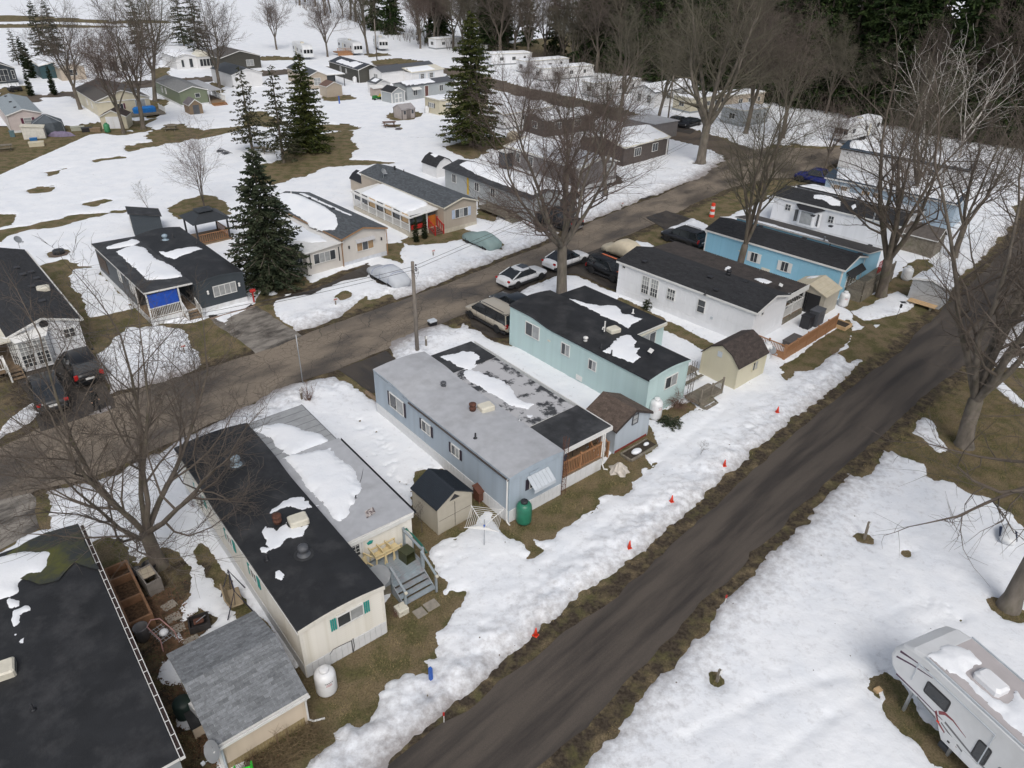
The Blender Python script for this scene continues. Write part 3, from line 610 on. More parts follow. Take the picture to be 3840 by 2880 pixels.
 def skirt(s,hs,m,faces='FLRB',panels='',pw=.6,out=.03):
  b=MB();o=out*.5
  b.box(-o,-o,0,s.W+o,0,hs).box(-o,s.L,0,s.W+o,s.L+o,hs).box(-o,0,0,0,s.L,hs).box(s.W,0,0,s.W+o,s.L,hs)
  sk=b.build('skirt',m,s.root)
  for f in panels:
   Ln=s.W if f in 'FB' else s.L;n=max(1,round(Ln/pw));w=Ln/n
   me=cached(('sk',round(w,3),hs,m.name),lambda:MB().bbox(-w/2+.006,-out,0.01,w/2-.006,-.002,hs-.01,.008).mesh('skirt_panel',m))
   for i in range(n):
    p,rz=s.face(f,(i+.5)*w,0,o-.002);put('skirt_panel',me,sk,p,rz)
  return sk
 def trim(s,m,corners=True,w=.09):
  if corners:
   for x,y in((0,0),(s.W,0),(0,s.L),(s.W,s.L)):
    z=s.zr(x,y)-.03;MB().box(x-.028 if x==0 else x-w,y-.028 if y==0 else y-w,.02,x+w if x==0 else x+.028,y+w if y==0 else y+.028,z).build('corner_trim',m,s.root)
 def fascia(s,m,hgt=.16,faces='FL'):
  ox,oy=s.ox,s.oy
  if 'L' in faces:MB().box(-ox-.025,-oy,s.zr(-ox,0)+s.t-hgt-.02,-ox-.003,s.L+oy,s.zr(-ox,0)+s.t-.015).build('fascia',m,s.root)
  if 'F' in faces:
   xs=s.prof();xs[0],xs[-1]=-ox,s.W+ox;b=MB()
   for a,c in zip(xs,xs[1:]):
    za,zc=s.zr(a,0)+s.t-.012,s.zr(c,0)+s.t-.012
    b.hexa([(a,-oy-.03,za-hgt),(c,-oy-.03,zc-hgt),(c,-oy-.004,zc-hgt),(a,-oy-.004,za-hgt),(a,-oy-.03,za),(c,-oy-.03,zc),(c,-oy-.004,zc),(a,-oy-.004,za)])
   b.build('rake_board',m,s.root)
 def win(s,f,a,z,w,h,cols=2,rows=1,gl=None,fr=None,shut=None,out=.03,awn=None,parent=None):
  gl=gl or M_GL;fr=fr or M_WHITE;p,rz=s.face(f,a,z,out);t=.045
  def mk():
   b=MB().box(-w/2-t,-.05,-h/2-t,w/2+t,.02,-h/2).box(-w/2-t,-.05,h/2,w/2+t,.02,h/2+t).box(-w/2-t,-.05,-h/2,-w/2,.02,h/2).box(w/2,-.05,-h/2,w/2+t,.02,h/2)
   for i in range(1,cols):x=-w/2+w*i/cols;b.box(x-.018,-.042,-h/2,x+.018,.02,h/2)
   for j in range(1,rows):q=-h/2+h*j/rows;b.box(-w/2,-.040,q-.014,w/2,.02,q+.014)
   return b.mesh('window',fr)
  o=put('window',cached(('w',w,h,cols,rows,fr.name),mk),parent or s.root,p,rz)
  gls=gl if isinstance(gl,list) else[gl];pw,ph=w/cols,h/rows
  for i in range(cols):
   for j in range(rows):
    g=gls[(i+j*cols)%len(gls)]
    put('pane',cached(('p',round(pw,3),round(ph,3),g.name),lambda:MB().box(-pw/2+.005,-.022,-ph/2+.005,pw/2-.005,-.005,ph/2-.005).mesh('pane',g)),o,(-w/2+pw*(i+.5),0,-h/2+ph*(j+.5)))
  if shut:
   sw,sm,sl=shut
   def ms():
    b=MB();k=sw/sl
    for i in range(sl):b.bbox(-sw/2+i*k+.012,-.03,-h/2-.03,-sw/2+(i+1)*k-.012,.0,h/2+.03,.006)
    if sl==1:b=MB().bbox(-sw/2,-.03,-h/2-.03,sw/2,0,h/2+.03,.008)
    return b.mesh('shutter',sm)
   for sg in(-1,1):put('shutter',cached(('sh',sw,h,sl,sm.name),ms),o,(sg*(w/2+t+sw/2+.015),0,0))
  return o
 def door(s,f,a,z,w,h,m,out=.03,glassed=0.,fr=None):
  p,rz=s.face(f,a,z,out)
  d=MB().box(-w/2-.07,-.05,0,-w/2,.02,h+.07).box(w/2,-.05,0,w/2+.07,.02,h+.07).box(-w/2,-.05,h,w/2,.02,h+.07).build('door',fr or M_WHITE,s.root,False,p,rz)
  MB().bbox(-w/2+.003,-.03,.01,w/2-.003,0,h-.003,.008).build('door_leaf',m,d)
  if glassed:
   b=MB();gh=h*glassed;b.box(-w/2+.12,-.036,h-gh-.1,w/2-.12,-.031,h-.12).build('pane',M_GL,d)
   g=MB()
   for i in(1,2):g.box(-w/2+.12+(w-.24)*i/3-.012,-.042,h-gh-.1,-w/2+.12+(w-.24)*i/3+.012,-.037,h-.12)
   for i in(1,2,3):q=h-gh-.1+(gh-.02)*i/4;g.box(-w/2+.12,-.043,q-.012,w/2-.12,-.038,q+.012)
   g.build('glazing_bar',M_WHITE,d)
  MB().tube([(w/2-.1,-.03,h*.47),(w/2-.1,-.085,h*.47)],.022,8).build('handle',M_METAL,d);return d
 def shingles(s,ms,ex=.145,tab=.30,sides='LR',single=0,ox=None,seed=1):
  """tabs laid in courses up each slope; `single` of them become pieces of their own"""
  rnd=random.Random(seed);ox=s.ox if ox is None else ox;pr=s.prof()
  segs=[]
  for i in range(len(pr)-1):
   a,c=pr[i],pr[i+1]
   if i==0:a=-ox
   if i==len(pr)-2:c=s.W+ox
   if s.zr(c,0)>=s.zr(a,0):segs.append((a,c,'L'))
   else:segs.append((c,a,'R'))
  b=MB();made=0;y0,y1=-s.oy,s.L+s.oy
  for a,c,sd in segs:
   if sd not in sides:continue
   za,zc=s.zr(a,0)+s.t,s.zr(c,0)+s.t;sl=math.hypot(c-a,zc-za);ux,uz=(c-a)/sl,(zc-za)/sl
   nx_,nz_=(-uz,ux) if sd=='L' else(uz,-ux)
   if nz_<0:nx_,nz_=-nx_,-nz_
   for k in range(int(sl/ex)+1):
    d0,d1=k*ex,min(sl,(k+1.06)*ex)
    if d1-d0<.03:continue
    y=y0-(tab/2 if k%2 else 0)-rnd.random()*.02
    while y<y1:
     e0,e1=max(y0,y+.004),min(y1,y+tab-.004);y+=tab
     if e1-e0<.03:continue
     up=.010+rnd.random()*.007
     P=lambda d,q,l:(a+ux*d+nx_*l,q,za+uz*d+nz_*l)
     vs=[P(d0,e0,.001),P(d0,e1,.001),P(d1,e1,.002),P(d1,e0,.002),P(d0,e0,up),P(d0,e1,up),P(d1,e1,.004),P(d1,e0,.004)]
     if sd=='R':vs=[vs[i] for i in(1,0,3,2,5,4,7,6)]
     mi=rnd.choice((0,0,1,1,1,2))
     if made<single:
      MB().hexa(vs).build('shingle',ms[mi],s.rf);made+=1
     else:b.cur=mi;b.hexa(vs)
  if b.f:tag(b.build('shingle_courses',ms,s.rf),kind='stuff')
 def ridge_cap(s,m):
  x=s.rg*s.W;z=s.zr(x,0)+s.t;MB().exty([(x-.12,z-.035),(x,z+.024),(x+.12,z-.035),(x,z-.02)],-s.oy,s.L+s.oy).build('ridge_cap',m,s.rf)
 def gut(s,f='L',m=None):
  m=m or M_WHITE;z=s.zr(-s.ox if f=='L' else s.W+s.ox,0)+s.t-.09;x=-s.ox-.075 if f=='L' else s.W+s.ox+.075
  b=MB().box(x-.06,-s.oy,z-.06,x-.05,s.L+s.oy,z+.045).box(x+.05,-s.oy,z-.06,x+.058,s.L+s.oy,z+.045).box(x-.05,-s.oy,z-.06,x+.05,s.L+s.oy,z-.05)
  b.build('gutter',m,s.root)
 def drain(s,x,y,z,m=None):
  MB().tube([(x,y,z),(x,y-.02,z-.2),(x,y-.02,.25),(x,y-.10,.1),(x,y-.3,.05)],.045,6).build('downpipe',m or M_WHITE,s.root)
 def snowcap(s,polys,depth=.10,label=None,st=.12,wob=.10):
  """snow lying on the roof; outlines in the house frame"""
  V,F=[],[];off=0
  for poly in polys:
   P=np.array(poly);x0,y0=P.min(0)-.15;x1,y1=P.max(0)+.15
   X,Y=np.meshgrid(np.arange(x0,x1+st,st),np.arange(y0,y1+st,st))
   S=psd(poly,X,Y)+1.5*wob*(fbm(X*1.7+s.o.x,Y*1.7+s.o.y,4)+.5*fbm(X*5+s.o.x,Y*5,2))-.02
   Z0=np.vectorize(lambda a,c:s.zr(a,c))(X,Y)+s.t
   Z=Z0+np.where(S>0,depth*(1-np.exp(-S/.24))+.02*np.clip(S*3,0,1)*fbm(X*2,Y*2,3)+.012,S*.6)
   k=S>-st*1.2;nx=X.shape[1];c=k[:-1,:-1]&k[1:,:-1]&k[:-1,1:]&k[1:,1:]
   j,i=np.nonzero(c);a=j*nx+i;f=np.stack([a,a+1,a+nx+1,a+nx],1)
   u,inv=np.unique(f,return_inverse=True)
   V.append(np.stack([X.ravel()[u],Y.ravel()[u],Z.ravel()[u]],1));F.append(inv.reshape(f.shape)+off);off+=len(u)
  o=put('roof_snow',np_mesh('roof_snow',np.vstack(V),np.vstack(F),M_RSNOW));o.location=s.o;o.rotation_euler=(0,0,s.rot)
  return tag(o,label or('melting snow lying on the roof of the '+s.label)[:90],'snow',kind='stuff')
  # roof furniture: each a part of the roof
 def rv(s,kind,x,y,m=None,sc=1.):
  z=s.zr(x,y)+s.t-.01;p=s.rf
  if kind=='turbine':
   v=MB().lathe([(.30,0),(.28,.03),(.14,.06),(.13,.22),(.20,.25),(.24,.34),(.22,.45),(.10,.52),(.0,.53)],18,(x,y,z)).build('turbine_vent',m or M_METAL,p,True)
   MB().lathe([(.42,0),(.42,.012),(.38,.02)],20,(x,y,z)).build('flashing',M_MEMB2,p)
  elif kind=='pipe':MB().lathe([(.13,0),(.06,.05),(.045,.08),(.045,.32),(.03,.33)],10,(x,y,z)).build('vent_pipe',m or M_BLACKM,p,True)
  elif kind=='mush':MB().lathe([(.16,0),(.11,.05),(.11,.16),(.17,.17),(.17,.25),(.10,.30),(0,.31)],14,(x,y,z)).build('mushroom_vent',m or M_METAL,p,True)
  elif kind=='stack':MB().lathe([(.17,0),(.17,.10),(.20,.12),(.20,.20),(.17,.22),(.17,.34),(.21,.36),(.21,.44),(.16,.46),(0,.465)],14,(x,y,z)).build('chimney',m or M_RUST,p,True)
  elif kind=='ac':
   b=MB().bbox(-.42*sc,-.34*sc,0,.42*sc,.34*sc,.30*sc,.06);b.cur=1
   for i in range(5):b.box(.40*sc,-.26*sc,.05+i*.04,.424*sc,.26*sc,.07+i*.04)
   b.build('air_conditioner',[m or M_OFFW,M_SLATE],p,False,(x,y,z),R(-8))
  elif kind=='box':MB().bbox(-.17,-.17,0,.17,.17,.09,.02).bbox(-.21,-.21,.075,.21,.21,.13,.03).build('box_vent',m or M_BLACKM,p,False,(x,y,z))
  elif kind=='dish':dish_part(p,(x,y,z),m)
def dish_part(p,loc,m=None,rz=0.6,R_=.38,name='satellite_dish'):
 b=MB();n=18
 rings=[]
 for i,q in enumerate((0,.5,.8,1.)):
  rings.append([(q*R_*math.cos(2*math.pi*k/n),-.05+q*q*-.07,q*R_*.9*math.sin(2*math.pi*k/n)) for k in range(n)])
 vs=sum(rings,[]);fs=[(i*n+k,i*n+(k+1)%n,(i+1)*n+(k+1)%n,(i+1)*n+k) for i in range(3) for k in range(n)]
 b.add(vs,fs+[t[::-1] for t in fs]);M=Matrix.Translation((0,0,.75))@Matrix.Rotation(R(-35),4,'X');b.xf(M)
 b.tube([(0,0,0),(0,0,.45),(0,-.03,.72)],.025,6).tube([(0,-.04,.45),(0,-.45,.62)],.014,5).box(-.05,-.53,.58,.05,-.42,.68)
 return b.build(name,m or mat('dish_grey',(.45,.47,.49),.5,.06),p,False,loc,rz)
 # ------------------------------------------------------------------ railings, stairs, decks (parts of a parent)
def railing(p,a,c,z0,h,m,sp=.13,bw=.035,posts=True,bm=None,toe=.10,post_n=None):
 a,c=Vector(a),Vector(c);d=c-a;L=d.length;rz=math.atan2(d.y,d.x);dz=0
 za,zc=z0 if not isinstance(z0,tuple) else z0[0],z0 if not isinstance(z0,tuple) else z0[1]
 def bar(name,t,w,zo):
  b=MB().hexa([(0,-w/2,za+zo-t),(L,-w/2,zc+zo-t),(L,w/2,zc+zo-t),(0,w/2,za+zo-t),(0,-w/2,za+zo),(L,-w/2,zc+zo),(L,w/2,zc+zo),(0,w/2,za+zo)])
  b.build(name,m,p,False,(a.x,a.y,0),rz)
 bar('top_rail',.05,.11,h);bar('bottom_rail',.05,.05,toe)
 n=max(2,int(L/sp));hh=h-.05-toe;me=cached(('bal',round(hh,2),bw,(bm or m).name),lambda:MB().box(-bw/2,-bw/2,0,bw/2,bw/2,hh).mesh('baluster',bm or m))
 for i in range(1,n):t=i/n;put('baluster',me,p,(a.x+d.x*t,a.y+d.y*t,za+(zc-za)*t+toe),rz)
 if posts:
  k=post_n or max(2,int(round(L/1.7))+1)
  for i in range(k):
   t=i/(k-1);z=za+(zc-za)*t;MB().box(-.05,-.05,-.25,.05,.05,h+.09).bbox(-.062,-.062,h+.085,.062,.062,h+.12,.012).build('post',m,p,False,(a.x+d.x*t,a.y+d.y*t,z),rz)
def deck(p,x0,y0,x1,y1,z,m,bw=.14,along='x',fm=None):
 MB().box(x0,y0,z-.22,x1,y0+.04,z-.035).box(x0,y1-.04,z-.22,x1,y1,z-.035).box(x0,y0+.04,z-.22,x0+.04,y1-.04,z-.035).box(x1-.04,y0+.04,z-.22,x1,y1-.04,z-.035).build('deck_frame',fm or m,p)
 L=(x1-x0) if along=='x' else(y1-y0);n=int(((y1-y0) if along=='x' else(x1-x0))/bw)
 me=cached(('db',round(L,2),bw,m.name),lambda:(MB().box(0,.005,-.03,L,bw-.006,0) if along=='x' else MB().box(.005,0,-.03,bw-.006,L,0)).mesh('deck_board',m))
 for i in range(n):put('deck_board',me,p,(x0,y0+i*bw,z) if along=='x' else(x0+i*bw,y0,z))
def stairs(p,x0,x1,ytop,z,n,m,run=.28,sgn=-1,riser=True):
 """treads descending along sgn*y from a deck edge at ytop"""
 for i in range(n):
  zz=z*(n-i)/(n+1);ya,yb=ytop+sgn*run*i,ytop+sgn*run*(i+1)
  MB().box(x0,min(ya,yb),zz-.045,x1,max(ya,yb),zz).build('tread',m,p)
 for x in(x0-.045,x1+.005):
  ye=ytop+sgn*run*n
  MB().hexa([(x,ytop,0),(x+.04,ytop,0),(x+.04,ye,0),(x,ye,0),(x,ytop,z-.06),(x+.04,ytop,z-.06),(x+.04,ye,z/(n+1)-.01),(x,ye,z/(n+1)-.01)]).build('stringer',m,p)
  # ------------------------------------------------------------------ small goods used around the homes
def off(o,rot,x,y,z=0.):
 c,k=math.cos(R(rot)),math.sin(R(rot));return Vector((o[0]+x*c-y*k,o[1]+x*k+y*c,z))
def propane(loc,m,label,h=1.45,r=.40,cap=None,group='upright propane tanks',txt=True,rz=0.):
 t=thing('propane_tank',loc,rz,label,'propane tank',group)
 MB().lathe([(r*.7,0),(r*.72,.10),(r*.74,.11)],20).build('foot_ring',cap or m,t)
 MB().lathe([(r*.80,.08),(r*.95,.12),(r,.20),(r,h*.70),(r*.96,h*.78),(r*.80,h*.86),(r*.5,h*.90),(r*.42,h*.905)],24).build('body',m,t,True)
 MB().lathe([(r*.46,h*.88),(r*.46,h*.985),(r*.40,h),(0,h*1.005)],18).build('collar',cap or m,t,True)
 if txt:
  for i,(w,z) in enumerate(((.34,.66),(.22,.60),(.26,.55))):
   b=MB();n=5
   for k in range(n):
    a0,a1=-w/r/2+w/r*k/n+.03,-w/r/2+w/r*(k+1)/n-.01
    for q in range(2):
     e0,e1=a0+(a1-a0)*q/2,a0+(a1-a0)*(q+1)/2;rr=r*1.006
     b.add([(rr*math.sin(e0),-rr*math.cos(e0),h*z),(rr*math.sin(e1),-rr*math.cos(e1),h*z),(rr*math.sin(e1),-rr*math.cos(e1),h*z+.035),(rr*math.sin(e0),-rr*math.cos(e0),h*z+.035)],[(0,1,2,3)])
   b.build('lettering',M_RED if i else M_BLACKP,t)
 return t
def cone(x,y,label,z=.05,h=.34):
 t=thing('traffic_cone',at(x,y,0)+Vector((0,0,snow_z(at(x,y)))),random.random()*3,label,'traffic cone','small cones along the lane')
 MB().bbox(-.115,-.115,0,.115,.115,.025,.01).build('base',M_ORANGE,t);MB().lathe([(.10,.02),(.022,h+.1),(.012,h+.105)],14).build('cone_body',M_ORANGE,t,True)
def post_thing(name,x,y,h,w,m,label,cat,lean=(0,0),cap=None,sign=None,z=0.):
 t=thing(name,at(x,y,0)+Vector((0,0,z+snow_z(at(x,y)))),R(42),label,cat)
 MB().hexa([(-w/2,-w/2,-.1),(w/2,-w/2,-.1),(w/2,w/2,-.1),(-w/2,w/2,-.1)]+[(a+lean[0],c+lean[1],h) for a,c in((-w/2,-w/2),(w/2,-w/2),(w/2,w/2),(-w/2,w/2))]).build('post',m,t)
 if cap:MB().add([(-w/2+lean[0],-w/2+lean[1],h),(w/2+lean[0],-w/2+lean[1],h),(w/2+lean[0],w/2+lean[1],h),(-w/2+lean[0],w/2+lean[1],h),(lean[0],lean[1],h+w*.9)],[(0,1,4),(1,2,4),(2,3,4),(3,0,4)]).build('cap',cap,t)
 if sign:
  sw,sh,sm,sz=sign;MB().box(-sw/2+lean[0],-w/2-.03+lean[1],sz,sw/2+lean[0],-w/2-.004+lean[1],sz+sh).build('sign_plate',sm,t)
 return t
def resin_chair(t,m,M,green=False):
 """moulded garden chair: seat, slatted back, arms, four legs; M places it"""
 i0=lambda b:b.xf(M)
 i0(MB().bbox(-.24,-.24,.40,.24,.22,.43,.02)).build('seat',m,t)
 b=MB()
 for k in range(5):x=-.2+k*.1;b.hexa([(x-.04,.20,.44),(x+.04,.20,.44),(x+.04,.23,.44),(x-.04,.23,.44),(x-.04,.32,.86-.02*abs(k-2)),(x+.04,.32,.86-.02*abs(k-2)),(x+.04,.35,.86-.02*abs(k-2)),(x-.04,.35,.86-.02*abs(k-2))])
 b.hexa([(-.25,.31,.84),(.25,.31,.84),(.25,.36,.84),(-.25,.36,.84),(-.22,.33,.92),(.22,.33,.92),(.22,.37,.92),(-.22,.37,.92)]);i0(b).build('backrest',m,t)
 for sx in(-1,1):
  i0(MB().hexa([(sx*.27-.03,-.26,.62),(sx*.27+.03,-.26,.62),(sx*.27+.03,.28,.66),(sx*.27-.03,.28,.66),(sx*.27-.03,-.26,.65),(sx*.27+.03,-.26,.65),(sx*.27+.03,.28,.69),(sx*.27-.03,.28,.69)])).build('arm',m,t)
  for y0,y1,zt in((-.27,-.24,.62),(.27,.22,.46)):i0(MB().hexa([(sx*.30-.03,y0-.02,0),(sx*.30+.03,y0-.02,0),(sx*.30+.03,y0+.03,0),(sx*.30-.03,y0+.03,0),(sx*.27-.03,y1-.02,zt),(sx*.27+.03,y1-.02,zt),(sx*.27+.03,y1+.03,zt),(sx*.27-.03,y1+.03,zt)])).build('leg',m,t)
  # ------------------------------------------------------------------ A: the flat black roof at lower left
ca=at(383,1628,2.85);EA=(math.cos(R(39.5)),math.sin(R(39.5)))
A=House('mobile_home','grey mobile home with big flat black mossy roof at lower left',(ca.x-8*EA[0],ca.y-8*EA[1]),39.5,8.0,13.75,2.55,'flat',.10)
A.walls(M_GREYS);A.roof(M_MEMB,.0,.05,.12,edge=M_WHITE);A.skirt(.5,M_SKIRT)
def leafy_gutter(H):
 x=H.W+.10;z=H.zr(H.W,0)+H.t-.02;y1=H.L+.05
 g=MB().box(x+.06,-.05,z-.12,x+.085,y1,z).box(x-.085,-.05,z-.12,x-.06,y1,z).box(x-.06,-.05,z-.12,x+.06,y1,z-.105).box(x-.085,-.07,z-.13,x+.085,-.052,z+.005).build('gutter',M_WHITE,H.root)
 MB().box(x-.06,-.04,z-.10,x+.06,y1-.02,z-.045).build('gutter_leaves',mat('gutter_leaves',(.035,.022,.02),.9,.6,14,bump=.03,bscale=40),g)
 n=int(H.L/.62)
 for i in range(n):MB().box(x-.085,.3+i*.62,z-.012,x+.085,.325+i*.62,z+.003).build('bracket',M_WHITE,g)
leafy_gutter(A)
mp=[A.loc(*p,2.7) for p in((20,1195),(100,1150),(170,1128),(212,1230),(160,1215),(120,1255),(80,1262),(40,1250))]
tag(poly_sheet('moss',rough_poly(mp,.2,.12,5),A.zr(4,0)+.135,M_MOSS,A.root),kind='stuff')
A.snowcap([[A.loc(*p,2.75) for p in q] for q in(((-40,1215),(0,1200),(30,1190),(100,1185),(118,1190),(108,1215),(88,1240),(60,1244),(36,1260),(38,1278),(12,1290),(-40,1300)),((12,1292),(42,1296),(40,1310),(20,1312)),((20,1318),(62,1304),(72,1318),(48,1326),(46,1345),(26,1357)),((26,1366),(37,1361),(37,1371),(27,1373)),((30,1385),(50,1377),(47,1386)))],.12,'thick snow patch on the mossy end of the big black roof')
A.rv('ac',*A.loc(2,1452,2.8),sc=1.1)
A.rv('pipe',*A.loc(70,1530,2.8))
# ------------------------------------------------------------------ near shed with grey shingles
cs=at(664,1562);ns=House('garden_shed','tan garden shed with weathered grey shingle roof and white gutter',(cs.x-3.15*math.cos(R(40)),cs.y-3.15*math.sin(R(40))),40,3.15,4.45,1.9,cat='shed')
# its ridge runs across the view: build it turned so that the eave faces the camera
class CrossHouse(House):
 """a house whose ridge runs along x (eave on the F side)"""
 def zr(s,x,y):ry=s.rg*s.L;return s.h+s.rise*(y/ry if y<ry else(s.L-y)/(s.L-ry))
 def prof(s):return[0,s.W]
ns.__class__=CrossHouse;ns.rise=.72;ns.rg=.5
def cross_build(H,wm,rm,ox=.15,oy=.18,t=.05,edge=None):
 W,L,h,rs=H.W,H.L,H.h,H.rise;ry=H.rg*L;H.t,H.ox,H.oy=t,ox,oy
 H.wall=MB().extx([(0,0),(L,0),(L,h),(ry,h+rs-.02),(0,h)],0,W).build('wall',wm,H.root)
 sl=rs/ry;sb=rs/(L-ry);b=MB()
 b.extx([(-oy,h-oy*sl),(ry,h+rs),(ry,h+rs+t),(-oy,h-oy*sl+t)],-ox,W+ox);b.extx([(ry,h+rs),(L+oy,h-oy*sb),(L+oy,h-oy*sb+t),(ry,h+rs+t)],-ox,W+ox)
 H.rf=b.build('roof',edge or rm,H.root)
def cross_shingles(H,ms,ex=.14,tab=.30,single=300,seed=4):
 rnd=random.Random(seed);W,L,h,rs=H.W,H.L,H.h,H.rise;ry=H.rg*L;made=0;b=MB()
 for(a,c) in((-H.oy,ry),(L+H.oy,ry)):
  za=h-H.oy*(rs/ry if a<ry else rs/(L-ry))+H.t;zc=h+rs+H.t;sl=math.hypot(c-a,zc-za);uy,uz=(c-a)/sl,(zc-za)/sl;nz,ny=abs(uy),-uz*(1 if uy>0 else-1)
  for k in range(int(sl/ex)+1):
   d0,d1=k*ex,min(sl,(k+1.06)*ex)
   if d1-d0<.03:continue
   x=-H.ox-(tab/2 if k%2 else 0)-rnd.random()*.03
   while x<W+H.ox:
    e0,e1=max(-H.ox,x+.002),min(W+H.ox,x+tab-.002);x+=tab
    if e1-e0<.03:continue
    up=.012+rnd.random()*.006;P=lambda d,q,l:(q,a+uy*d+ny*l,za+uz*d+nz*l)
    vs=[P(d0,e0,.001),P(d0,e1,.001),P(d1,e1,.002),P(d1,e0,.002),P(d0,e0,up),P(d0,e1,up),P(d1,e1,.004),P(d1,e0,.004)]
    if a>ry:vs=[vs[i] for i in(1,0,3,2,5,4,7,6)]
    mi=rnd.choice((0,1,1,2))
    if made<single:MB().hexa(vs).build('shingle',ms[mi],H.rf);made+=1
    else:b.cur=mi;b.hexa(vs)
 if b.f:tag(b.build('shingle_courses',ms,H.rf),kind='stuff')
cross_build(ns,M_TAN,SH_GREY[1],.16,.2,.05,M_WHITE);cross_shingles(ns,SH_GREY,.15,.36,300)
zb=.45
for i in range(int((1.9-zb)/.115)):
 put('siding_board',cached('nsb',lambda:MB().hexa([(0,-.018,0),(3.13,-.018,0),(3.13,.01,0),(0,.01,0),(0,-.004,.118),(3.13,-.004,.118),(3.13,.01,.118),(0,.01,.118)]).mesh('siding_board',M_TAN)),ns.wall,(.01,0,zb+i*.115))
for i in range(26):put('base_board',cached('nbb',lambda:MB().bbox(0,-.012,0,.112,.01,.45,.006).mesh('base_board',mat('yellowed_pine',(.33,.26,.13),.75,.2,4))),ns.root,(.02+i*.12,0,0))
MB().box(3.15-.07,-.03,.0,3.18,.04,1.86).build('corner_trim',M_TAN,ns.root);MB().box(-.03,-.03,0,.07,.04,1.86).build('corner_trim',M_WHITE,ns.root)
g=MB();zg=1.9-.2*.72/2.2-.04;g.box(-.18,-.34,zg-.05,3.33,-.325,zg+.07).box(-.18,-.325,zg-.05,3.33,-.22,zg-.04).box(-.18,-.22,zg-.05,3.33,-.21,zg+.05);g.build('gutter',M_WHITE,ns.root)
MB().tube([(3.25,-.25,zg-.03),(3.2,-.12,1.4),(3.2,-.06,.25),(3.35,-.12,.08),(3.75,-.25,.04)],.04,6).build('downpipe',M_WHITE,ns.root)
MB().tube([(.02,-.25,zg-.03),(.1,-.1,1.5),(.1,-.06,.2)],.045,6).build('downpipe',mat('pale_blue_pipe',(.50,.56,.60),.5),ns.root)
dish_part(ns.root,(-.12,-.25,1.05),None,R(-75),.40)
b=MB() # dead stalks against the wall
rn=random.Random(5)
for k in range(900):
 x,y=rn.uniform(.3,3.4),rn.uniform(-1.25,-.15);a=rn.uniform(0,6.28);l=rn.uniform(.25,.9)
 b.tube([(x,y,0),(x+math.cos(a)*l*.3,y+math.sin(a)*l*.3,l*.35),(x+math.cos(a)*l*.8,y+math.sin(a)*l*.8,l*.32)],[.007,.006,.003],3,False)
dl=tag(b.build('dead_stalks',mat('dead_stalks',(.17,.125,.07),.9,.4,8)),'tangle of dead brown stalks at the foot of the tan shed','dead plants',kind='stuff');dl.location=ns.o;dl.rotation_euler=(0,0,ns.rot)
b=MB()
for s_ in((.9,.9),(1.9,1.35),(2.25,1.0)):
 for k in range(7):b.tube([(s_[0],-.3,0),(s_[0]+rn.uniform(-.1,.1),-.25,s_[1]*.6),(s_[0]+rn.uniform(-.3,.3),-.25+rn.uniform(-.15,.1),s_[1]*rn.uniform(.7,1.1))],[.01,.006,.003],3,False)
dl=tag(b.build('dried_weed',mat('dried_weed',(.23,.155,.09),.9,.3)),'tall dried weeds standing before the tan shed wall','weeds',kind='stuff');dl.location=ns.o;dl.rotation_euler=(0,0,ns.rot)
# ------------------------------------------------------------------ C: cream home with the black bowed roof
C=House('mobile_home','cream mobile home with black bowed roof and teal shutters',at(664,1463),39.8,3.66,14.2,2.72,'arch',.16,lift=.26,lift_y=8.6)
C.walls(M_CREAM);C.roof(M_MEMB,.07,.06,.10,edge=M_MEMB2);C.skirt(.72,M_SKIRT,panels='FL',pw=.26);C.boards('FL',.72,.118,M_CREAM);C.trim(M_CREAM)
C.fascia(M_CREAM,.20,'F');MB().box(-.10,-.06,2.62,-.075,14.2,2.69).build('drip_edge',M_WHITE,C.root)
C.win('F',2.12,2.14,1.10,.58,2,1,[M_GL,M_GLC],shut=(.27,M_TEAL,3))
for a_,z_ in((11.1,2.1),(7.25,2.02),(4.5,2.02)):C.win('L',a_,z_,.95 if a_>10 else .62,.58,2,1,shut=(.26,M_TEAL,1))
MB().tube([(2.02,-.05,.72),(2.1,-.06,.8),(2.12,-.06,.35),(2.0,-.1,.05)],.012,5).tube([(2.02,-.06,.74),(2.02,-.06,.05)],.02,5).build('gas_pipe',M_BLACKM,C.root)
MB().box(1.55,-.06,2.52,1.95,-.03,2.60).build('vent_cover',M_CREAM,C.root)
MB().tube([(.95,-.3,.95),(1.2,-.06,.82),(1.6,-.05,.78),(2.0,-.06,.74)],.012,5).build('gas_hose',M_BLACKM,C.root)
C.rv('turbine',*C.loc(512,1010,3.05),m=mat('blue_grey_vent',(.28,.36,.42),.4,.1));C.rv('stack',*C.loc(600,1130,2.95));C.rv('ac',*C.loc(645,1128,2.95));C.rv('turbine',*C.loc(657,1200,2.9),m=M_SLATE);C.rv('pipe',*C.loc(577,1210,2.9))
zz=lambda*q:[C.loc(553+x/4,829.5+y/4,2.98) for x,y in q]
C.snowcap([zz((105,1120),(140,1075),(270,985),(400,965),(515,1025),(490,1062),(380,1062),(270,1072),(190,1088),(130,1128)),zz((70,1205),(100,1240),(170,1250),(265,1185),(300,1240),(445,1215),(400,1315),(280,1335),(200,1405),(130,1425),(55,1330)),zz((35,1395),(98,1410),(95,1452),(50,1440)),zz((145,1598),(190,1600),(245,1640),(225,1690),(170,1665))],.05,'thin melting snow around the vents of the black bowed roof',.07,.16)
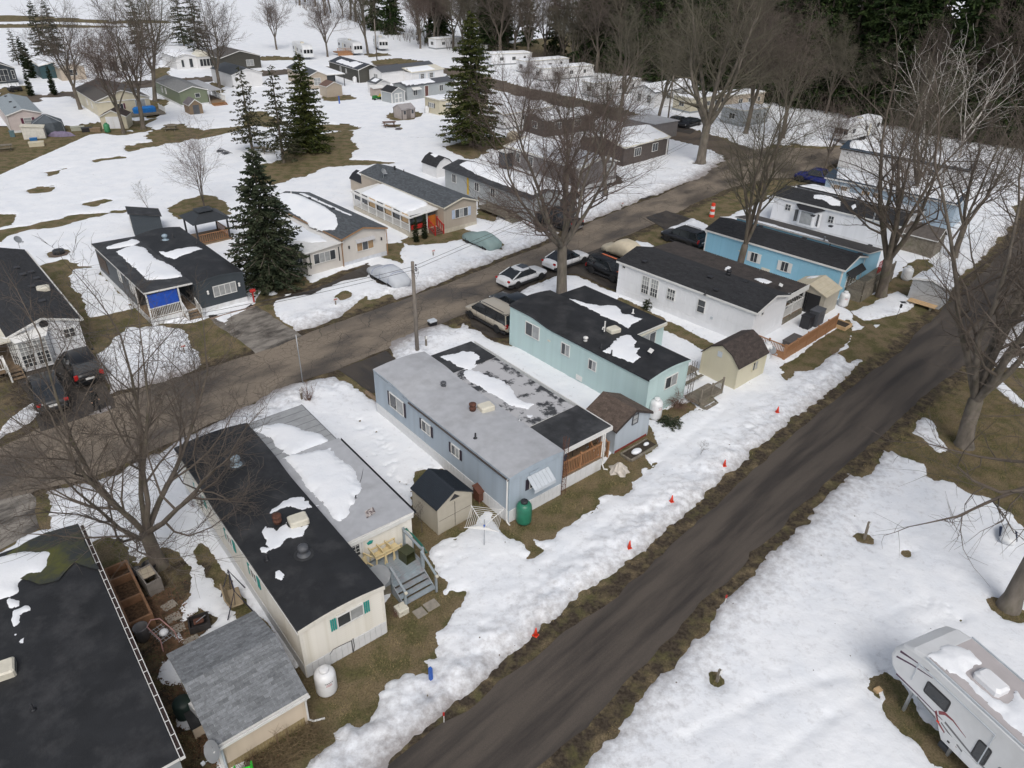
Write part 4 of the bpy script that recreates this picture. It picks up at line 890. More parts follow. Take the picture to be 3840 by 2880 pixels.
# annex and patio roof
ax=House('x','x',C.wld(3.70,3.45)[:2],39.8,3.5,7.25,2.42,'flat',.06);ax.root.name='annex';ax.root.parent=C.root;ax.root.location=(3.70,3.45,0);ax.root.rotation_euler=(0,0,0)
for k_ in('label','category'):del ax.root[k_]
ax.walls(M_CREAM);ax.boards('F',.75,.118,M_CREAM);ax.roof(M_GREYROOF,.10,.10,.09,edge=M_WHITE)
b=MB().box(-.1,-.1,ax.zr(0,0)+.092,3.6,7.3,ax.zr(0,0)+.096);ax.gut('R',M_BLACKM);ax.door('F',.42,.78,.8,1.62,M_WHITE,glassed=.5)
MB().box(.0,-.13,2.20,3.55,-.06,2.42).build('fascia',M_WHITE,ax.root)
MB().add([(1.25,-.03,1.98),(1.42,-.04,1.92),(1.36,-.04,1.76),(1.14,-.04,1.76),(1.08,-.04,1.92),(1.25,-.06,1.86)],[(0,1,5),(1,2,5),(2,3,5),(3,4,5),(4,0,5)]).build('star_ornament',M_TEAL,ax.root)
MB().tube([(1.9,2.35,2.52),(1.9,2.35,2.72)],.03,6).tube([(1.9,2.35,2.54),(2.3,2.9,2.54),(2.9,3.6,2.53),(3.4,4.3,2.5)],.012,4).build('roof_fitting',M_BLACKM,ax.root)
tag(poly_sheet('roof_patch',rough_poly([(1.55,.75),(2.1,.85),(2.2,1.3),(1.75,1.2)],.1,.06,3),ax.zr(0,0)+.10,patchy('flaked_patch',(.55,.5,.47),(.12,.09,.09),6,.45,.55),ax.root))
axw=ax;ax.rot=C.rot;ax.o=C.wld(3.70,3.45)
zz=lambda*q:[ax.loc(553+x/4,829.5+y/4,2.56) for x,y in q]
ax.label='cream annex'
s_=ax.snowcap([zz((300,605),(370,600),(540,560),(640,550),(740,650),(800,700),(870,790),(900,900),(850,1020),(810,1110),(740,1205),(690,1180),(480,940),(330,740),(240,640))],.20,'deep snow left on the pale flat annex roof',.09,.14)
# glazed patio roof behind it
pr=empty('patio_roof',(3.72,10.78,0),0,C.root);PW,PL=3.45,4.25
fr=MB()
for i in range(8):fr.box(0,i*PL/7-.03,2.40,PW,i*PL/7+.03,2.47)
fr.box(-.02,-.05,2.38,.05,PL+.05,2.475).box(PW-.05,-.05,2.38,PW+.03,PL+.05,2.475).build('patio_frame',M_SLATE,pr)
for i in range(7):MB().box(.03,i*PL/7+.02,2.475,PW-.02,(i+1)*PL/7-.02,2.487).build('roof_panel',M_TRANSL,pr)
for x in(.05,PW-.08):
 for y in(.1,PL-.1):MB().box(x-.04,y-.04,0,x+.04,y+.04,2.4).build('post',M_WHITE,pr)
ph=House.__new__(House);ph.W,ph.L,ph.h,ph.kind,ph.rise,ph.rg,ph.lift,ph.ly,ph.rot,ph.t,ph.label=PW,PL,2.487,'flat',0.,.5,0,99,C.rot,0.,''
ph.o=C.wld(3.72,10.78)
zz=lambda*q:[ph.loc(553+x/4,829.5+y/4,2.5) for x,y in q]
ph.snowcap([zz((-30,395),(90,340),(230,345),(340,365),(440,395),(530,420),(600,460),(630,490),(560,520),(440,570),(370,605),(300,625),(200,560),(80,430))],.16,'snow sheet on the ribbed clear patio roof',.09,.14)
# deck and stairs of C
dk=empty('porch_deck',(0,0,0),0,C.root)
deck(dk,3.72,1.75,6.75,3.42,.78,M_GREYP);stairs(dk,5.0,6.6,1.75,.78,4,M_GREYP,.27)
MB().box(3.74,1.76,0,6.73,1.80,.56).build('deck_skirt',M_OLDW,dk)
railing(dk,(6.7,3.4,0),(6.7,1.75,0),.78,.9,M_GREYP,.9,.04,post_n=2);
for x in(5.0,6.62):
 MB().hexa([(x-.05,1.75,1.60),(x+.05,1.75,1.60),(x+.05,.5,1.02),(x-.05,.5,1.02),(x-.05,1.75,1.65),(x+.05,1.75,1.65),(x+.05,.5,1.07),(x-.05,.5,1.07)]).build('handrail',M_GREYP,dk)
 for y,z in((1.72,1.6),(.58,1.03)):MB().box(x-.045,y-.045,0,x+.045,y+.045,z).build('post',M_GREYP,dk)
 MB().box(x-.06,.44,1.0,x+.06,.56,1.09).build('rail_cap',M_OFFW,dk)
dish_part(dk,(4.35,1.72,.78),None,R(-20),.55)
MB().bbox(5.1,-.25,0,5.6,.25,.05,.01).build('path_slab',M_STONE,dk);MB().bbox(5.68,-.2,0,6.3,.3,.05,.01).build('path_slab',M_STONE,dk)
MB().bbox(4.5,.3,0,5.0,.8,.32,.02).build('step_block',M_OFFW,dk)
tf=C.wld
for i in range(3):
 t=thing('garden_chair',tf(5.15+i*.42,3.12,.78),C.rot+R(90),'cream plastic garden chair in the row folded together on the grey deck, %s of three'%('left','middle','right')[i],'chair','plastic chairs on the grey deck')
 resin_chair(t,M_CHAIRY,Matrix.Rotation(R(4*i),4,'Z'))
t=thing('garden_chair',tf(4.35,2.75,.78),C.rot+R(10),'cream plastic garden chair tipped over against the cream wall','chair','plastic chairs on the grey deck')
resin_chair(t,M_CHAIRY,Matrix.Translation((0,.3,.55))@Matrix.Rotation(R(-100),4,'X')@Matrix.Translation((0,0,-.45)))
t=thing('storage_bin',tf(6.28,2.45,.78),C.rot+R(8),'dark olive plastic bin lying open on its side on the deck','bin')
MB().box(-.27,-.3,0,.27,.3,.04).box(-.27,-.3,.56,.27,.3,.6).box(-.27,-.26,.04,-.23,.3,.56).box(.23,-.26,.04,.27,.3,.56).build('body',mat('olive_bin',(.045,.05,.022),.5),t);MB().box(-.23,.26,.04,.23,.30,.56).build('bottom',mat('olive_bin',(.045,.05,.022),.5),t)
t=thing('garden_hose',tf(6.85,2.9,0),C.rot,'green garden hose looped over the grey deck rail','hose')
b=MB()
for k in range(4):b.tube([(-.06+.03*k,.5,1.68),(.02,0.,1.72-.04*k),(.05+.02*k,-.8,1.62-.10*k),(.09,-1.1-.04*k,1.35),(.12,-.9,1.05+.05*k)],.014,5)
b.build('hose',mat('green_hose',(.02,.16,.12),.5),t)
propane(at(707,1492),M_TANKW,'white propane tank before the cream home with teal shutters',1.35,.42,rz=R(35))
# blue post, stakes, cones
post_thing('marker_post',931,1472,.66,.13,M_BLUEPOST,'blue wooden marker post standing in dirty snow by the lane','post',cap=M_BLUEPOST)
for x,y,l_ in((959,1560,'red and white reflector stake at the wet lane edge'),(1565,1305,'red and white reflector stake on the grassy lane verge')):
 t=thing('reflector_stake',at(x,y),0,l_,'stake','reflector stakes');MB().tube([(0,0,0),(0.01,0,.42)],.018,6).build('shaft',M_WHITE,t);MB().box(-.035,-.02,.40,.04,.02,.58).build('reflector',M_RED,t)
for x,y,z,l_ in((1157,1372,.03,'red cone on the wet lane edge, nearest of the row'),(1358,1190,.17,'red cone on the snowbank opposite the round clothes dryer'),(1449,1092,.2,'small red cone on the snowbank, third from the near end'),(1563,1012,.2,'red cone on the snowbank below the blue shed'),(1677,898,.17,'farthest small red cone on the snowbank')):cone(x,y,l_,z,.36 if y>1150 else .32)
# ------------------------------------------------------------------ beige shed with black roof, between C and G
S1=House('storage_shed','small beige plastic storage shed with black roof beside the clothes dryer',at(947,1156),42,2.10,2.12,1.72,'gable',.62,cat='shed')
S1.walls(M_BEIGEP);S1.roof(mat('black_shed_roof',(.016,.022,.030),.6,.12,3),.10,.06,.05);S1.boards('FL',.08,.115,M_BEIGEP,.012);S1.trim(M_BEIGEP)
b=MB()
for k in range(14):
 for sx in(0,1):
  q=k/14*1.1;x=q-.08 if sx==0 else 2.18-q;
  b.box(x-.004,-.05,S1.zr(x,0)+.052,x+.004,2.16,S1.zr(x,0)+.066)
b.build('roof_rib',mat('black_shed_roof',(.016,.022,.030),.6,.12,3),S1.rf)
MB().box(.03,-.012,.10,1.03,-.022,1.62).build('door',M_BEIGEP,S1.root);MB().box(1.06,-.012,.10,2.06,-.022,1.62).build('door',M_BEIGEP,S1.root)
MB().box(1.03,-.03,.1,1.055,-.013,1.64).box(.03,-.028,.86,2.06,-.023,.875).build('door_gap',M_BLACKP,S1.root)
MB().add([(.72,-.02,1.80),(1.38,-.02,1.80),(1.05,-.02,2.12)],[(0,1,2)]).build('gable_vent',M_BLACKP,S1.root)
# rotary dryer
t=thing('rotary_clothes_dryer',at(1046,1181),R(20),'white rotary clothes dryer with four arms of line above the snow','clothes dryer')
MB().tube([(0,0,0),(0,0,1.75)],.025,8).build('pole',M_METAL,t);MB().lathe([(.05,1.28),(.055,1.40),(.04,1.44)],10).build('hub',M_BLUEPOST,t)
ends=[]
for k in range(4):a=k*math.pi/2+.3;e=(1.15*math.cos(a),1.15*math.sin(a),1.85);ends.append(Vector(e));MB().tube([(0,0,1.34),e],.022,6).build('arm',M_WHITE,t)
for j in range(7):
 b=MB();c0=Vector((0,0,1.34));q=.35+.1*j
 for k in range(4):b.tube([c0.lerp(ends[k],q),c0.lerp(ends[(k+1)%4],q)],.011,4,False)
 b.build('line',M_WHITE,t)
 # rust-brown box by the wall, saplings
t=thing('wooden_bin',at(1038,1080),R(42),'reddish brown wooden box with sloped lid by the blue-grey wall','box')
MB().hexa([(-.3,-.25,.15),(.3,-.25,.15),(.3,.25,.15),(-.3,.25,.15),(-.3,-.25,.75),(.3,-.25,.75),(.3,.25,.95),(-.3,.25,.95)]).build('body',mat('redwood',(.11,.042,.025),.7,.2,5),t)
MB().hexa([(-.36,-.32,.74),(.36,-.32,.74),(.36,.28,.96),(-.36,.28,.96),(-.36,-.32,.78),(.36,-.32,.78),(.36,.28,1.0),(-.36,.28,1.0)]).build('lid',mat('redwood',(.11,.042,.025),.7,.2,5),t)
for x in(-.25,.25):
 for y in(-.2,.2):MB().box(x-.03,y-.03,0,x+.03,y+.03,.16).build('leg',M_WOOD,t)
 # ------------------------------------------------------------------ helpers for the homes along the lane
def sub_house(P,name,x,y,W,Ln,h,kind='flat',rise=.06,ridge=.5):
 """an annex: a House whose frame hangs under the home P"""
 q=House.__new__(House);q.W,q.L,q.h,q.kind,q.rise,q.rg,q.lift,q.ly,q.rot,q.t,q.label=W,Ln,h,kind,rise,ridge,0.,99.,P.rot,.1,P.label
 q.o=P.wld(x,y);q.root=empty(name,(x,y,0),0,P.root);q.ox=q.oy=.1;return q
def vpanels(H,faces,z0,z1,pw,m,out=.018):
 for f in faces:
  Ln=H.W if f in 'FB' else H.L;n=max(1,round(Ln/pw));w=Ln/n
  me=cached(('vp',round(w,3),z0,z1,m.name),lambda:MB().bbox(-w/2+.004,-out,0,w/2-.004,.004,z1-z0,.006).mesh('wall_panel',m))
  for i in range(n):p,rz=H.face(f,(i+.5)*w,z0);put('wall_panel',me,H.wall,p,rz)
def lattice_tower(loc,rz,h,m,label,w=.30):
 t=thing('antenna_tower',loc,rz,label,'antenna tower','lattice antenna towers');ps=[(0,0),(w,0),(w/2,w*.86)]
 for x,y in ps:MB().tube([(x,y,0),(x,y,h)],.017,5).build('upright',m,t)
 n=int(h/.34)
 for i in range(n):
  z=.25+i*.34;b=MB()
  for(a,c) in((0,1),(1,2),(2,0)):b.tube([(*ps[a],z),(*ps[c],z)],.009,4,False).tube([(*ps[a],z),(*ps[c],z+.30)],.007,4,False)
  b.build('lattice_rung',m,t)
 MB().tube([(w/2,w*.3,h-.2),(w/2,w*.3,h+.1)],.02,5).build('mast',m,t);return t
def panel_antenna(H,x,y,z,label='x'):
 p=empty('internet_antenna',(x,y,z),R(20),H.root)
 MB().tube([(0,0,-.05),(0,.02,.38)],.022,6).build('mast',M_SLATE,p);b=MB().bbox(-.26,-.15,0,.26,.15,.035,.012);b.xf(Matrix.Translation((0,0,.38))@Matrix.Rotation(R(18),4,'X'));b.build('panel',M_WHITE,p)
 # ------------------------------------------------------------------ G: blue-grey home, grey coated roof
G=House('mobile_home','blue-grey mobile home with pale grey coated roof and striped awning',at(1098,1129),40.5,3.62,12.9,2.82,'arch',.14,lift=.22,lift_y=8.6)
G.walls(M_BLUEG);G.roof(M_GREYROOF,.05,.05,.10,edge=M_BLUEG);G.skirt(.78,M_SKIRT,panels='FL',pw=.30);G.boards('FL',.78,.165,M_BLUEG,.016);G.trim(M_BLUEG);G.fascia(M_BLUEG,.26,'F')
tag(poly_sheet('flaking_coat',rough_poly([(.2,.0),(3.5,.05),(3.4,2.2),(2.4,2.0),(1.6,2.6),(.4,1.5)],.2,.1,2),0,M_PEEL2,G.root),kind='stuff')
fc=G.root.children[-1];fm=fc.data
for v in fm.vertices:v.co.z=G.zr(v.co.x,0)+.108
SHP=mat('dark_plum_shutter',(.03,.02,.035),.5)
G.win('F',1.72,1.92,.75,.62,2,1,M_GL,shut=(.24,SHP,3));
for a_,w_,h_ in((10.4,1.45,.92),(7.3,.80,.66),(4.5,.66,.6)):G.win('L',a_,1.92,w_,h_,2,1,[M_GL,M_GLC],shut=(.20,SHP,3))
aw=empty('awning',(1.85,-.04,2.38),0,G.root)
for i in range(6):MB().hexa([(-.72+i*.24+.006,-.62,-.46),(-.72+(i+1)*.24-.006,-.62,-.46),(-.72+(i+1)*.24-.006,0,0),(-.72+i*.24+.006,0,0),(-.72+i*.24+.006,-.62,-.42),(-.72+(i+1)*.24-.006,-.62,-.42),(-.72+(i+1)*.24-.006,0,.04),(-.72+i*.24+.006,0,.04)]).build('awning_strip',M_ALU,aw)
MB().box(-.72,-.63,-.62,.72,-.615,-.44).build('valance',M_ALU,aw)
MB().box(1.3,-.07,2.46,2.0,-.035,2.60).build('vent_cover',M_BLUEG,G.root)
MB().box(-.13,.0,2.74,-.055,9.0,2.80).build('gutter',mat('brown_gutter',(.07,.055,.05),.6),G.root);G.drain(-.10,.06,2.8)
G.rv('mush',*G.loc(958,832,3.1),m=M_SLATE);G.rv('stack',*G.loc(1021,888,3.));G.rv('ac',*G.loc(1050,884,3.));G.rv('pipe',*G.loc(1027,946,3.));G.rv('pipe',*G.loc(1122,905,3.),m=M_METAL)
ga=sub_house(G,'annex',3.64,3.05,3.75,9.9,2.52);ga.walls(M_BLUEG);ga.roof(M_PEEL,.0,.0,.08,edge=M_WHITE)
MB().box(-.02,-2.72,2.50,3.98,.02,2.60).build('porch_roof',M_MEMB2,ga.root);MB().box(-.02,-2.80,2.36,4.02,-2.73,2.62).box(3.985,-2.73,2.36,4.04,9.9,2.62).build('fascia',M_WHITE,ga.root)
MB().box(0.02,7.25,2.665,3.74,9.9,2.672).build('roof_patch',M_MEMB2,ga.root)
MB().box(.02,-.035,.78,3.25,-.006,2.45).build('porch_wall',mat('osb_board',(.33,.22,.12),.8,.2,6),ga.root)
zz=lambda*q:[ga.loc(x,y,2.66) for x,y in q]
ga.snowcap([zz((938,770),(1000,757),(1030,758),(1045,775),(1015,797),(1000,800),(975,785)),zz((1003,797),(1035,800),(1090,825),(1106,838),(1121,860),(1150,873),(1138,884),(1106,878),(1085,865),(1040,838),(1000,812)),zz((1132,893),(1150,897),(1148,904),(1138,902))],.08,'ragged snow strip on the peeling grey annex roof',.08,.14)
gd=empty('porch_deck',(0,0,0),0,G.root);deck(gd,3.66,.25,6.95,3.0,.82,M_WOOD,along='y')
railing(gd,(3.72,.30,0),(6.92,.30,0),.82,.95,M_CEDAR,.125,.04,post_n=3)
gs=MB()
for i in range(8):MB().bbox(3.66+i*.41,.18,0,3.66+(i+1)*.41-.012,.22,.78,.008).build('skirt_panel',M_SKIRT,gd)
for x in(6.90,):MB().box(x,.24,.82,x+.10,.34,2.40).build('porch_post',M_WHITE,gd)
MB().tube([(7.05,.22,2.40),(7.05,.2,.6),(6.98,.15,.35),(7.05,.05,.05),(7.2,-.1,.03)],.045,6).build('downpipe',M_WHITE,gd)
deck(gd,6.97,1.95,8.05,3.0,.82,M_WOOD,along='y');stairs(gd,7.02,8.0,1.95,.82,4,M_WOOD,.30)
railing(gd,(8.04,2.9,0),(8.04,1.95,0),.82,.95,M_CEDAR,.13,.04,post_n=2);railing(gd,(8.04,1.95,0),(8.04,.75,0),(.82,.05),.95,M_CEDAR,.13,.04,post_n=2);railing(gd,(6.99,1.2,0),(6.99,.75,0),(.42,.1),.9,M_CEDAR,.2,.04,post_n=2)
lattice_tower(G.wld(3.58,-.12),G.rot,3.7,M_RUST,'rusty lattice antenna tower beside the cedar porch rail')
for i,(x,y,r_) in enumerate(((5.9,1.7,200),(4.6,1.2,160))):
 t=thing('porch_chair',G.wld(x,y,.82),G.rot+R(r_),('blue sling chair on the cedar railed porch, nearer the stairs','blue sling chair on the cedar railed porch, nearer the antenna tower')[i],'chair','porch chairs')
 sl=mat('blue_sling',(.035,.075,.12),.7)
 MB().hexa([(-.25,-.25,.40),(.25,-.25,.40),(.25,.22,.36),(-.25,.22,.36),(-.25,-.25,.43),(.25,-.25,.43),(.25,.22,.39),(-.25,.22,.39)]).build('seat',sl,t);MB().hexa([(-.25,.22,.38),(.25,.22,.38),(.25,.25,.38),(-.25,.25,.38),(-.25,.42,.98),(.25,.42,.98),(.25,.45,.98),(-.25,.45,.98)]).build('backrest',sl,t)
 for sx in(-.27,.27):MB().tube([(sx,-.26,0),(sx,-.24,.58),(sx,.28,.62),(sx,.30,0)],.018,6).build('leg_frame',M_BLACKM,t)
t=thing('covered_heap',G.wld(7.65,-.55),G.rot,'crumpled off-white tarp heap at the foot of the porch stairs','tarp')
b=MB();n=14
rn=random.Random(3);vs=[(0,0,.62)]
for r_,z_ in((.18,.45),(.38,.2),(.55,.0)):
 for k in range(n):q=1+.28*math.sin(k*2.3+r_*9)+rn.uniform(-.1,.1);vs.append((r_*q*math.cos(k*6.283/n),r_*q*math.sin(k*6.283/n),z_+rn.uniform(-.04,.05) if z_ else 0))
fs=[(0,1+k,1+(k+1)%n) for k in range(n)]+[(1+i*n+k,1+(i+1)*n+k,1+(i+1)*n+(k+1)%n,1+i*n+(k+1)%n) for i in range(2) for k in range(n)]
b.add(vs,fs);b.build('tarp',mat('dirty_tarp',(.52,.48,.43),.8,.15,4),t)
propane(at(1131,1128),M_TANKG,'dark green propane tank with black cap at the blue-grey corner',1.45,.40,M_BLACKM,txt=False)
# blue shed with brown shingles
q0=off(at(1327.7,978.6),42,-.12,0);BS=House('garden_shed','pale blue garden shed with brown shingle roof and small gable window',q0,42,3.0,2.35,1.72,'gable',.72,.5,cat='shed')
M_PB=mat('pale_blue_shed',(.42,.47,.52),.5,.05,2,dirt=(.31,.34,.37),dscale=1.4,damt=.4)
BS.walls(M_PB);BS.roof(SH_BROWN[0],.16,.14,.06);BS.boards('FL',.16,.115,M_PB,.014);BS.trim(M_PB,w=.06);BS.shingles(SH_BROWN,.145,.30,'LR',150);BS.ridge_cap(SH_BROWN[1]);BS.fascia(SH_DBROWN[0],.13,'F')
BS.win('F',1.62,1.78,.42,.58,1,2,M_GLC,M_SLATE);MB().box(-.02,-.025,0,3.02,-.004,.16).build('base_trim',mat('red_base',(.22,.04,.03),.8),BS.root)
t=thing('garden_bed',BS.wld(1.4,-.75),BS.rot,'timber edged garden bed with snow scraps below the blue shed','garden bed')
for a_ in((-1.2,-.48,1.2,-.36),(-1.2,.36,1.2,.44),(-1.25,-.36,-1.13,.36)):MB().bbox(a_[0],a_[1],0,a_[2],a_[3],.16,.02).build('timber',M_OLDW,t)
MB().box(-1.13,-.36,0,1.2,.36,.07).build('soil',mat('dark_soil',(.05,.038,.026),.95,.4,10,bump=.05,bscale=25),t)
for i,(x,y,r_) in enumerate(((-.25,-.05,.40),(.75,.12,.22))):
 b=MB();b.lathe([(r_,0),(r_*.9,.07),(r_*.55,.11),(0,.12)],11,(x,y,.07));b.xf(Matrix.Diagonal((1.,.6,1,1)));b.build('snow_scrap',M_RSNOW,t,True)
propane(at(1414,903),M_TANKW,'white propane tank between the blue shed and the mint home',1.5,.40,rz=R(30))
# ------------------------------------------------------------------ M: mint home, black roof with a wing
Mh=House('mobile_home','mint green mobile home with clean black roof and rear wing',Vector(off(at(1403,818,3.0),42,0,0)),42,3.9,12.8,2.86,'arch',.20,lift=.28,lift_y=8.4)
Mh.walls(M_MINT);Mh.roof(M_MEMB,.09,.08,.10,edge=M_BLACKP);Mh.boards('FL',.05,.145,M_MINT,.018);Mh.trim(M_MINT);Mh.fascia(M_MINT,.16,'F')
Mh.win('F',2.25,2.0,1.15,.78,2,1,[M_GL,M_GLC]);Mh.win('L',10.4,2.1,1.35,.95,2,1,[M_GL,M_GLC]);Mh.win('L',7.1,2.0,.72,.8,2,1,[M_GL,M_GLC]);Mh.win('L',4.6,1.9,.62,.66,2,1,[M_GL,M_GLC])
MB().box(-.06,5.4,.25,-.02,5.95,.62).build('access_hatch',M_WHITE,Mh.root);MB().box(-.05,8.6,1.95,-.02,8.85,2.05).build('wall_light',M_OFFW,Mh.root)
ma=sub_house(Mh,'wing',3.92,4.78,3.6,7.75,2.62,'flat',.05);ma.walls(M_MINT);ma.roof(M_MEMB,.06,.16,.09,edge=M_WHITE);ma.boards('F',.05,.145,M_MINT,.018);ma.win('F',2.0,1.75,1.25,.95,2,1,[M_GLC,M_GL]);MB().box(-.02,-.19,2.42,3.68,-.165,2.60).build('fascia',M_OFFW,ma.root)
zz=lambda*q:[Mh.loc(1106+x/4,414.75+y/4,3.08) for x,y in q]
Mh.snowcap([zz((800,1370),(880,1290),(940,1250),(1030,1232),(1070,1290),(1040,1345),(1112,1355),(1080,1400),(1112,1435),(1050,1478),(920,1430))],.06,'thin snow patch behind the white rooftop unit of the mint home',.08,.15)
zz=lambda*q:[ma.loc(1106+x/4,414.75+y/4,2.74) for x,y in q]
ma.snowcap([zz((470,922),(560,930),(640,962),(760,982),(900,980),(945,1015),(960,1045),(1060,1075),(1135,1093),(1075,1130),(1000,1180),(900,1130),(760,1060),(620,988))],.10,'snow drift along the seam of the mint home\'s black wing roof',.08,.15)
Mh.rv('ac',*Mh.loc(1325,716,3.12),m=M_OFFW);Mh.rv('mush',*Mh.loc(1265,734,3.1),m=M_WHITE);Mh.rv('pipe',*Mh.loc(1298,752,3.05));Mh.rv('pipe',*Mh.loc(1321,765,3.05));Mh.rv('pipe',*Mh.loc(1367,678,2.9),m=M_WHITE)
x,y=Mh.loc(1305,720,3.1);MB().tube([(x,y,3.1),(x,y,4.0)],.05,8).tube([(x,y,3.55),(x-.18,y,3.6),(x-.2,y,3.45)],.05,7).build('flue_pipe',M_WHITE,Mh.rf);MB().lathe([(.12,0),(.10,.12),(.06,.14)],10,(x,y,3.1)).build('flue_boot',M_BLACKM,Mh.rf)
x,y=Mh.loc(1404,770,3.05);panel_antenna(Mh,x,y,3.08)
lattice_tower(at(1486,868),R(42),2.9,mat('dull_iron',(.10,.085,.075),.7,.2),'thin rusty lattice tower between the mint home and the cream barn shed')
# picnic table by the mint home and an old deck
def picnic(loc,rz,label,m=M_OLDW,sc=1.):
 t=thing('picnic_table',loc,rz,label,'picnic table','picnic tables')
 for i in range(5):MB().box(-.9*sc,(-.36+i*.145)*sc,.72*sc,.9*sc,(-.36+i*.145+.135)*sc,.76*sc).build('top_plank',m,t)
 for sy in(-1,1):
  for i in range(2):y=sy*(.62+.13*i);MB().box(-.9*sc,(y-.06)*sc,.42*sc,.9*sc,(y+.06)*sc,.46*sc).build('bench_plank',m,t)
 for x in(-.65,.65):
  for sy in(-1,1):MB().hexa([((x-.03)*sc,(sy*.62-.05)*sc,0),((x+.03)*sc,(sy*.62-.05)*sc,0),((x+.03)*sc,(sy*.62+.05)*sc,0),((x-.03)*sc,(sy*.62+.05)*sc,0),((x-.03)*sc,(sy*.2-.05)*sc,.72*sc),((x+.03)*sc,(sy*.2-.05)*sc,.72*sc),((x+.03)*sc,(sy*.2+.05)*sc,.72*sc),((x-.03)*sc,(sy*.2+.05)*sc,.72*sc)]).build('leg',m,t)
  MB().box((x-.02)*sc,-.75*sc,.37*sc,(x+.02)*sc,.75*sc,.42*sc).build('cross_beam',m,t)
 return t
picnic(at(1480,822),R(42),'dark wooden picnic table beside the mint home')
t=thing('old_deck',at(1512,872),R(42),'mossy weathered deck with railing beside the cream barn shed','deck')
deck(t,-.5,-.3,2.0,.9,.42,M_OLDW);railing(t,(-.45,-.25,0),(1.95,-.25,0),.42,.85,M_OLDW,.14,.035,post_n=3);stairs(t,-.4,.8,-.3,.42,2,M_OLDW)
# cream gambrel shed
q0=off(at((2280+1465*.3255)/KS,(900+1659*.3255)/KS),42,-.82,2.40)
YS=House('barn_shed','cream barn shed with dark brown gambrel roof behind the lane',q0,-48,2.85,3.4,1.82,'gambrel',1.05,.5,cat='shed')
M_YC=mat('mouldy_cream',(.58,.54,.41),.55,.06,2,dirt=(.40,.39,.24),dscale=1.0,damt=.5)
YS.walls(M_YC);YS.roof(SH_DBROWN[0],.10,.10,.06);YS.boards('FR',.1,.12,M_YC,.014);YS.trim(M_YC,w=.06);YS.shingles(SH_DBROWN,.145,.3,'LR',120,seed=8)
YS.win('R',2.05,1.22,.55,.62,2,1,[M_GL,M_GLC],M_YC);MB().box(1.15,-.04,1.95,1.5,-.015,2.35).build('vent_cover',M_ALU,YS.root)
# ------------------------------------------------------------------ W: white home with charcoal shingles, carport, fence
Wh=House('mobile_home','white mobile home with charcoal shingle roof and brown carport',at(1633,672,2.95),44,4.65,12.75,2.86,'gable',.62,.52)
Wh.walls(M_PANELW);Wh.roof(SH_BLACK[0],.14,.22,.08,edge=M_PANELW);Wh.shingles(SH_BLACK,.15,.32,'LR',300,seed=3);Wh.ridge_cap(SH_BLACK[1]);Wh.fascia(M_WHITE,.14);Wh.skirt(.62,M_PANELW,panels='FL',pw=.4)
vpanels(Wh,'FL',1.36,2.76,.42,M_PANELW);Wh.boards('FL',.62,.123,M_PANELW,.014) if False else None
for f_ in 'FL':
 Ln=Wh.W if f_=='F' else Wh.L
 for i in range(6):p,rz=Wh.face(f_,Ln/2,.63+i*.12);put('siding_board',cached(('wb',Ln),lambda:MB().hexa([(-Ln/2,-.016,0),(Ln/2,-.016,0),(Ln/2,.01,0),(-Ln/2,.01,0),(-Ln/2,-.004,.122),(Ln/2,-.004,.122),(Ln/2,.01,.122),(-Ln/2,.01,.122)]).mesh('siding_board',M_PANELW)),Wh.wall,p,rz)
for a_ in(9.85,8.95):Wh.win('L',a_,1.72,.66,1.45,3,4,[M_GLC,M_GLC,M_GLC,M_GLC,M_GLC,M_GLC,M_GL,M_GL,M_GL,M_GL,M_GL,M_GL][::-1])
Wh.win('L',7.3,1.75,.68,.88,3,3,[M_GL]*3+[M_GLC]*3);Wh.win('L',4.45,1.75,.62,1.0,1,2,[M_GL,M_GL]);Wh.win('F',1.0,2.45,.3,.18,1,1,M_GL);Wh.win('L',12.2,2.55,.28,.16,1,1,M_GL)
MB().box(-.07,3.3,1.05,-.03,3.5,1.25).build('dryer_vent',M_ALU,Wh.root)
for x,y in((1393,563),(1534,602),(1548,622),(1609,610)):Wh.rv('box',*Wh.loc(x,y,3.3))
Wh.rv('pipe',*Wh.loc(1524,628,3.2));Wh.rv('stack',*Wh.loc(1574,590,3.4),m=M_BLACKM);x,y=Wh.loc(1687,615,3.2);panel_antenna(Wh,x,y,Wh.zr(x,y)+.1)
cp=sub_house(Wh,'carport',4.7,.25,3.6,12.9,2.5,'flat',.25)
b=MB();n=172;ys=[i*12.95/n for i in range(n+1)]
vs=[(x,y,cp.zr(x,0)+.06+(.022 if i%2 else-.022)) for i,y in enumerate(ys) for x in(-.05,3.72)]
b.add(vs,[(2*i,2*i+1,2*i+3,2*i+2) for i in range(n)]);cp.rf=b.build('roof',mat('dark_brown_corrugated',(.042,.036,.034),.7,.3,2,dirt=(.09,.075,.065),dscale=1.4,damt=.5),cp.root);cp.t=.09
MB().box(-.04,-.14,2.20,3.7,-.10,2.66).build('fascia',M_WHITE,cp.root)
for y in(.02,4.2,8.4,12.7):MB().box(3.45,y,.0,3.57,y+.1,2.55).build('post',M_WHITE,cp.root)
cp.snowcap([[cp.loc((2280+x*.3255)/KS,(900+y*.3255)/KS,2.65) for x,y in((1680,462),(1740,445),(1850,470),(1895,495),(1840,520),(1760,500))],[cp.loc((2280+x*.3255)/KS,(900+y*.3255)/KS,2.65) for x,y in((1340,345),(1380,310),(1425,322),(1390,345),(1350,360))]],.04,'two small snow scraps on the dark corrugated carport roof',.09,.1)
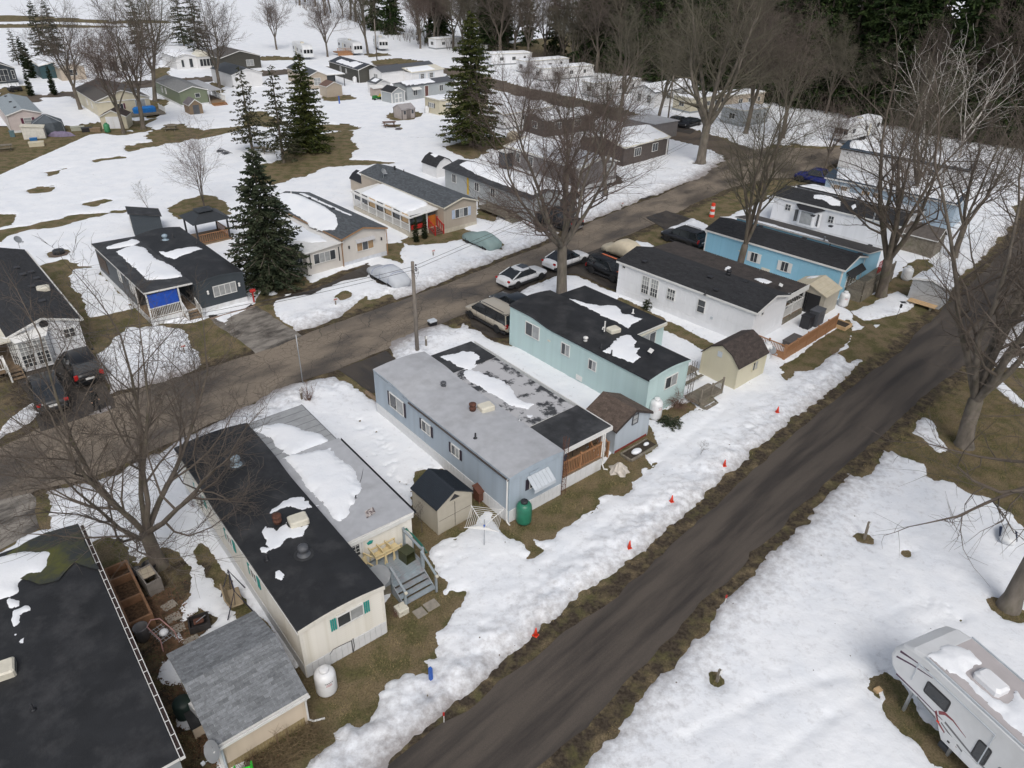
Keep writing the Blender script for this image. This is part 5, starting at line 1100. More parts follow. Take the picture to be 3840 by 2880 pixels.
wd=empty('porch',(0,0,0),0,Wh.root);deck(wd,4.7,.2,8.2,2.6,.62,M_WOOD);railing(wd,(4.75,.25,0),(8.15,.25,0),.62,.95,M_WHITE,.13,.035,post_n=3);railing(wd,(8.15,.25,0),(8.15,2.5,0),.62,.95,M_WHITE,.13,.035,post_n=2);MB().box(4.7,.12,.05,8.2,.16,.60).build('deck_skirt',M_OLDW,wd)
t=thing('folding_chair',Wh.wld(5.4,.75,.62),Wh.rot+R(150),'blue and white striped folding chair on the white railed porch','chair')
st=[mat('navy_cloth',(.02,.03,.09),.8),M_WHITE]
for i in range(7):MB().hexa([(-.28+i*.08,-.3,.38),(-.28+i*.08+.078,-.3,.38),(-.28+i*.08+.078,.2,.36),(-.28+i*.08,.2,.36),(-.28+i*.08,-.3,.41),(-.28+i*.08+.078,-.3,.41),(-.28+i*.08+.078,.2,.39),(-.28+i*.08,.2,.39)]).build('seat_stripe',st[i%2],t);MB().hexa([(-.28+i*.08,.2,.38),(-.28+i*.08+.078,.2,.38),(-.28+i*.08+.078,.23,.38),(-.28+i*.08,.23,.38),(-.28+i*.08,.55,1.0),(-.28+i*.08+.078,.55,1.0),(-.28+i*.08+.078,.58,1.0),(-.28+i*.08,.58,1.0)]).build('back_stripe',st[i%2],t)
for sx in(-.3,.3):MB().tube([(sx,-.3,0),(sx,.25,.6),(sx,.56,1.02)],.015,5).build('frame',M_BLACKM,t)
def privacy_fence(o,rot,L,label,h=1.15,sh=.6,n=None,m=M_CEDAR):
 t=thing('fence',o,rot,label,'fence');k=max(2,round(L/1.55)+1)
 for i in range(k):MB().box(-.05,-.05,0,.05,.05,h+.1).bbox(-.065,-.065,h+.10,.065,.065,h+.16,.015).build('post',m,t,False,(L*i/(k-1),0,0))
 for i in range(k-1):MB().box(L*i/(k-1)+.05,-.025,.05,L*(i+1)/(k-1)-.05,.0,sh).build('fence_panel',m,t)
 nb=int(L/.12);me=cached(('pf',h,sh,m.name),lambda:MB().box(-.022,-.022,sh,.022,.022,h).mesh('baluster',m))
 for i in range(1,nb):put('baluster',me,t,(L*i/nb,0,0))
 MB().box(0,-.06,h,L,.06,h+.04).build('top_rail',m,t);MB().box(0,-.03,sh,L,.03,sh+.05).build('middle_rail',m,t);return t
f0=Wh.wld(.07,-2.85);privacy_fence(f0,Wh.rot,7.9,'long cedar fence with balusters in front of the white home');privacy_fence(Wh.wld(.07,-2.75),Wh.rot+R(90),2.55,'short cedar fence return beside the white propane tank',m=M_CEDAR)
for nm,x,y,dx,dy,h_,m_,l_ in(('storage_cabinet',7.3,-1.5,1.2,.75,1.35,M_SLATE,'tall slate grey plastic storage cabinet behind the cedar fence'),('storage_bin',6.2,-1.3,.75,.75,1.1,M_BLACKP,'black plastic bin with lid next to the slate cabinet'),('deck_box',2.6,-2.1,1.7,.8,.62,mat('taupe_plastic',(.10,.092,.088),.55),'dark taupe deck box lying behind the cedar fence corner')):
 t=thing(nm,Wh.wld(x,y),Wh.rot,l_,'storage box');MB().bbox(-dx/2,-dy/2,0,dx/2,dy/2,h_,.03).build('body',m_,t);b=MB().bbox(-dx/2-.03,-dy/2-.03,h_,dx/2+.03,dy/2+.03,h_+.07,.025);b.build('lid',m_,t);MB().box(-.08,-dy/2-.045,h_*.7,.08,-dy/2-.028,h_*.74).build('handle',M_BLACKM,t)
t=propane(Wh.wld(-.65,-1.75),M_TANKW,'white propane tank between the barn shed and the cedar fence',1.35,.40)
dish_part(t,(.25,-.3,.1),None,R(30),.33)
t=thing('garden_bed',Wh.wld(8.75,-3.0),Wh.rot,'timber raised garden bed filled with dark soil past the fence end','garden bed')
for a_ in((-.6,-.6,.6,-.52),(-.6,.52,.6,.6),(-.6,-.52,-.52,.52),(.52,-.52,.6,.52)):MB().box(a_[0],a_[1],0,a_[2],a_[3],.28).build('timber',M_PINEW,t)
MB().box(-.52,-.52,0,.52,.52,.2).build('soil',mat('dark_soil',(.05,.038,.026),.95),t)
# beige vinyl shed with black doors
q0=off(at((2560+1390*.36166)/KS,(760+1075*.36166)/KS),45,-2.1,1.65)
VS=House('vinyl_shed','beige vinyl shed with black double doors behind the cedar fence',q0,-45,2.95,2.6,1.95,'gable',.58,.5,cat='shed')
VS.walls(M_BEIGEP);VS.roof(mat('cream_roof_panel',(.52,.47,.36),.6,.06,2,dirt=(.40,.33,.20),dscale=1,damt=.5),.14,.12,.06)
for i in range(2):MB().box(.35+i*1.13,-.03,.08,.35+i*1.13+1.11,-.005,1.85).build('door',M_BLACKP,VS.root)
for k in range(3):
 b=MB();
 for sx in(-1,1):
  for q in range(3):x=1.475+sx*(.35+.45*q);b.box(x-.012,-.1,VS.zr(x,0)+.058,x+.012,2.7,VS.zr(x,0)+.085)
 if k==0:b.build('roof_rib',mat('cream_roof_panel',(.52,.47,.36),.6),VS.rf)
VS.snowcap([[(.25,1.9),(.9,1.8),(1.2,2.4),(.8,2.65),(.2,2.6)]],.07,'small snow cap on the back of the beige vinyl shed roof',.1)
propane(at((2560+1655*.36166)/KS,(760+1072*.36166)/KS),M_TANKW,'white propane tank beside the beige vinyl shed',1.35,.40)
# ------------------------------------------------------------------ B: sky blue home
B=House('mobile_home','sky blue mobile home with charcoal shingles and white shuttered windows',at(1823,581,2.95),46,4.5,13.0,2.86,'gable',.58,.53)
B.walls(M_SKY);B.roof(SH_BLACK[0],.12,.2,.08,edge=M_WHITE);B.shingles(SH_BLACK,.15,.32,'LR',120,seed=5);B.boards('FL',.1,.125,M_SKY,.016);B.fascia(M_WHITE,.14);B.trim(M_WHITE)
for a_ in(7.9,4.95):B.win('L',a_,1.66,.62,.82,2,1,M_GL,shut=(.30,M_WHITE,1))
MB().box(-.06,6.2,.35,-.02,7.0,1.0).build('access_hatch',M_OFFW,B.root);MB().box(-.05,9.2,1.8,-.02,9.5,1.9).build('wall_plate',M_OFFW,B.root)
for x,y in((1743,512),(1862,550),(1648,487)):B.rv('box',*B.loc(x-5,y-1,3.25))
B.rv('pipe',*B.loc(1790,540,3.2));x,y=B.loc(1782,513,3.5);MB().tube([(x,y,B.zr(x,y)+.05),(x,y,B.zr(x,y)+.75)],.09,8).build('chimney',M_METAL,B.rf)
for i in range(3):B.win('F',1.55+i*.75,1.45,.58,.95,1,2,M_GL)
MB().hexa([(1.0,-.55,1.98),(3.85,-.55,1.98),(4.05,0,2.35),(.8,0,2.35),(1.0,-.55,2.03),(3.85,-.55,2.03),(4.05,0,2.42),(.8,0,2.42)]).build('bay_roof',SH_BLACK[0],B.root)
ba=sub_house(B,'annex',4.52,-.05,3.5,12.6,2.6,'flat',.55);ba.walls(M_SKY);ba.roof(SH_TAUPE[0],.1,.2,.08,edge=M_WHITE);ba.boards('F',.1,.125,M_SKY,.016)
ba.snowcap([[(.1,3.5),(.75,3.8),(.9,6),(.8,8),(1.1,9),(.8,11.5),(.1,11.8),(.05,8)]],.10,'long snow strip in the valley of the sky blue home\'s roof',.1)
bd=empty('front_deck',(0,0,0),0,B.root);deck(bd,1.4,-1.55,8.2,-.1,.95,M_OLDW);railing(bd,(1.45,-1.5,0),(1.45,-.15,0),.95,.85,M_OLDW,.15,.035,post_n=2);railing(bd,(1.45,-1.5,0),(8.1,-1.5,0),.95,.85,M_OLDW,.15,.035,post_n=4)
for i in range(22):MB().box(1.42+i*.31,-1.58,0,1.42+i*.31+.298,-1.555,.80).build('skirt_board',M_OLDW,bd)
for i in range(5):MB().box(1.35,-1.52+i*.28,0,1.38,-1.52+i*.28+.27,.80).build('skirt_board',M_OLDW,bd)
for i in range(5):MB().box(6.4+i*.3,-.75,.95,6.43+i*.3,-.70,2.1).build('trellis_slat',M_RED,bd)
for i in range(4):MB().box(6.35,-.76,1.1+i*.3,7.7,-.74,1.14+i*.3).build('trellis_slat',M_RED,bd)
# ------------------------------------------------------------------ the homes behind B
W2=House('mobile_home','white mobile home with dark shingles and a wide bay window',at(1946,487,2.95),47,4.6,13.0,2.86,'gable',.6,.55)
W2.walls(M_PANELW);W2.roof(SH_BLACK[0],.12,.2,.08,edge=M_WHITE);W2.shingles(SH_BLACK,.15,.33,'L',60,seed=6);W2.skirt(.55,M_SKIRT);W2.boards('FL',.55,.125,M_PANELW,.014);W2.fascia(M_WHITE,.14)
W2.win('L',11.3,2.05,.55,.6,2,2,M_GL);W2.win('L',6.6,1.9,.5,.65,2,2,M_GL)
wb=empty('bay_window',(-.02,8.95,0),0,W2.root);MB().prism([(0,-1.35),(-.55,-.75),(-.55,.75),(0,1.35)][::-1],.75,2.35).build('bay_wall',M_PANELW,wb)
MB().add([(.02,-1.6,2.62),(-.72,-.85,2.34),(-.72,.85,2.34),(.02,1.6,2.62),(.02,-1.2,2.74),(.02,1.2,2.74)],[(0,1,4),(1,2,5,4),(2,3,5)]).build('bay_roof',M_BLACKP,wb)
MB().box(-.585,-.62,.95,-.555,.62,2.2).build('pane',M_GLC,wb)
for sy in(-1,1):b=MB().box(-.33,-.015,.95,.33,.015,2.2);b.build('pane',M_GL,wb,False,(-.30,sy*1.06,0),math.atan2(-.6*sy,.55))
for x,y in((1800,467),(1888,500),(1760,450)):W2.rv('box',*W2.loc(x,y,3.25))
W2.rv('pipe',*W2.loc(1868,472,3.2));x,y=W2.loc(1886,478,3.2);MB().tube([(x,y,3.1),(x,y,4.1)],.08,8).build('chimney',M_METAL,W2.rf);x,y=W2.loc(1853,440,3.5);MB().bbox(x-.15,y-.15,3.4,x+.15,y+.15,4.2,.02).build('chimney',M_SLATE,W2.rf)
W2.snowcap([[W2.loc((3000+x*.37975)/KS,(420+y*.37975)/KS,3.3) for x,y in q] for q in(((130,825),(200,830),(300,850),(410,890),(400,915),(320,905),(220,860),(140,850)),((500,925),(550,910),(560,940),(530,955)))],.05,'two small snow scraps on the dark roof above the bay window',.1,.1)
wa=sub_house(W2,'annex',4.62,.3,3.6,12.4,2.6,'flat',.5);wa.walls(M_PANELW);wa.roof(M_MEMB2,.1,.1,.08)
wa.snowcap([[(.15,.3),(3.4,.3),(3.4,12.2),(.15,12.2)]],.16,'snow covered annex roof behind the bay window home',.2)
def e_(x,y):return((3000+x*.37975)/KS,(420+y*.37975)/KS)
def from_back(p,z,rot,Ln):q=at(*p,z);return(q.x+Ln*math.sin(R(rot)),q.y-Ln*math.cos(R(rot)))
B3=House('mobile_home','pale blue mobile home with amber curtained windows and snowy roof',from_back(e_(265,640),2.95,48.5,14),48.5,4.5,14,2.86,'gable',.6,.5)
B3.walls(M_PALEB);B3.roof(mat('navy_metal_roof',(.03,.05,.075),.5,.1),.14,.2,.08,edge=M_WHITE);B3.fascia(M_WHITE,.14);B3.boards('L',.1,.16,M_PALEB,.014)
for a_ in(12.6,11.75):B3.win('L',a_,1.95,.62,.7,3,2,M_GLB)
B3.win('L',9.3,1.95,.85,.7,4,2,M_GLB);B3.win('L',8.1,1.95,.6,.7,3,2,M_GLB);MB().box(-.05,12.95,1.6,-.02,13.3,2.35).box(-.05,11.1,1.6,-.02,11.4,2.35).build('shutter',M_WHITE,B3.root)
B3.snowcap([[(.15,.2),(4.3,.2),(4.3,13.8),(2.4,13.7),(.2,13.0)]],.16,'snow sheet covering the pale blue home\'s roof',.2)
W4=House('mobile_home','plain white mobile home with navy roof edge and snow, last in the lane row',from_back(e_(415,350),2.95,48.5,15.5),48.5,4.6,15.5,2.86,'gable',.6,.5)
W4.walls(M_WHITEF);W4.roof(mat('navy_metal_roof',(.03,.05,.075),.5,.1),.14,.2,.08,edge=M_WHITE);W4.fascia(M_BLACKP,.14,'L');W4.skirt(.4,M_PALEB);W4.win('L',14.6,2.4,.3,.18,1,1);W4.win('L',8,1.9,.9,.7,2,1);W4.win('L',4,1.9,.7,.7,2,1)
W4.snowcap([[(.3,.2),(4.4,.2),(4.4,15.2),(1.5,15.1),(.35,14.6)]],.16,'snow sheet on the white home with the navy roof edge',.2)
W4.rv('box',*W4.loc(*e_(710,335),3.3))
# ------------------------------------------------------------------ homes on the far side of the park road
def lx(H,*q,z=2.9):return[H.loc(x,y,z) for x,y in q]
def t1c(x,y):return(x/4,414.75+y/4)
def t2c(x,y):return(553+x/4,414.75+y/4)
q0=at(172,686,2.68);q0=off(q0,42,-4.3,.12)
L0=House('mobile_home','white home with dark shingle roof and tall bay windows at left edge',q0,42,4.2,16.2,2.58,'gable',.70,.5)
L0.walls(M_PANELW);L0.roof(SH_BLACK[0],.15,.2,.08,edge=M_WHITE);L0.shingles(SH_BLACK,.15,.33,'LR',60,seed=12);L0.ridge_cap(SH_BLACK[1]);L0.boards('F',.1,.14,M_PANELW,.014);L0.fascia(M_WHITE,.15,'F');L0.gut('R')
MB().lathe([(.28,0),(.28,.03),(.22,.04)],8).xf(Matrix.Translation((2.15,-.02,2.82))@Matrix.Rotation(R(90),4,'X')).build('gable_vent',M_BLACKP,L0.root)
L0.win('F',3.45,1.75,.62,.62,2,2,M_GL);bw=empty('bay_window',(.9,0,0),0,L0.root);MB().prism([(-1.1,0),(-.65,-.7),(1.0,-.7),(1.35,0)],.12,2.35).build('bay_wall',M_PANELW,bw)
MB().add([(-1.3,0,2.62),(-.72,-.85,2.34),(1.08,-.85,2.34),(1.5,0,2.62)],[(0,1,2,3)]).build('bay_roof',M_WHITE,bw)
for x in(-.28,.58):L0.win('F',.9+x,1.3,.68,1.75,3,6,[M_GL]*9+[M_GLC]*9,out=.74)
o=L0.win('F',0,0,.5,1.75,3,6,[M_GL]*9+[M_GLC]*9);o.location=(.9-.90,-.37,1.3);o.rotation_euler=(0,0,R(-57));MB().bbox(1.98,-.12,.45,2.22,-.03,2.15,.01).build('shutter',M_BLACKP,L0.root)
for p in((t1c(200,715)),(t1c(148,660)),(t1c(265,672)),(t1c(310,725)),(t1c(275,820)),(t1c(368,947))):L0.rv('box',*L0.loc(*p,3.1))
L0.rv('ac',*L0.loc(*t1c(370,825),3.1));x,y=L0.loc(*t1c(170,480),2.7);dish_part(L0.rf,(x,y,L0.zr(x,y)),None,R(40),.35)
lp=empty('side_porch',(-3.0,.6,0),0,L0.root);deck(lp,0,-1.2,3.0,3.0,.6,M_WOOD);railing(lp,(1.2,-1.15,0),(2.2,-1.15,0),.6,.9,M_WHITE,.13,.035,post_n=2);stairs(lp,2.3,3.0,-1.2,.6,3,M_WOOD);railing(lp,(2.25,-1.15,0),(2.25,-2.0,0),(.6,.1),.9,M_WHITE,.14,.035,post_n=2)
MB().box(-1.5,-1.3,2.45,3.0,4.0,2.55).build('porch_roof',M_OFFW,lp);MB().box(-.05,-1.25,.6,.05,-1.15,2.45).build('post',M_WHITE,lp)
D=House('mobile_home','charcoal mobile home with black roof, blue tarp porch and white railing',off(at(339,712),42.3,3.5,.35),42.3,3.78,13.3,2.52,'arch',.24)
D.walls(M_CHAR);D.roof(M_MEMB,.06,.06,.12,edge=M_CHAR);D.skirt(.52,M_SKIRT);D.boards('F',.52,.13,M_CHAR,.016);D.win('F',2.15,1.62,1.75,.80,4,1,M_GLC)
for x in(.8,3.3):MB().lathe([(.03,0),(.09,.06),(.07,.24),(.10,.27),(.02,.36)],8,(x,-.12,1.55)).build('porch_lamp',M_WHITE,D.root)
D.rv('turbine',*D.loc(*t1c(1430,415),2.85),m=mat('blue_grey_vent',(.28,.36,.42),.4));D.rv('pipe',*D.loc(*t1c(1497,395),2.85));D.rv('pipe',*D.loc(*t1c(1700,435),2.85))
D.snowcap([lx(D,*[t1c(*p) for p in((1375,500),(1440,510),(1560,490),(1700,465),(1755,485),(1640,530),(1500,570),(1430,550))],z=2.85)],.08,'snow streak on the black bowed charcoal home roof',.1)
dp=sub_house(D,'porch',-3.5,.45,3.48,12.7,2.52,'flat',.12);MB().box(.02,2.9,.5,.08,12.6,2.5).box(.08,12.55,.5,3.4,12.6,2.5).build('porch_wall',M_CHAR,dp.root);dp.roof(M_MEMB2,.12,.12,.12,edge=M_WHITE)
MB().box(0,-.02,0,3.5,.04,.50).box(-.02,.04,0,.02,12.6,.50).build('deck_skirt',M_SKIRT,dp.root);MB().box(.02,.04,.48,3.4,2.9,.52).build('porch_floor',M_WOOD,dp.root)
for x,y in((.03,.03),(2.35,.03),(.03,2.8)):MB().box(x-.05,y-.05,.5,x+.05,y+.05,2.55).build('post',M_WHITE,dp.root)
MB().box(.12,.02,1.38,2.25,.04,2.45).build('tarp',M_TARPB,dp.root);railing(dp.root,(.08,.03,0),(2.3,.03,0),.52,.85,M_WHITE,.12,.035,posts=False)
stairs(dp.root,2.4,3.35,0,.52,3,M_WOOD,.33)
for x in(2.36,3.4):MB().hexa([(x-.03,0,.55),(x+.03,0,.55),(x+.03,-1.1,.1),(x-.03,-1.1,.1),(x-.03,0,1.4),(x+.03,0,1.4),(x+.03,-1.1,.95),(x-.03,-1.1,.95)]).build('stair_side',M_WHITE,dp.root)
for a_ in(3.4,6.2):
 o=dp.win('L',a_,1.95,.5,.8,1,2,M_GL,out=.0)
MB().box(-.01,9.8,.9,.015,12.2,2.1).build('screen_panel',mat('bronze_screen',(.07,.045,.03),.6),dp.root)
dp.snowcap([lx(dp,*[t1c(*p) for p in((1005,520),(1080,480),(1160,460),(1240,475),(1330,560),(1460,620),(1560,690),(1580,725),(1500,740),(1380,755),(1260,768),(1200,690),(1110,620),(1065,570))],z=2.7),lx(dp,*[t1c(*p) for p in((915,485),(960,460),(1060,430),(1150,400),(1210,425),(1180,450),(1040,485),(930,498))],z=2.7)],.13,'thick snow slab on the flat black porch roof of the charcoal home',.1)
t=thing('flower_bed',D.wld(2.0,-.75),D.rot,'brick edged flower bed with dark mulch before the charcoal home','flower bed');MB().box(-1.7,-.35,0,1.8,.45,.06).build('mulch',mat('dark_mulch',(.028,.022,.019),.95,.4,12,bump=.04,bscale=30),t)
for i in range(18):MB().bbox(-1.75+i*.2,-.48,0,-1.75+i*.2+.19,-.36,.12,.015).build('brick',mat('edging_brick',(.26,.19,.15),.85,.2),t)
t=thing('mailbox_post',D.wld(4.15,-.35),D.rot,'bright red ornamental post and box at the charcoal home corner','post');MB().box(-.05,-.05,0,.05,.05,1.0).build('post',M_RED,t);MB().bbox(-.2,-.12,.95,.25,.12,1.15,.03).build('box',M_RED,t)
gz=thing('gazebo',at(452,516),R(42),'dark hard-top gazebo behind the charcoal home','gazebo');
for x in(-1.5,1.5):
 for y in(-1.5,1.5):MB().box(x-.07,y-.07,0,x+.07,y+.07,2.2).build('post',M_BLACKM,gz)
GZR=mat('gazebo_roof',(.032,.036,.040),.5,.1)
def hip(b,s_,z0,z1,top):b.add([(-s_,-s_,z0),(s_,-s_,z0),(s_,s_,z0),(-s_,s_,z0),(-top,-top,z1),(top,-top,z1),(top,top,z1),(-top,top,z1)],[(0,1,5,4),(1,2,6,5),(2,3,7,6),(3,0,4,7),(4,5,6,7),(3,2,1,0)])
b=MB();hip(b,1.85,2.2,2.85,.65);b.build('lower_roof',GZR,gz);b=MB();hip(b,.8,2.95,3.2,.05);b.build('upper_roof',GZR,gz)
railing(gz,(-1.5,-1.5,0),(1.5,-1.5,0),.25,.85,M_CEDAR,.2,.04,posts=False);railing(gz,(1.5,-1.5,0),(1.5,1.5,0),.25,.85,M_CEDAR,.2,.04,posts=False);deck(gz,-1.7,-1.7,1.7,1.7,.25,M_WOOD)
LS=House('lean_to_shed','dark blue-grey lean-to shed with slanted roof behind the charcoal home',at(292,512),30,2.6,2.2,1.75,'flat',.55,cat='shed');LS.walls(M_CHAR);LS.roof(M_MEMB2,.15,.15,.08);LS.win('L',1.1,1.2,.5,.7,1,1,M_GLC);vpanels(LS,'F',.05,1.7,.2,M_CHAR)
t=thing('fire_ring',at(128,549),0,'black covered fire ring on a round stone pad in snow','fire pit');MB().lathe([(.8,0),(.8,.06),(.75,.07)],12).build('stone_pad',mat('pad_stone',(.13,.10,.085),.9),t);MB().lathe([(.48,.05),(.5,.36),(.46,.42),(0,.44)],14).build('cover',M_BLACKP,t)
T=House('mobile_home','off-white home with slate roof and brown trim beside the covered car',at(737,514,2.75),44,4.64,13.6,2.66,'gable',.58,.47)
M_OWS=mat('off_white_siding',(.58,.55,.51),.55,.04,2);T.walls(M_OWS);T.roof(SH_SLATE[0],.14,.22,.08,edge=M_BRTRIM);T.shingles(SH_SLATE,.15,.33,'LR',60,seed=14);T.boards('F',.45,.135,M_OWS,.014);T.fascia(M_BRTRIM,.13);T.skirt(.42,mat('blue_white_skirt',(.55,.57,.61),.5))
MB().tube([(-.02,-.1,2.6),(-.02,-.1,2.2),(-.06,-.08,2.0),(-.06,-.08,.1)],.05,6).build('downpipe',M_BRTRIM,T.root);MB().tube([(4.66,-.1,2.6),(4.66,-.1,2.2),(4.7,-.08,2.0),(4.7,-.08,.1)],.05,6).build('downpipe',M_BRTRIM,T.root)
T.win('F',2.35,1.55,1.75,.85,3,1,[M_GLB,M_GL,M_GLB]);MB().hexa([(1.35,-.32,1.98),(3.35,-.32,1.98),(3.35,-.03,2.22),(1.35,-.03,2.22),(1.35,-.32,2.0),(3.35,-.32,2.0),(3.35,-.03,2.25),(1.35,-.03,2.25)]).build('awning',mat('silver_awning',(.45,.45,.46),.4,.2,20),T.root)
for x in(.65,4.1):MB().lathe([(.03,0),(.08,.05),(.06,.2),(.09,.23),(.02,.3)],8,(x,-.1,1.6)).build('porch_lamp',M_BLACKM,T.root)
T.snowcap([lx(T,*[(553+x/4,414.75+y/4) for x,y in((150,20),(230,5),(400,30),(600,120),(700,220),(715,260),(680,295),(560,280),(430,215),(280,120))],z=3.25),[(3.4,4.),(3.8,3.9),(3.9,13),(3.2,13)]],.12,'long snow tongue on the slate roof with brown trim',.11)
T.rv('box',*T.loc(*t2c(455,45),3.3));T.rv('box',*T.loc(*t2c(660,140),3.2));T.rv('pipe',*T.loc(*t2c(535,55),3.3));T.rv('pipe',*T.loc(*t2c(305,20),3.3),m=M_WHITE)
ta=sub_house(T,'sunroom',-3.55,.05,3.5,10.3,2.35,'flat',-.0);ta.rise=-.18;ta.h=2.35;ta.walls(M_OWS);ta.roof(M_WHITE,.15,.2,.07);ta.win('F',1.75,1.45,2.1,.85,4,1,[M_GL,M_GLC,M_GLC,M_GL]);
for a_ in(1.6,4.2):ta.win('L',a_,1.45,1.9,.95,4,1,M_GL)
MB().box(.28,-.03,.7,.38,-.005,2.0).box(3.15,-.03,.7,3.25,-.005,2.0).build('side_light',M_GL,ta.root)
ta.snowcap([lx(ta,*[t2c(*p) for p in((220,200),(330,250),(450,320),(560,370),(610,415),(480,420),(330,400),(240,380))],z=2.5)+[(.3,9.5),(3.3,9.8)]],.14,'snow left on the white sunroom roof',.1)
ta.label=T.label
T2=House('mobile_home','taupe home with slate shingles and long snow-laden white porch',at(958,447,2.75),42,4.2,15.6,2.66,'gable',.62,.55)
T2.walls(M_TANF);T2.roof(SH_SLATE[0],.12,.2,.08,edge=M_OFFW);T2.shingles(SH_SLATE,.16,.34,'LR',60,seed=15);T2.boards('F',.45,.13,mat('taupe_siding',(.40,.35,.29),.55,.05),.014);T2.fascia(M_OFFW,.13,'F');T2.skirt(.45,mat('cream_skirt',(.50,.46,.38),.6));T2.win('F',2.2,1.75,1.6,.85,3,1,[M_GL,M_GLC,M_GL],shut=(.34,mat('powder_blue',(.42,.50,.64),.5),1))
for p in((835,245),(700,475)):pass
x,y=T2.loc(*(lambda x,y:((1240+x*.28933)/KS,(560+y*.28933)/KS))(830,270),3.3);MB().tube([(x,y,3.1),(x,y,3.75)],.12,8).build('chimney',M_BLACKM,T2.rf);T2.rv('pipe',x+1.0,y-.3);dish_part(T2.rf,(.6,11.8,T2.zr(.6,0)),None,R(20),.36)
tp=sub_house(T2,'porch',-3.4,1.1,3.4,10.7,2.3,'flat',-.28);tp.h=2.28;tp.roof(M_WHITE,.15,.2,.08);tp.ox=tp.oy=.12
MB().box(0,0,0,.05,10.7,.55).box(.05,0,0,3.4,.05,.55).build('deck_skirt',mat('cream_skirt',(.50,.46,.38),.6),tp.root);MB().box(.05,.05,.5,3.4,10.7,.56).build('porch_floor',M_WOOD,tp.root)
railing(tp.root,(.04,10.65,0),(.04,.04,0),.56,.75,M_WHITE,.13,.035,posts=False)
for i in range(8):MB().box(-.02,.0+i*1.51,.55,.08,.1+i*1.51,2.28).build('post',M_WHITE,tp.root)
for i in range(7):m_=[M_PINEW,M_GL,M_GL,M_PINEW,M_GL,M_PINEW,M_GL][(i+3)%7];MB().box(.14,.15+i*1.51,1.35,.17,1.46+i*1.51,2.2).build('window_panel',m_,tp.root)
MB().box(.1,.02,1.35,2.0,.05,2.2).build('window_panel',M_GL,tp.root);MB().box(2.3,.02,.58,3.2,.06,1.75).build('door',mat('orange_door',(.42,.13,.02),.5),tp.root);MB().box(2.3,.02,1.78,3.2,.06,2.2).build('transom',M_GL,tp.root);MB().box(2.1,.0,.56,2.2,.1,2.4).build('post',M_WHITE,tp.root);MB().box(.2,-.02,.75,1.9,.01,1.2).build('red_panel',M_RED,tp.root)
stairs(tp.root,2.35,3.3,0,.56,4,mat('red_step',(.17,.10,.08),.7),.27)
for x in(2.3,3.35):railing(tp.root,(x,0,0),(x,-1.1,0),(.56,.05),.85,M_RED,.3,.04,post_n=2)
tp.snowcap([lx(tp,*[((1240+x*.28933)/KS,(560+y*.28933)/KS) for x,y in((400,500),(700,400),(740,300),(860,310),(1010,380),(1180,440),(1300,500),(1390,560),(1350,630),(1240,690),(960,760),(800,680),(560,580))],z=2.65)],.20,'deep snow blanket on the white porch roof of the taupe home',.12,.12)
S7=House('black_roof_shed','small shed with rounded black roof and snow scrap behind the taupe home',at((1240+420*.28933)/KS,(560+600*.28933)/KS),42,1.9,2.6,1.5,'gambrel',.7,cat='shed');S7.walls(M_TANF);S7.roof(M_BLACKP,.1,.1,.06);S7.snowcap([[(.5,.5),(1.4,.5),(1.4,2.),(.5,2.)]],.07,'snow scrap on the small rounded black shed roof',.12)
z7=lambda x,y:((1240+x*.28933)/KS,(560+y*.28933)/KS)
z5=lambda x,y:((1880+x*.28933)/KS,(420+y*.28933)/KS)
N3=House('mobile_home','pale grey home with snowy roof and yellow trim behind the tall bare tree',from_back(z7(1480,215),2.8,42,15),42,4.3,15,2.6,'gable',.55);N3.walls(M_GREYF);N3.roof(M_MEMB2,.12,.2,.08,edge=M_SLATE);N3.snowcap([[(.5,.2),(4.1,.2),(4.1,13.8),(1.2,13.9),(.5,9)]],.15,'thick snow on the pale grey home behind the bare tree',.2);N3.gut('L',M_SLATE)
for a_ in(13.2,9.0,6.2):N3.win('L',a_,1.75,.7,.9,2,1,M_GL)
MB().box(-.08,10.5,.5,-.02,10.75,2.5).build('yellow_post',mat('yellow_paint',(.55,.36,.02),.6),N3.root);nd=empty('ramp_deck',(-1.9,2.0,0),0,N3.root);deck(nd,0,0,1.8,4.5,.6,M_OLDW);railing(nd,(.05,0,0),(.05,4.5,0),.6,.85,M_OLDW,.15,.035);stairs(nd,.1,1.7,0,.6,5,M_OLDW,.3)
S3=House('barn_shed','white barn shed with dark gambrel roof and oval snow patch',at(*z7(1375,385)),42,2.5,3.0,1.55,'gambrel',.9,cat='shed');S3.walls(M_WHITEF);S3.roof(SH_BLACK[0],.1,.1,.06);S3.shingles(SH_BLACK,.16,.33,'LR',0,seed=19);S3.snowcap([[(.7,1.2),(1.5,1.0),(1.6,2.2),(.9,2.6)]],.07,'oval snow scrap on the white barn shed roof',.12)
N4=House('mobile_home','taupe home with snowy roof and big white framed corner window',at(*z5(1010,720),2.8),41,6.6,13.6,2.6,'gable',.75,.55);N4.walls(M_TAUPE);N4.roof(M_OFFW,.15,.3,.08,edge=M_WHITE);N4.skirt(.45,M_SKIRT);N4.win('F',5.2,1.75,1.7,1.5,3,2,M_GLC);N4.snowcap([[(0,0),(6.5,0),(6.5,13.4),(.1,13.4)]],.16,'snow covering the taupe home with the corner window',.22)
for a_ in(11,8.5):N4.win('L',a_,1.7,.7,1.1,2,1,M_GL)
MB().box(-1.2,12.0,0,-.1,13.5,2.2).build('screen_porch',M_GL,N4.root);MB().box(-1.3,11.9,2.2,-.05,13.6,2.3).build('porch_roof',M_WHITE,N4.root);N4.drain(-.12,-.1,2.7)
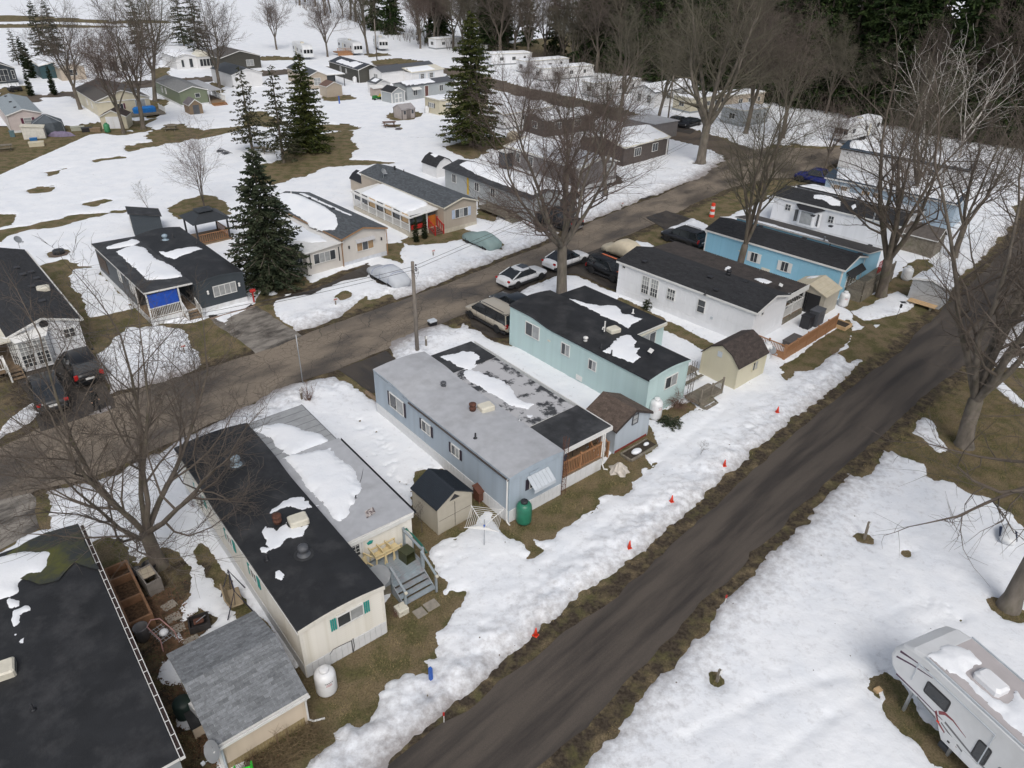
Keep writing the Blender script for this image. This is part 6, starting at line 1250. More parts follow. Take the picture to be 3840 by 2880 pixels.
def fh(name,label,px,z,rot,W,Ln,h,axis,rise,wm,rm,snow=True,sk=None,wins=(),cat='mobile home',ov=.15,depth=.15,edge=None,group='distant park homes',back=False):
 q=at(*px,z);H=House(name,label,(q.x,q.y),rot,W,Ln,h,'gable',rise,.5,cat=cat,group=group)
 if axis=='x':H.__class__=CrossHouse;cross_build(H,wm,rm,ov,ov,.08,None)
 elif axis=='f':H.kind='flat';H.walls(wm);H.roof(rm,ov,ov,.08,edge=edge)
 elif axis=='a':H.kind='arch';H.walls(wm);H.roof(rm,ov,ov,.08,edge=edge)
 else:H.walls(wm);H.roof(rm,ov,ov,.08,edge=edge or M_WHITE);H.fascia(M_WHITE,.13,'F')
 if sk:
  if axis=='x':MB().box(-.02,-.02,0,W+.02,Ln+.02,sk[0]).build('skirt',sk[1],H.root)
  else:H.skirt(sk[0],sk[1])
 for w in wins:H.win(*w)
 if snow:
  p=[(0,0),(W,0),(W,Ln),(0,Ln)] if snow is True else snow
  H.snowcap([p],depth,('snow on the roof of the '+label)[:80],.3,.2)
 return H
z3=lambda x,y:((1120+x*.25316)/KS,(160+y*.25316)/KS);z2=lambda x,y:((320+x*.25316)/KS,(200+y*.25316)/KS);z1=lambda x,y:(x*.217/KS,(200+y*.217)/KS);z4=lambda x,y:((1600+x*.28933)/KS,(120+y*.28933)/KS);z6=lambda x,y:((2200+x*.28933)/KS,(220+y*.28933)/KS)
N5=fh('park_home','brown home with wide snowy roof and white posts at the road corner',z5(1600,440),2.8,46,10.4,7.5,2.5,'x',.9,M_BRICK,M_OFFW,True,None,(('F',3,1.6,1.4,1,3,1,M_GL),('F',7,1.6,1.2,1,2,1,M_GL)))
for x in(9.9,):MB().box(x,-.1,0,x+.15,.05,2.5).build('post',M_WHITE,N5.root)
fh('park_home','dark brown home with scalloped snowy roof edge behind the bare trees',z4(1540,1140),2.7,38,9.8,5.0,2.5,'x',.6,M_BRICK,M_TAUPE,True,None,(('F',2.5,1.6,1.2,.9,3,1,M_GL),('F',6.5,1.6,1.2,.9,3,1,M_GL),('L',2.5,1.6,1.2,.9,2,1,M_GL)))
fh('park_home','white home with snow roof and strip windows right of the tall spruce',z4(1000,1060),2.6,45,11.3,5.0,2.4,'x',.5,M_WHITEF,M_OFFW,True,(.4,M_GREYS),(('F',4.5,1.6,.9,.7,2,1,M_GL),('F',8.8,1.7,3.6,.6,6,1,M_GL)))
t=thing('hot_tub_cover',at(*z5(150,370)),0,'round beige domed cover beside the dark brown home','cover');MB().lathe([(1.0,0),(1.0,.6),(.85,1.0),(.5,1.3),(0,1.4)],14).build('dome',M_CANV,t,True)
H1=fh('park_home','tan gabled home with snowy carport roof in the far cluster',z3(145,470),2.8,35,3.6,12,2.5,'y',.75,M_TANF,SH_SLATE[0],[(.2,5),(1.6,5),(1.6,9),(.2,9)],None,(('F',1.6,1.4,1.3,1.3,2,2,M_GLC),))
MB().box(3.7,.2,2.35,7.5,12,2.48).build('carport_roof',M_WHITE,H1.root);MB().box(7.2,.3,0,7.32,.42,2.35).build('post',M_BLACKM,H1.root);MB().box(4.6,3,0.2,6.5,3.05,2.2).build('porch_window',M_GL,H1.root)
hh=sub_house(H1,'carport',3.7,.2,3.8,11.8,2.4,'flat',0);hh.snowcap([[(.1,.2),(3.7,.2),(3.7,11.5),(.1,11.5)]],.13,'snow on the tan home\'s white carport',.3)
H2=fh('park_home','dark olive home with white trim and two snow slabs on its navy roof',z3(880,385),2.8,38,5.4,13.5,2.55,'y',.85,M_BROWNS,mat('navy_shingle',(.045,.052,.065),.8,.2),[(.3,2.5),(2.3,2.2),(2.4,5.8),(1.6,6.5),(1.9,11),(.3,11.5)],None,(('L',8.0,1.7,.5,1.0,1,1,M_GLC),('L',5.5,1.7,.45,.8,1,1,M_GLC),('F',3.9,1.4,1.3,1.0,2,1,M_GLC)))
H2.drain(0,-.1,2.5);propane(at(*z3(835,600)),M_TANKW,'white propane tank beside the dark olive home',1.3,.42,txt=False)
H3=fh('park_home','long white home with dark roof and gazebo in front in the far cluster',z3(1230,415),2.8,47,14,4.2,2.5,'x',.75,M_WHITEF,M_SLATE,False,None,(('L',2.0,1.5,1.2,.9,2,1,M_GLC),('F',11.5,1.4,.8,.9,3,3,M_GL),('F',9.2,1.4,.8,.9,3,3,M_GL)))
MB().box(5.5,-2.6,0,14.,-.05,2.2).build('wing',M_WHITEF,H3.root);MB().hexa([(5.3,-2.8,2.2),(14.2,-2.8,2.2),(14.2,.3,2.75),(5.3,.3,2.75),(5.3,-2.8,2.3),(14.2,-2.8,2.3),(14.2,.3,2.85),(5.3,.3,2.85)]).build('wing_roof',M_OFFW,H3.root)
for x in(8.2,10.6):
 o=H3.win('F',x,1.35,.9,.9,3,3,M_GL,shut=(.35,M_ALU,1),out=2.63)
hh=sub_house(H3,'wing_snow',5.5,-2.6,8.5,2.6,2.4,'flat',0.);hh.zr=lambda x,y:2.31+y*.19;hh.snowcap([[(.2,.2),(6.4,.2),(6.2,2.4),(.3,2.4)]],.12,'snow on the white home\'s front wing roof',.25)
gz=thing('gazebo',at(*z3(1460,545)),R(45),'dark grey gazebo canopy before the long white home','gazebo')
for x in(-1.6,1.6):
 for y in(-1.6,1.6):MB().box(x-.06,y-.06,0,x+.06,y+.06,2.1).build('post',M_BLACKM,gz)
b=MB();hip(b,1.95,2.1,2.75,.6);b.build('lower_roof',mat('grey_canopy',(.10,.11,.115),.6),gz);b=MB();hip(b,.75,2.85,3.1,.1);b.build('upper_roof',GZR,gz);MB().bbox(-1.2,-1.2,0,1.2,1.2,.85,.1).build('hot_tub',M_TARPB,gz)
H4=fh('park_home','grey home with small white awning in the far cluster',z3(1600,635),2.7,47,11.5,3.9,2.5,'x',.45,M_GREYF,M_SLATE,[(.2,.2),(7,.1),(7,2.2),(.2,3.2)],None,(('F',1.9,1.3,.9,.9,2,1,M_GL),('F',8.2,1.5,.9,1.0,2,1,M_GL)))
MB().hexa([(1.0,-.7,1.85),(3.0,-.7,1.85),(3.0,0,2.2),(1.0,0,2.2),(1.0,-.7,1.9),(3.0,-.7,1.9),(3.0,0,2.25),(1.0,0,2.25)]).build('awning',M_WHITE,H4.root);H4.door('F',4.6,.3,.8,1.9,mat('red_brown_door',(.12,.05,.04),.5))
fh('park_home','cream trailer home with snowy roof behind the tall spruce',z3(2080,845),2.6,45,11,3.8,2.4,'f',.1,M_CREAMF,M_OFFW,True,None,(('L',2.0,1.45,1.2,.7,2,1,M_GLC,None,(.2,M_SLATE,1)),('F',2.0,1.5,1.2,.8,3,1,M_GLC)))
propane(at(*z3(1900,1050)),M_TANKW,'white propane tank by the cream trailer home',1.25,.42,txt=False)
def shed(name,label,px,z,rot,W,Ln,h,axis,rise,wm,rm,snow=False,extra=None,**k):H=fh(name,label,px,z,rot,W,Ln,h,axis,rise,wm,rm,snow,None,(),'shed',.12,.07,group='garden sheds',**k);return H
shed('garden_shed','plain tan shed with brown roof on the back lawn',z3(410,650),1.9,43,3.2,2.6,1.85,'y',.7,M_TANF,mat('brown_sheet_roof',(.14,.085,.065),.7))
S=shed('garden_shed','white shed with slate roof and side lean-to in the far cluster',z3(1150,600),2.2,42,3.0,3.2,2.0,'y',.65,M_WHITEF,SH_SLATE[0],[(.3,.8),(1.4,.8),(1.4,2.6),(.3,2.6)]);MB().box(-1.5,-1.2,0,.9,-.05,1.5).build('lean_to',mat('pink_tan_boards',(.40,.34,.30),.6),S.root);MB().hexa([(-1.6,-1.4,1.5),(1.,-1.4,1.5),(1.,0,1.85),(-1.6,0,1.85),(-1.6,-1.4,1.58),(1.,-1.4,1.58),(1.,0,1.93),(-1.6,0,1.93)]).build('lean_to_roof',M_WHITE,S.root)
S=shed('garden_shed','grey shed with white arched double doors',z3(1375,735),2.0,46,2.9,3.1,1.9,'y',.75,M_GREYF,SH_BLACK[0]);S.trim(M_WHITE,w=.14)
for i in range(2):MB().box(.62+i*.85,-.04,.1,.62+i*.85+.82,-.01,1.75).build('door',M_WHITE,S.root);MB().box(.76+i*.85,-.05,.2,.76+i*.85+.55,-.042,.85).box(.76+i*.85,-.05,.98,.76+i*.85+.55,-.042,1.6).build('door_panel',M_GREYF,S.root)
S=shed('playhouse_shed','small beige resin shed with grey door and corner trim on the snow',z3(1530,990),1.6,43,2.5,2.4,1.55,'x',.6,mat('beige_resin',(.43,.385,.365),.6),mat('grey_resin_roof',(.33,.31,.31),.6));MB().box(.85,-.05,.05,1.65,-.01,1.65).build('door',mat('taupe_resin',(.17,.15,.14),.6),S.root)
for x in(.5,2.05):S.win('F',x,1.05,.3,.45,1,2,M_GL,M_SLATE)
for x,y in((0,0),(2.5,0),(0,2.4)):MB().box(x-.06,y-.06,0,x+.06,y+.06,1.5).build('corner_trim',mat('taupe_resin',(.17,.15,.14),.6),S.root)
picnic(at(*z3(1345,1255)),R(20),'weathered brown picnic table standing in open snow',mat('red_brown_wood',(.14,.085,.06),.8,.2),1.15)
for x,y,l_ in((1475,1295,'flat dark stone in snow beside the open snow picnic table'),(2150,1395,'round dark stone in snow left of the tall spruce')):t=thing('stone',at(*z3(x,y)),0,l_,'stone');MB().lathe([(.5,0),(.52,.12),(.38,.28),(0,.33)],9).build('stone_body',mat('dark_stone',(.09,.085,.09),.9),t,True)
# left cluster
H=fh('park_home','pale pink home with plum shutters and blue-grey roof at left',z1(105,1045),2.7,38,4.3,14,2.45,'y',.65,M_PINKB,mat('pale_blue_shingle',(.27,.31,.335),.8,.15,6),False,(.3,M_SKIRT),(('F',2.4,1.55,.95,.7,1,2,M_GLC,None,(.32,M_PLUM,1)),));H.drain(-.1,-.1,2.5)
for p in((100,745),(180,842),(258,935)):H.rv('box',*H.loc(*z1(*p),3.0))
S=shed('resin_shed','white resin shed with flat pent roof before the pale pink home',z1(355,1290),1.6,25,2.7,1.5,1.5,'f',.25,mat('white_resin',(.62,.60,.54),.5),M_OFFW)
for i in range(3):MB().box(.08+i*.88,-.03,.05,.08+i*.88+.84,-.005,1.45).build('door',mat('white_resin',(.62,.60,.54),.5),S.root)
tn=thing('car_shelter',at(*z1(860,1390)),R(30),'dark grey fabric shelter between the pink home and the cream shed','fabric shelter');b=MB()
ring_=lambda s_,z,k:[(s_*math.cos(2*math.pi*i/8+.39)*k,s_*math.sin(2*math.pi*i/8+.39),z) for i in range(8)]
b.add(ring_(2.0,0,1.15)+ring_(1.9,1.55,1.1)+ring_(.25,2.5,1.),[(i,(i+1)%8,8+(i+1)%8,8+i) for i in range(8)]+[(8+i,8+(i+1)%8,16+(i+1)%8,16+i) for i in range(8)]+[tuple(range(16,24))]);b.build('fabric',M_GREYTARP,tn,False,(0,1.2,0));MB().tube([(-2,-.6,0),(-1.9,-.5,1.55),(0,.9,2.55)],.03,5).tube([(2,-.6,0),(1.9,-.5,1.55),(0,.9,2.55)],.03,5).build('frame',M_METAL,tn)
H=fh('park_home','large cream house with dark hip-gable roof and patio doors',z2(140,690),2.7,40,8.0,13.5,2.45,'y',1.35,M_CREAMF,SH_TAUPE[0],False,(.25,M_SKIRT),(('F',6.5,1.2,1.5,1.9,2,1,M_GLC),('F',3.4,1.4,.9,.8,2,1,M_GL,None,(.25,M_PLUM,1)),('L',3.,1.5,.6,.9,2,1,M_GL),('L',6.,1.5,.6,.9,2,1,M_GL)))
MB().box(0,-.08,2.2,8.0,-.03,2.35).build('gable_band',M_WHITE,H.root);pd=empty('patio_deck',(3.6,-3.4,0),0,H.root);deck(pd,0,0,5.6,3.3,.45,M_OLDW);railing(pd,(5.55,.05,0),(5.55,3.2,0),.45,.8,M_WHITE,.16,.035);b=MB().bbox(1.2,1.3,.45,4.6,2.4,1.35,.25);b.build('tarp_cover',mat('bright_blue_tarp',(.01,.17,.52),.5,.15,4,bump=.05,bscale=3),pd)
S=shed('garden_shed','cream shed with white doors and dark mossy roof beside the green tank',z2(205,925),1.9,12,3.6,3.0,1.75,'y',.85,M_CREAMF,mat('mossy_brown_roof',(.07,.05,.042),.8,.3))
for i in range(2):MB().box(.75+i*1.0,-.04,.05,.75+i*1.0+.97,-.01,1.75).build('door',M_PANELW,S.root)
propane(at(*z2(335,1170)),mat('green_tank2',(.05,.22,.10),.45,.1),'green propane tank before the cream shed doors',1.35,.42,txt=False)
H=fh('park_home','sage green home with grey roof and white porch posts',z2(1385,555),2.7,40,4.6,13.5,2.5,'y',.7,M_GREENS,mat('light_grey_shingle',(.20,.205,.205),.85,.15),False,(.45,M_SKIRT),(('F',2.9,1.75,.75,.6,1,1,M_GL),('L',9.5,1.6,.5,.9,1,2,M_GLC),('L',7.5,1.6,.5,.9,1,2,M_GLC)))
MB().box(4.8,.2,2.2,7.2,12,2.32).build('porch_roof',M_GREYROOF,H.root);H.drain(4.75,-.1,2.6)
for y in(.3,3.,6.):MB().box(7.0,y,.5,7.12,y+.12,2.2).build('post',M_WHITE,H.root)
pd=empty('porch_deck',(4.8,-1.0,0),0,H.root);deck(pd,0,0,2.4,8,.5,M_WOOD);stairs(pd,0,2.3,0,.5,3,mat('orange_cedar',(.40,.19,.07),.7),.35);railing(pd,(2.35,0,0),(2.35,6,0),.5,.9,M_WHITE,.16,.035)
S=shed('cabin_shed','small rustic wooden shed with dark door and metal roof',z2(1530,760),1.7,40,2.1,2.6,1.6,'y',.8,M_WOOD,mat('grey_metal_roof',(.17,.15,.155),.6));MB().box(.55,-.05,.05,1.55,-.01,1.55).build('door',M_SLATE,S.root)
t=thing('hot_tub',at(*z2(1670,740)),R(40),'blue-grey covered hot tub behind the rustic shed','hot tub');b=MB();b.lathe([(1.3,0),(1.3,.8),(1.0,1.25),(0,1.5)],8);b.build('cover',mat('blue_grey_cover',(.19,.23,.265),.6),t)
H=fh('park_home','far white sunroom house with navy shutters',z2(1330,45),2.8,42,4.4,9,2.5,'y',.6,M_WHITEF,SH_SLATE[0],True,None,(('F',1.3,1.3,.5,1.4,1,1,M_GL),('F',3.1,1.3,.7,1.7,1,1,M_GL)));MB().box(4.4,-.8,0,7.6,3,2.5).build('sunroom',M_WHITEF,H.root);MB().hexa([(4.3,-1,2.5),(7.7,-1,2.5),(7.7,3.2,2.5),(4.3,3.2,2.5),(5.9,-1,3.5),(6.1,-1,3.5),(6.1,3.2,3.5),(5.9,3.2,3.5)]).build('sunroom_roof',M_OFFW,H.root)
for i in range(4):MB().box(4.75+i*.72,-.84,.6,4.75+i*.72+.6,-.81,2.0).build('pane',M_GL,H.root)
fh('park_home','far brown house with dark roof and red porch',z2(1990,60),2.8,42,9,9,2.6,'y',1.2,M_BROWNS,SH_TAUPE[0],False,None,(('F',6.5,1.3,1.6,1.2,2,1,M_GLC),))
fh('park_home','far home with teal carport under a snowy roof',z1(665,190),2.8,40,5.0,10,2.5,'y',.5,mat('teal_boards',(.03,.07,.08),.6),M_OFFW,True)
fh('park_home','far tan home half hidden by bare trees',z1(1010,230),2.7,40,4.4,12,2.5,'y',.6,M_TANF,SH_TAUPE[0],True,None,(('F',2.2,1.5,1.4,1.0,2,1,M_GL),))
fh('park_home','far white home with snowy roof and front porch',z1(1730,100),2.7,40,5.4,11,2.5,'y',.6,M_WHITEF,M_OFFW,True,None,(('F',2.2,1.2,1.6,1.6,3,1,M_GL),('F',4.4,1.1,.9,1.8,1,1,M_GL)))
H=fh('park_home','dark grey house with tall white windows at far left edge',z1(-330,330),2.7,46,5.5,9,3.0,'y',1.2,M_CHAR,SH_SLATE[0],False,(.5,M_SKIRT),(('F',3.2,1.9,2.0,2.0,3,2,M_GL),('F',5.0,1.9,.4,1.4,1,2,M_GL)))
fh('park_home','far low house with dark roof behind the sparse spruces',(500,160),2.7,42,6,10,2.5,'y',.9,M_WHITEF,SH_SLATE[0],False)
# trailers along the wood
for i,(px,rot,W,Ln,wm,l_) in enumerate(((z4(840,290),30,11,3.6,M_PANELW,'grey and white trailer with snowy roof nearest the tall spruce'),(z4(1290,385),40,13,3.4,M_PANELW,'rounded white trailer with snow on top, middle of the row'),(z4(1510,480),36,14,3.6,M_WHITEF,'long white trailer with porch behind young bare trees'),(z4(120,95),45,10,3.2,M_PANELW,'trailer with white porch posts at the edge of the wood'),(z4(755,180),45,5.4,3.0,M_PANELW,'short white trailer right behind the tall spruce top'),(z6(130,330),40,12.5,3.8,M_WHITEF,'white home with snowy roof among the far bare trees'),(z6(1360,520),36,8,4.2,M_CREAMF,'cream home with snowy roof behind the huge bare tree'),(z6(1900,480),36,9,4.0,M_TANF,'brown home under snow behind the end of the road'),(z6(2050,680),40,7,4.5,M_GREYF,'grey home with flat snowy roof right of the huge bare tree'))):
 H=fh('trailer_home',l_,px,2.6,rot,W,Ln,2.5,'f',.12,wm,M_OFFW,True,(.45,M_GREYS),(('F',W*.25,1.5,1.0,.7,2,1,M_GL),('F',W*.55,1.5,.9,.7,2,1,M_GL),('F',W*.82,1.5,.6,.7,1,1,M_GL),('L',Ln*.5,1.5,1.1,.8,2,1,M_GL)),group='trailers along the wood',depth=.2)
H=fh('park_home','white gabled home with snowy roof and black shutters by the side road',z6(890,430),2.8,44,13.5,5.2,2.6,'x',1.0,M_WHITEF,M_SLATE,True,None,(('F',4.6,1.75,1.1,.9,3,1,M_GL,None,(.3,M_BLACKP,1)),('F',9.,1.75,.9,.9,2,1,M_GL,None,(.3,M_BLACKP,1)),('L',1.2,1.4,.8,1.3,3,3,M_GL),('L',3.4,1.4,.8,1.3,3,3,M_GL)))
fh('park_home','small flat roofed building with grey roof at the road corner',z6(880,860),2.4,44,6,6,2.3,'f',.2,M_TAUPE,M_GREYROOF,False)
# sheds by the lane at right
S=shed('garden_shed','pale grey resin shed with snowy white roof where the worker stands',(1936,622),0,46,2.4,2.6,1.8,'y',.3,mat('grey_resin',(.40,.415,.43),.55),M_PANELW,True,depth=.05) if False else fh('garden_shed','pale grey resin shed with white roof beside the worker in blue',(1958,648),0,-44,2.6,2.2,1.95,'y',.3,mat('grey_resin',(.40,.415,.43),.55),M_PANELW,[(0,0),(2.6,0),(2.6,2.2),(0,2.2)],None,(),'shed',.08,.04,group='garden sheds')
fh('garden_shed','weathered grey-brown shed behind the pale grey resin shed',(2010,560),0,46,2.6,3.0,1.9,'y',.8,M_OLDW,mat('old_brown_roof',(.12,.105,.095),.85,.2),False,None,(),'shed',.15,group='garden sheds')
# ------------------------------------------------------------------ trees
def bark(name,c,moss=.0):
 m=mat(name,c,.9,.35,3,bump=.02,bscale=14,stretch=(1,1,.35),dirt=(.075,.085,.028) if moss else None,dscale=1.3,damt=moss);return m
M_BARK=bark('grey_brown_bark',(.13,.108,.088),.5);M_BARK2=bark('maple_bark',(.15,.13,.108),.35);M_BIRCH=mat('birch_bark',(.55,.52,.48),.8,.25,9)
M_TWIG=mat('twigs',(.120,.098,.080),.9,.2,.5);M_TWIGR=mat('reddish_twigs',(.130,.098,.083),.9,.2,.5);M_TWIGO=mat('olive_twigs',(.120,.108,.078),.9,.2,.5)
def bare_tree(seed,H,r0,fork,limbs,spread=.62,lean=(0,0),nb=(7,6,5),tw=.008,curve=.25,up=.10,sub_fork=False,rlimb=.62,limb_len=None,droop=0.,az0=None):
 rn=random.Random(seed);T=MB();K=MB()
 def path(p,d,L,n,wob,upw):
  pts=[p];d=d.normalized()
  for i in range(n):
   d=(d+Vector((rn.gauss(0,wob),rn.gauss(0,wob),rn.gauss(0,wob)*.6+upw))).normalized();p=p+d*(L/n);pts.append(p)
  return pts
 def side(d,ang,az):
  a=d.orthogonal().normalized();b=d.cross(a);return(d*math.cos(ang)+(a*math.cos(az)+b*math.sin(az))*math.sin(ang)).normalized()
 def sample(pts,t):
  k=min(len(pts)-2,int(t*(len(pts)-1)));f=t*(len(pts)-1)-k;return pts[k].lerp(pts[k+1],f),(pts[k+1]-pts[k]).normalized()
 def grow(p,d,L,r,lv):
  n=(6,5,4,3,2)[lv];wob=(.05,.10,.15,.20,.22)[lv]*(1+curve)
  pts=path(p,d,L,n,wob,up*(1.4 if lv==1 else .8 if lv<4 else .3)-droop*(lv>=3));rr=[max(tw*.45,r*(1-.72*i/n)) for i in range(n+1)]
  (T if lv<=1 else K).tube(pts,rr,(8,7,5,3,3)[lv],False)
  if lv>=4:return
  cnt=nb[lv-1] if lv>=1 else 0
  for i in range(cnt):
   t=.22+.76*(i+rn.random()*.8)/cnt;q,dd=sample(pts,t)
   ang=R(rn.uniform(26,58)) if lv<3 else R(rn.uniform(30,70))
   nd=side(dd,ang,rn.uniform(0,6.283));nd.z=nd.z*.8+.12;nd.normalize()
   grow(q,nd,L*rn.uniform(.44,.70)*(1-.40*t),max(tw,r*(1-.72*t)*rn.uniform(.42,.62)),lv+1)
  q,dd=pts[-1],(pts[-1]-pts[-2]).normalized()
  if lv>=1:grow(q,dd,L*.42,max(tw,r*.28),lv+1)
 base=Vector((0,0,-.15));top=Vector((lean[0],lean[1],fork));mid=base.lerp(top,.5)+Vector((rn.uniform(-.08,.08),rn.uniform(-.08,.08),0))
 T.tube([base,base.lerp(mid,.25)+Vector((0,0,.08)),mid,top,top+(top-mid)*.18],[r0*1.45,r0*1.05,r0*.92,r0*.88,r0*.5],10,False)
 a0=rn.uniform(0,6.28) if az0 is None else az0
 for i in range(limbs):
  az=a0+6.283*i/limbs+rn.uniform(-.35,.35);sp=spread*rn.uniform(.55,1.15) if i else spread*.2
  d=Vector((math.cos(az)*math.sin(sp),math.sin(az)*math.sin(sp),math.cos(sp)))
  L=(limb_len or(H-fork))*rn.uniform(.72,.98)*(1 if i else .95);p=top-Vector((0,0,rn.uniform(0,.18)*fork*.4));grow(p,d,L*.74,r0*rlimb*rn.uniform(.7,1.0),1)
 return T,K
def plant_tree(T,K,loc,rz,label,name='bare_tree',cat='tree',group='bare deciduous trees',bm=M_BARK,tm=M_TWIG,sc=1.):
 if isinstance(T,MB):T=T.mesh('trunk',bm,True);K=K.mesh('crown',tm,True)
 t=thing(name,loc,rz,label,cat,group);t.scale=(sc,sc,sc);put('trunk',T,t);put('crown',K,t);return T,K
plant_tree(*bare_tree(11,11.5,.34,2.0,7,.98,(-.2,.1),(10,8,7),.008,.55,.13,limb_len=13,az0=.4,rlimb=.46),at(345,1222),R(10),'wide spreading bare tree between the two black roofs',bm=M_BARK)
plant_tree(*bare_tree(23,16.5,.44,4.6,7,.80,(-.1,.2),(11,9,6),.010,.4,.07,limb_len=16.5,rlimb=.5),at(1213,648),R(40),'tall bare tree by the white parked cars',bm=M_BARK2,tm=M_TWIGR)
plant_tree(*bare_tree(31,17.5,.34,3.2,5,.36,(.1,0),(9,7,6),.010,.35,.06,limb_len=17),at(1592,605),0.,'slender bare tree with two stems beside the sky blue home',bm=M_BARK,tm=M_TWIGO)
plant_tree(*bare_tree(47,17,.42,3.6,6,.52,(.9,.4),(9,7,6),.009,.35,.05,limb_len=17),at(1903,640),R(200),'leaning bare tree behind the old wooden deck',bm=M_BARK)
plant_tree(*bare_tree(59,19,.46,3.0,7,.42,(.35,.2),(9,7,5),.009,.35,.06,limb_len=20),at(2082,962),R(80),'massive bare tree with many stems on the right lawn',bm=M_BARK2)
plant_tree(*bare_tree(61,18,.38,6.0,6,.70,(.1,.1),(8,7,5),.009,.35,.04,limb_len=15),at(2178,1312),R(150),'thick trunked bare tree at the right edge in snow',bm=M_BARK2)
T7=bare_tree(71,23,.62,5.0,7,.50,(.1,.1),(9,8,6),.014,.3,.06,limb_len=21);t7=plant_tree(*T7,at(1513,354),0.,'huge bare tree with stout grey trunk in the middle distance',bm=M_BARK2,tm=M_TWIGO)
FA=plant_tree(*bare_tree(83,18,.34,3.8,6,.50,(.2,.1),(9,8,6),.014,.35,.06,limb_len=17),at(310,279),0.,'big bare tree standing by the blue tarp',bm=M_BARK)
FB=plant_tree(*bare_tree(97,17,.30,4.2,5,.42,(.6,.2),(9,8,6),.014,.35,.06,limb_len=15),at(1336,262),R(30),'bare tree with several stems beside the side road',bm=M_BARK2,tm=M_TWIGO)
FC=plant_tree(*bare_tree(103,15,.24,3.0,6,.62,(0,.1),(9,8,6),.013,.4,.07,limb_len=13),at(708,124),R(70),'bare tree before the white park trailer with cedar deck',bm=M_BARK,tm=M_TWIGR)
MID=[(335,219,FB,1.15,'bare tree behind the cream house roof'),(268,288,FC,1.05,'leaning bare tree in front of the cream shed'),(175,238,FA,.9,'bare tree trunk left of the cream house'),(475,197,FA,.95,'bare tree right of the sage green home'),(255,168,FC,.7,'small bare tree before the far white house'),(598,108,FC,.95,'bare tree left of the far trailers'),(795,118,FB,1.0,'forked bare tree beside the far utility pole'),(908,106,FC,1.1,'bare tree near the far snowy trailer'),
(1111,126,FB,1.05,'bare tree before the grey and white trailer'),(1140,212,FC,.55,'young bare tree on the snowy side road verge'),(1196,235,FC,.6,'young bare tree nearest the side road bend'),(1420,265,FB,.9,'bare tree behind the far utility post'),(1690,300,FA,1.0,'bare tree behind the end of the road'),(1783,362,FC,.62,'small bare tree beside the blue pickup'),(1610,290,FA,1.1,'bare tree left of the parked white trailer'),(1222,420,FA,.8,'bare tree beside the taupe home with the corner window'),(1308,424,FB,.85,'bare tree at the short wet drive across the road'),(1125,330,FC,.8,'bare tree behind the pale grey home roof'),(2160,720,FB,1.05,'bare tree at the right edge across the lane'),(2060,560,FA,.85,'bare tree over the grey sheds by the lane'),(1970,470,FB,.9,'bare tree rising behind the bay window home')]
for i,(x,y,ms,s_,l_) in enumerate(MID):plant_tree(ms[0],ms[1],at(x,y),i*1.7,l_,sc=s_)
SM=bare_tree(131,9,.10,.8,5,.30,(0,0),(8,7,4),.008,.3,.04,limb_len=10);plant_tree(*SM,at(443,455),0.,'slim young bare tree on the back lawn',bm=M_BARK,tm=M_TWIGR)
SP=bare_tree(137,4.2,.035,1.0,3,.35,(0,0),(5,4,2),.006,.4,.04,limb_len=3.6);sp_=plant_tree(*SP,at(325,472),0.,'thin bare sapling on snow behind the charcoal home',name='sapling',bm=M_BARK)
plant_tree(sp_[0],sp_[1],at(912,1150),1.,'bare sapling beside the beige plastic shed',name='sapling',sc=.55)
plant_tree(sp_[0],sp_[1],at(1512,990),2.,'low bare shrub stems beside the lattice tower',name='sapling',sc=.35)
BI=bare_tree(149,18,.20,2.2,5,.42,(.2,0),(5,2,0),.024,.5,.05,limb_len=17);bi=plant_tree(*BI,at(1985,335),0.,'white barked birch rising above the trailers',name='birch_tree',bm=M_BIRCH,tm=M_BIRCH)
plant_tree(bi[0],bi[1],at(2070,345),2.4,'white barked birch at the far right',name='birch_tree',sc=.92)
# twiggy shrubs: many stems from one root
def shrub(seed,H,n,spread,r=.012,droop=0.,nb=6):
 rn=random.Random(seed);b=MB()
 for i in range(n):
  az=rn.uniform(0,6.283);sp=spread*rn.random()**.6;p=Vector((rn.uniform(-.1,.1),rn.uniform(-.1,.1),0));d=Vector((math.cos(az)*math.sin(sp),math.sin(az)*math.sin(sp),math.cos(sp)));L=H*rn.uniform(.7,1.1);pts=[p]
  for k in range(5):d=(d+Vector((rn.gauss(0,.12),rn.gauss(0,.12),-droop*(k/2.)))).normalized();p=p+d*L/5;pts.append(p)
  b.tube(pts,[r,r*.8,r*.65,r*.5,r*.4,r*.25],3,False)
  for j in range(nb):
   q=pts[rn.randint(1,4)];dd=(d+Vector((rn.gauss(0,.6),rn.gauss(0,.6),rn.gauss(.1,.4)-droop))).normalized();b.tube([q,q+dd*L*.14,q+dd*L*.26+Vector((0,0,-droop*.1))],[r*.45,r*.35,r*.2],3,False)
 return b
for(x,y,H,n,sp,dr,l_) in((668,870,1.5,22,.45,0,'leafless reddish shrub beside the thin white pole'),(1465,880,1.5,60,.9,.28,'weeping brown shrub before the mint home'),(1800,770,.8,14,.7,0,'bare twig shrub near the cedar fence'),(1618,748,1.0,26,.6,0,'bare shrub against the white home skirting'),(420,1096,.9,16,.7,0,'bare shrub at the cream home wall'),(855,1330,.5,22,1.1,0,'low brown twigs under the grey deck'),(1395,935,.5,18,1.0,0,'dry brown tuft beside the blue shed')):
 t=thing('shrub',at(x,y),0,l_,'shrub','bare shrubs');tag(shrub(int(x),H,n,sp,.014 if H>1 else .008,dr).build('twigs',mat('shrub_twigs',(.155,.095,.07),.9,.25,2),t),kind='stuff')
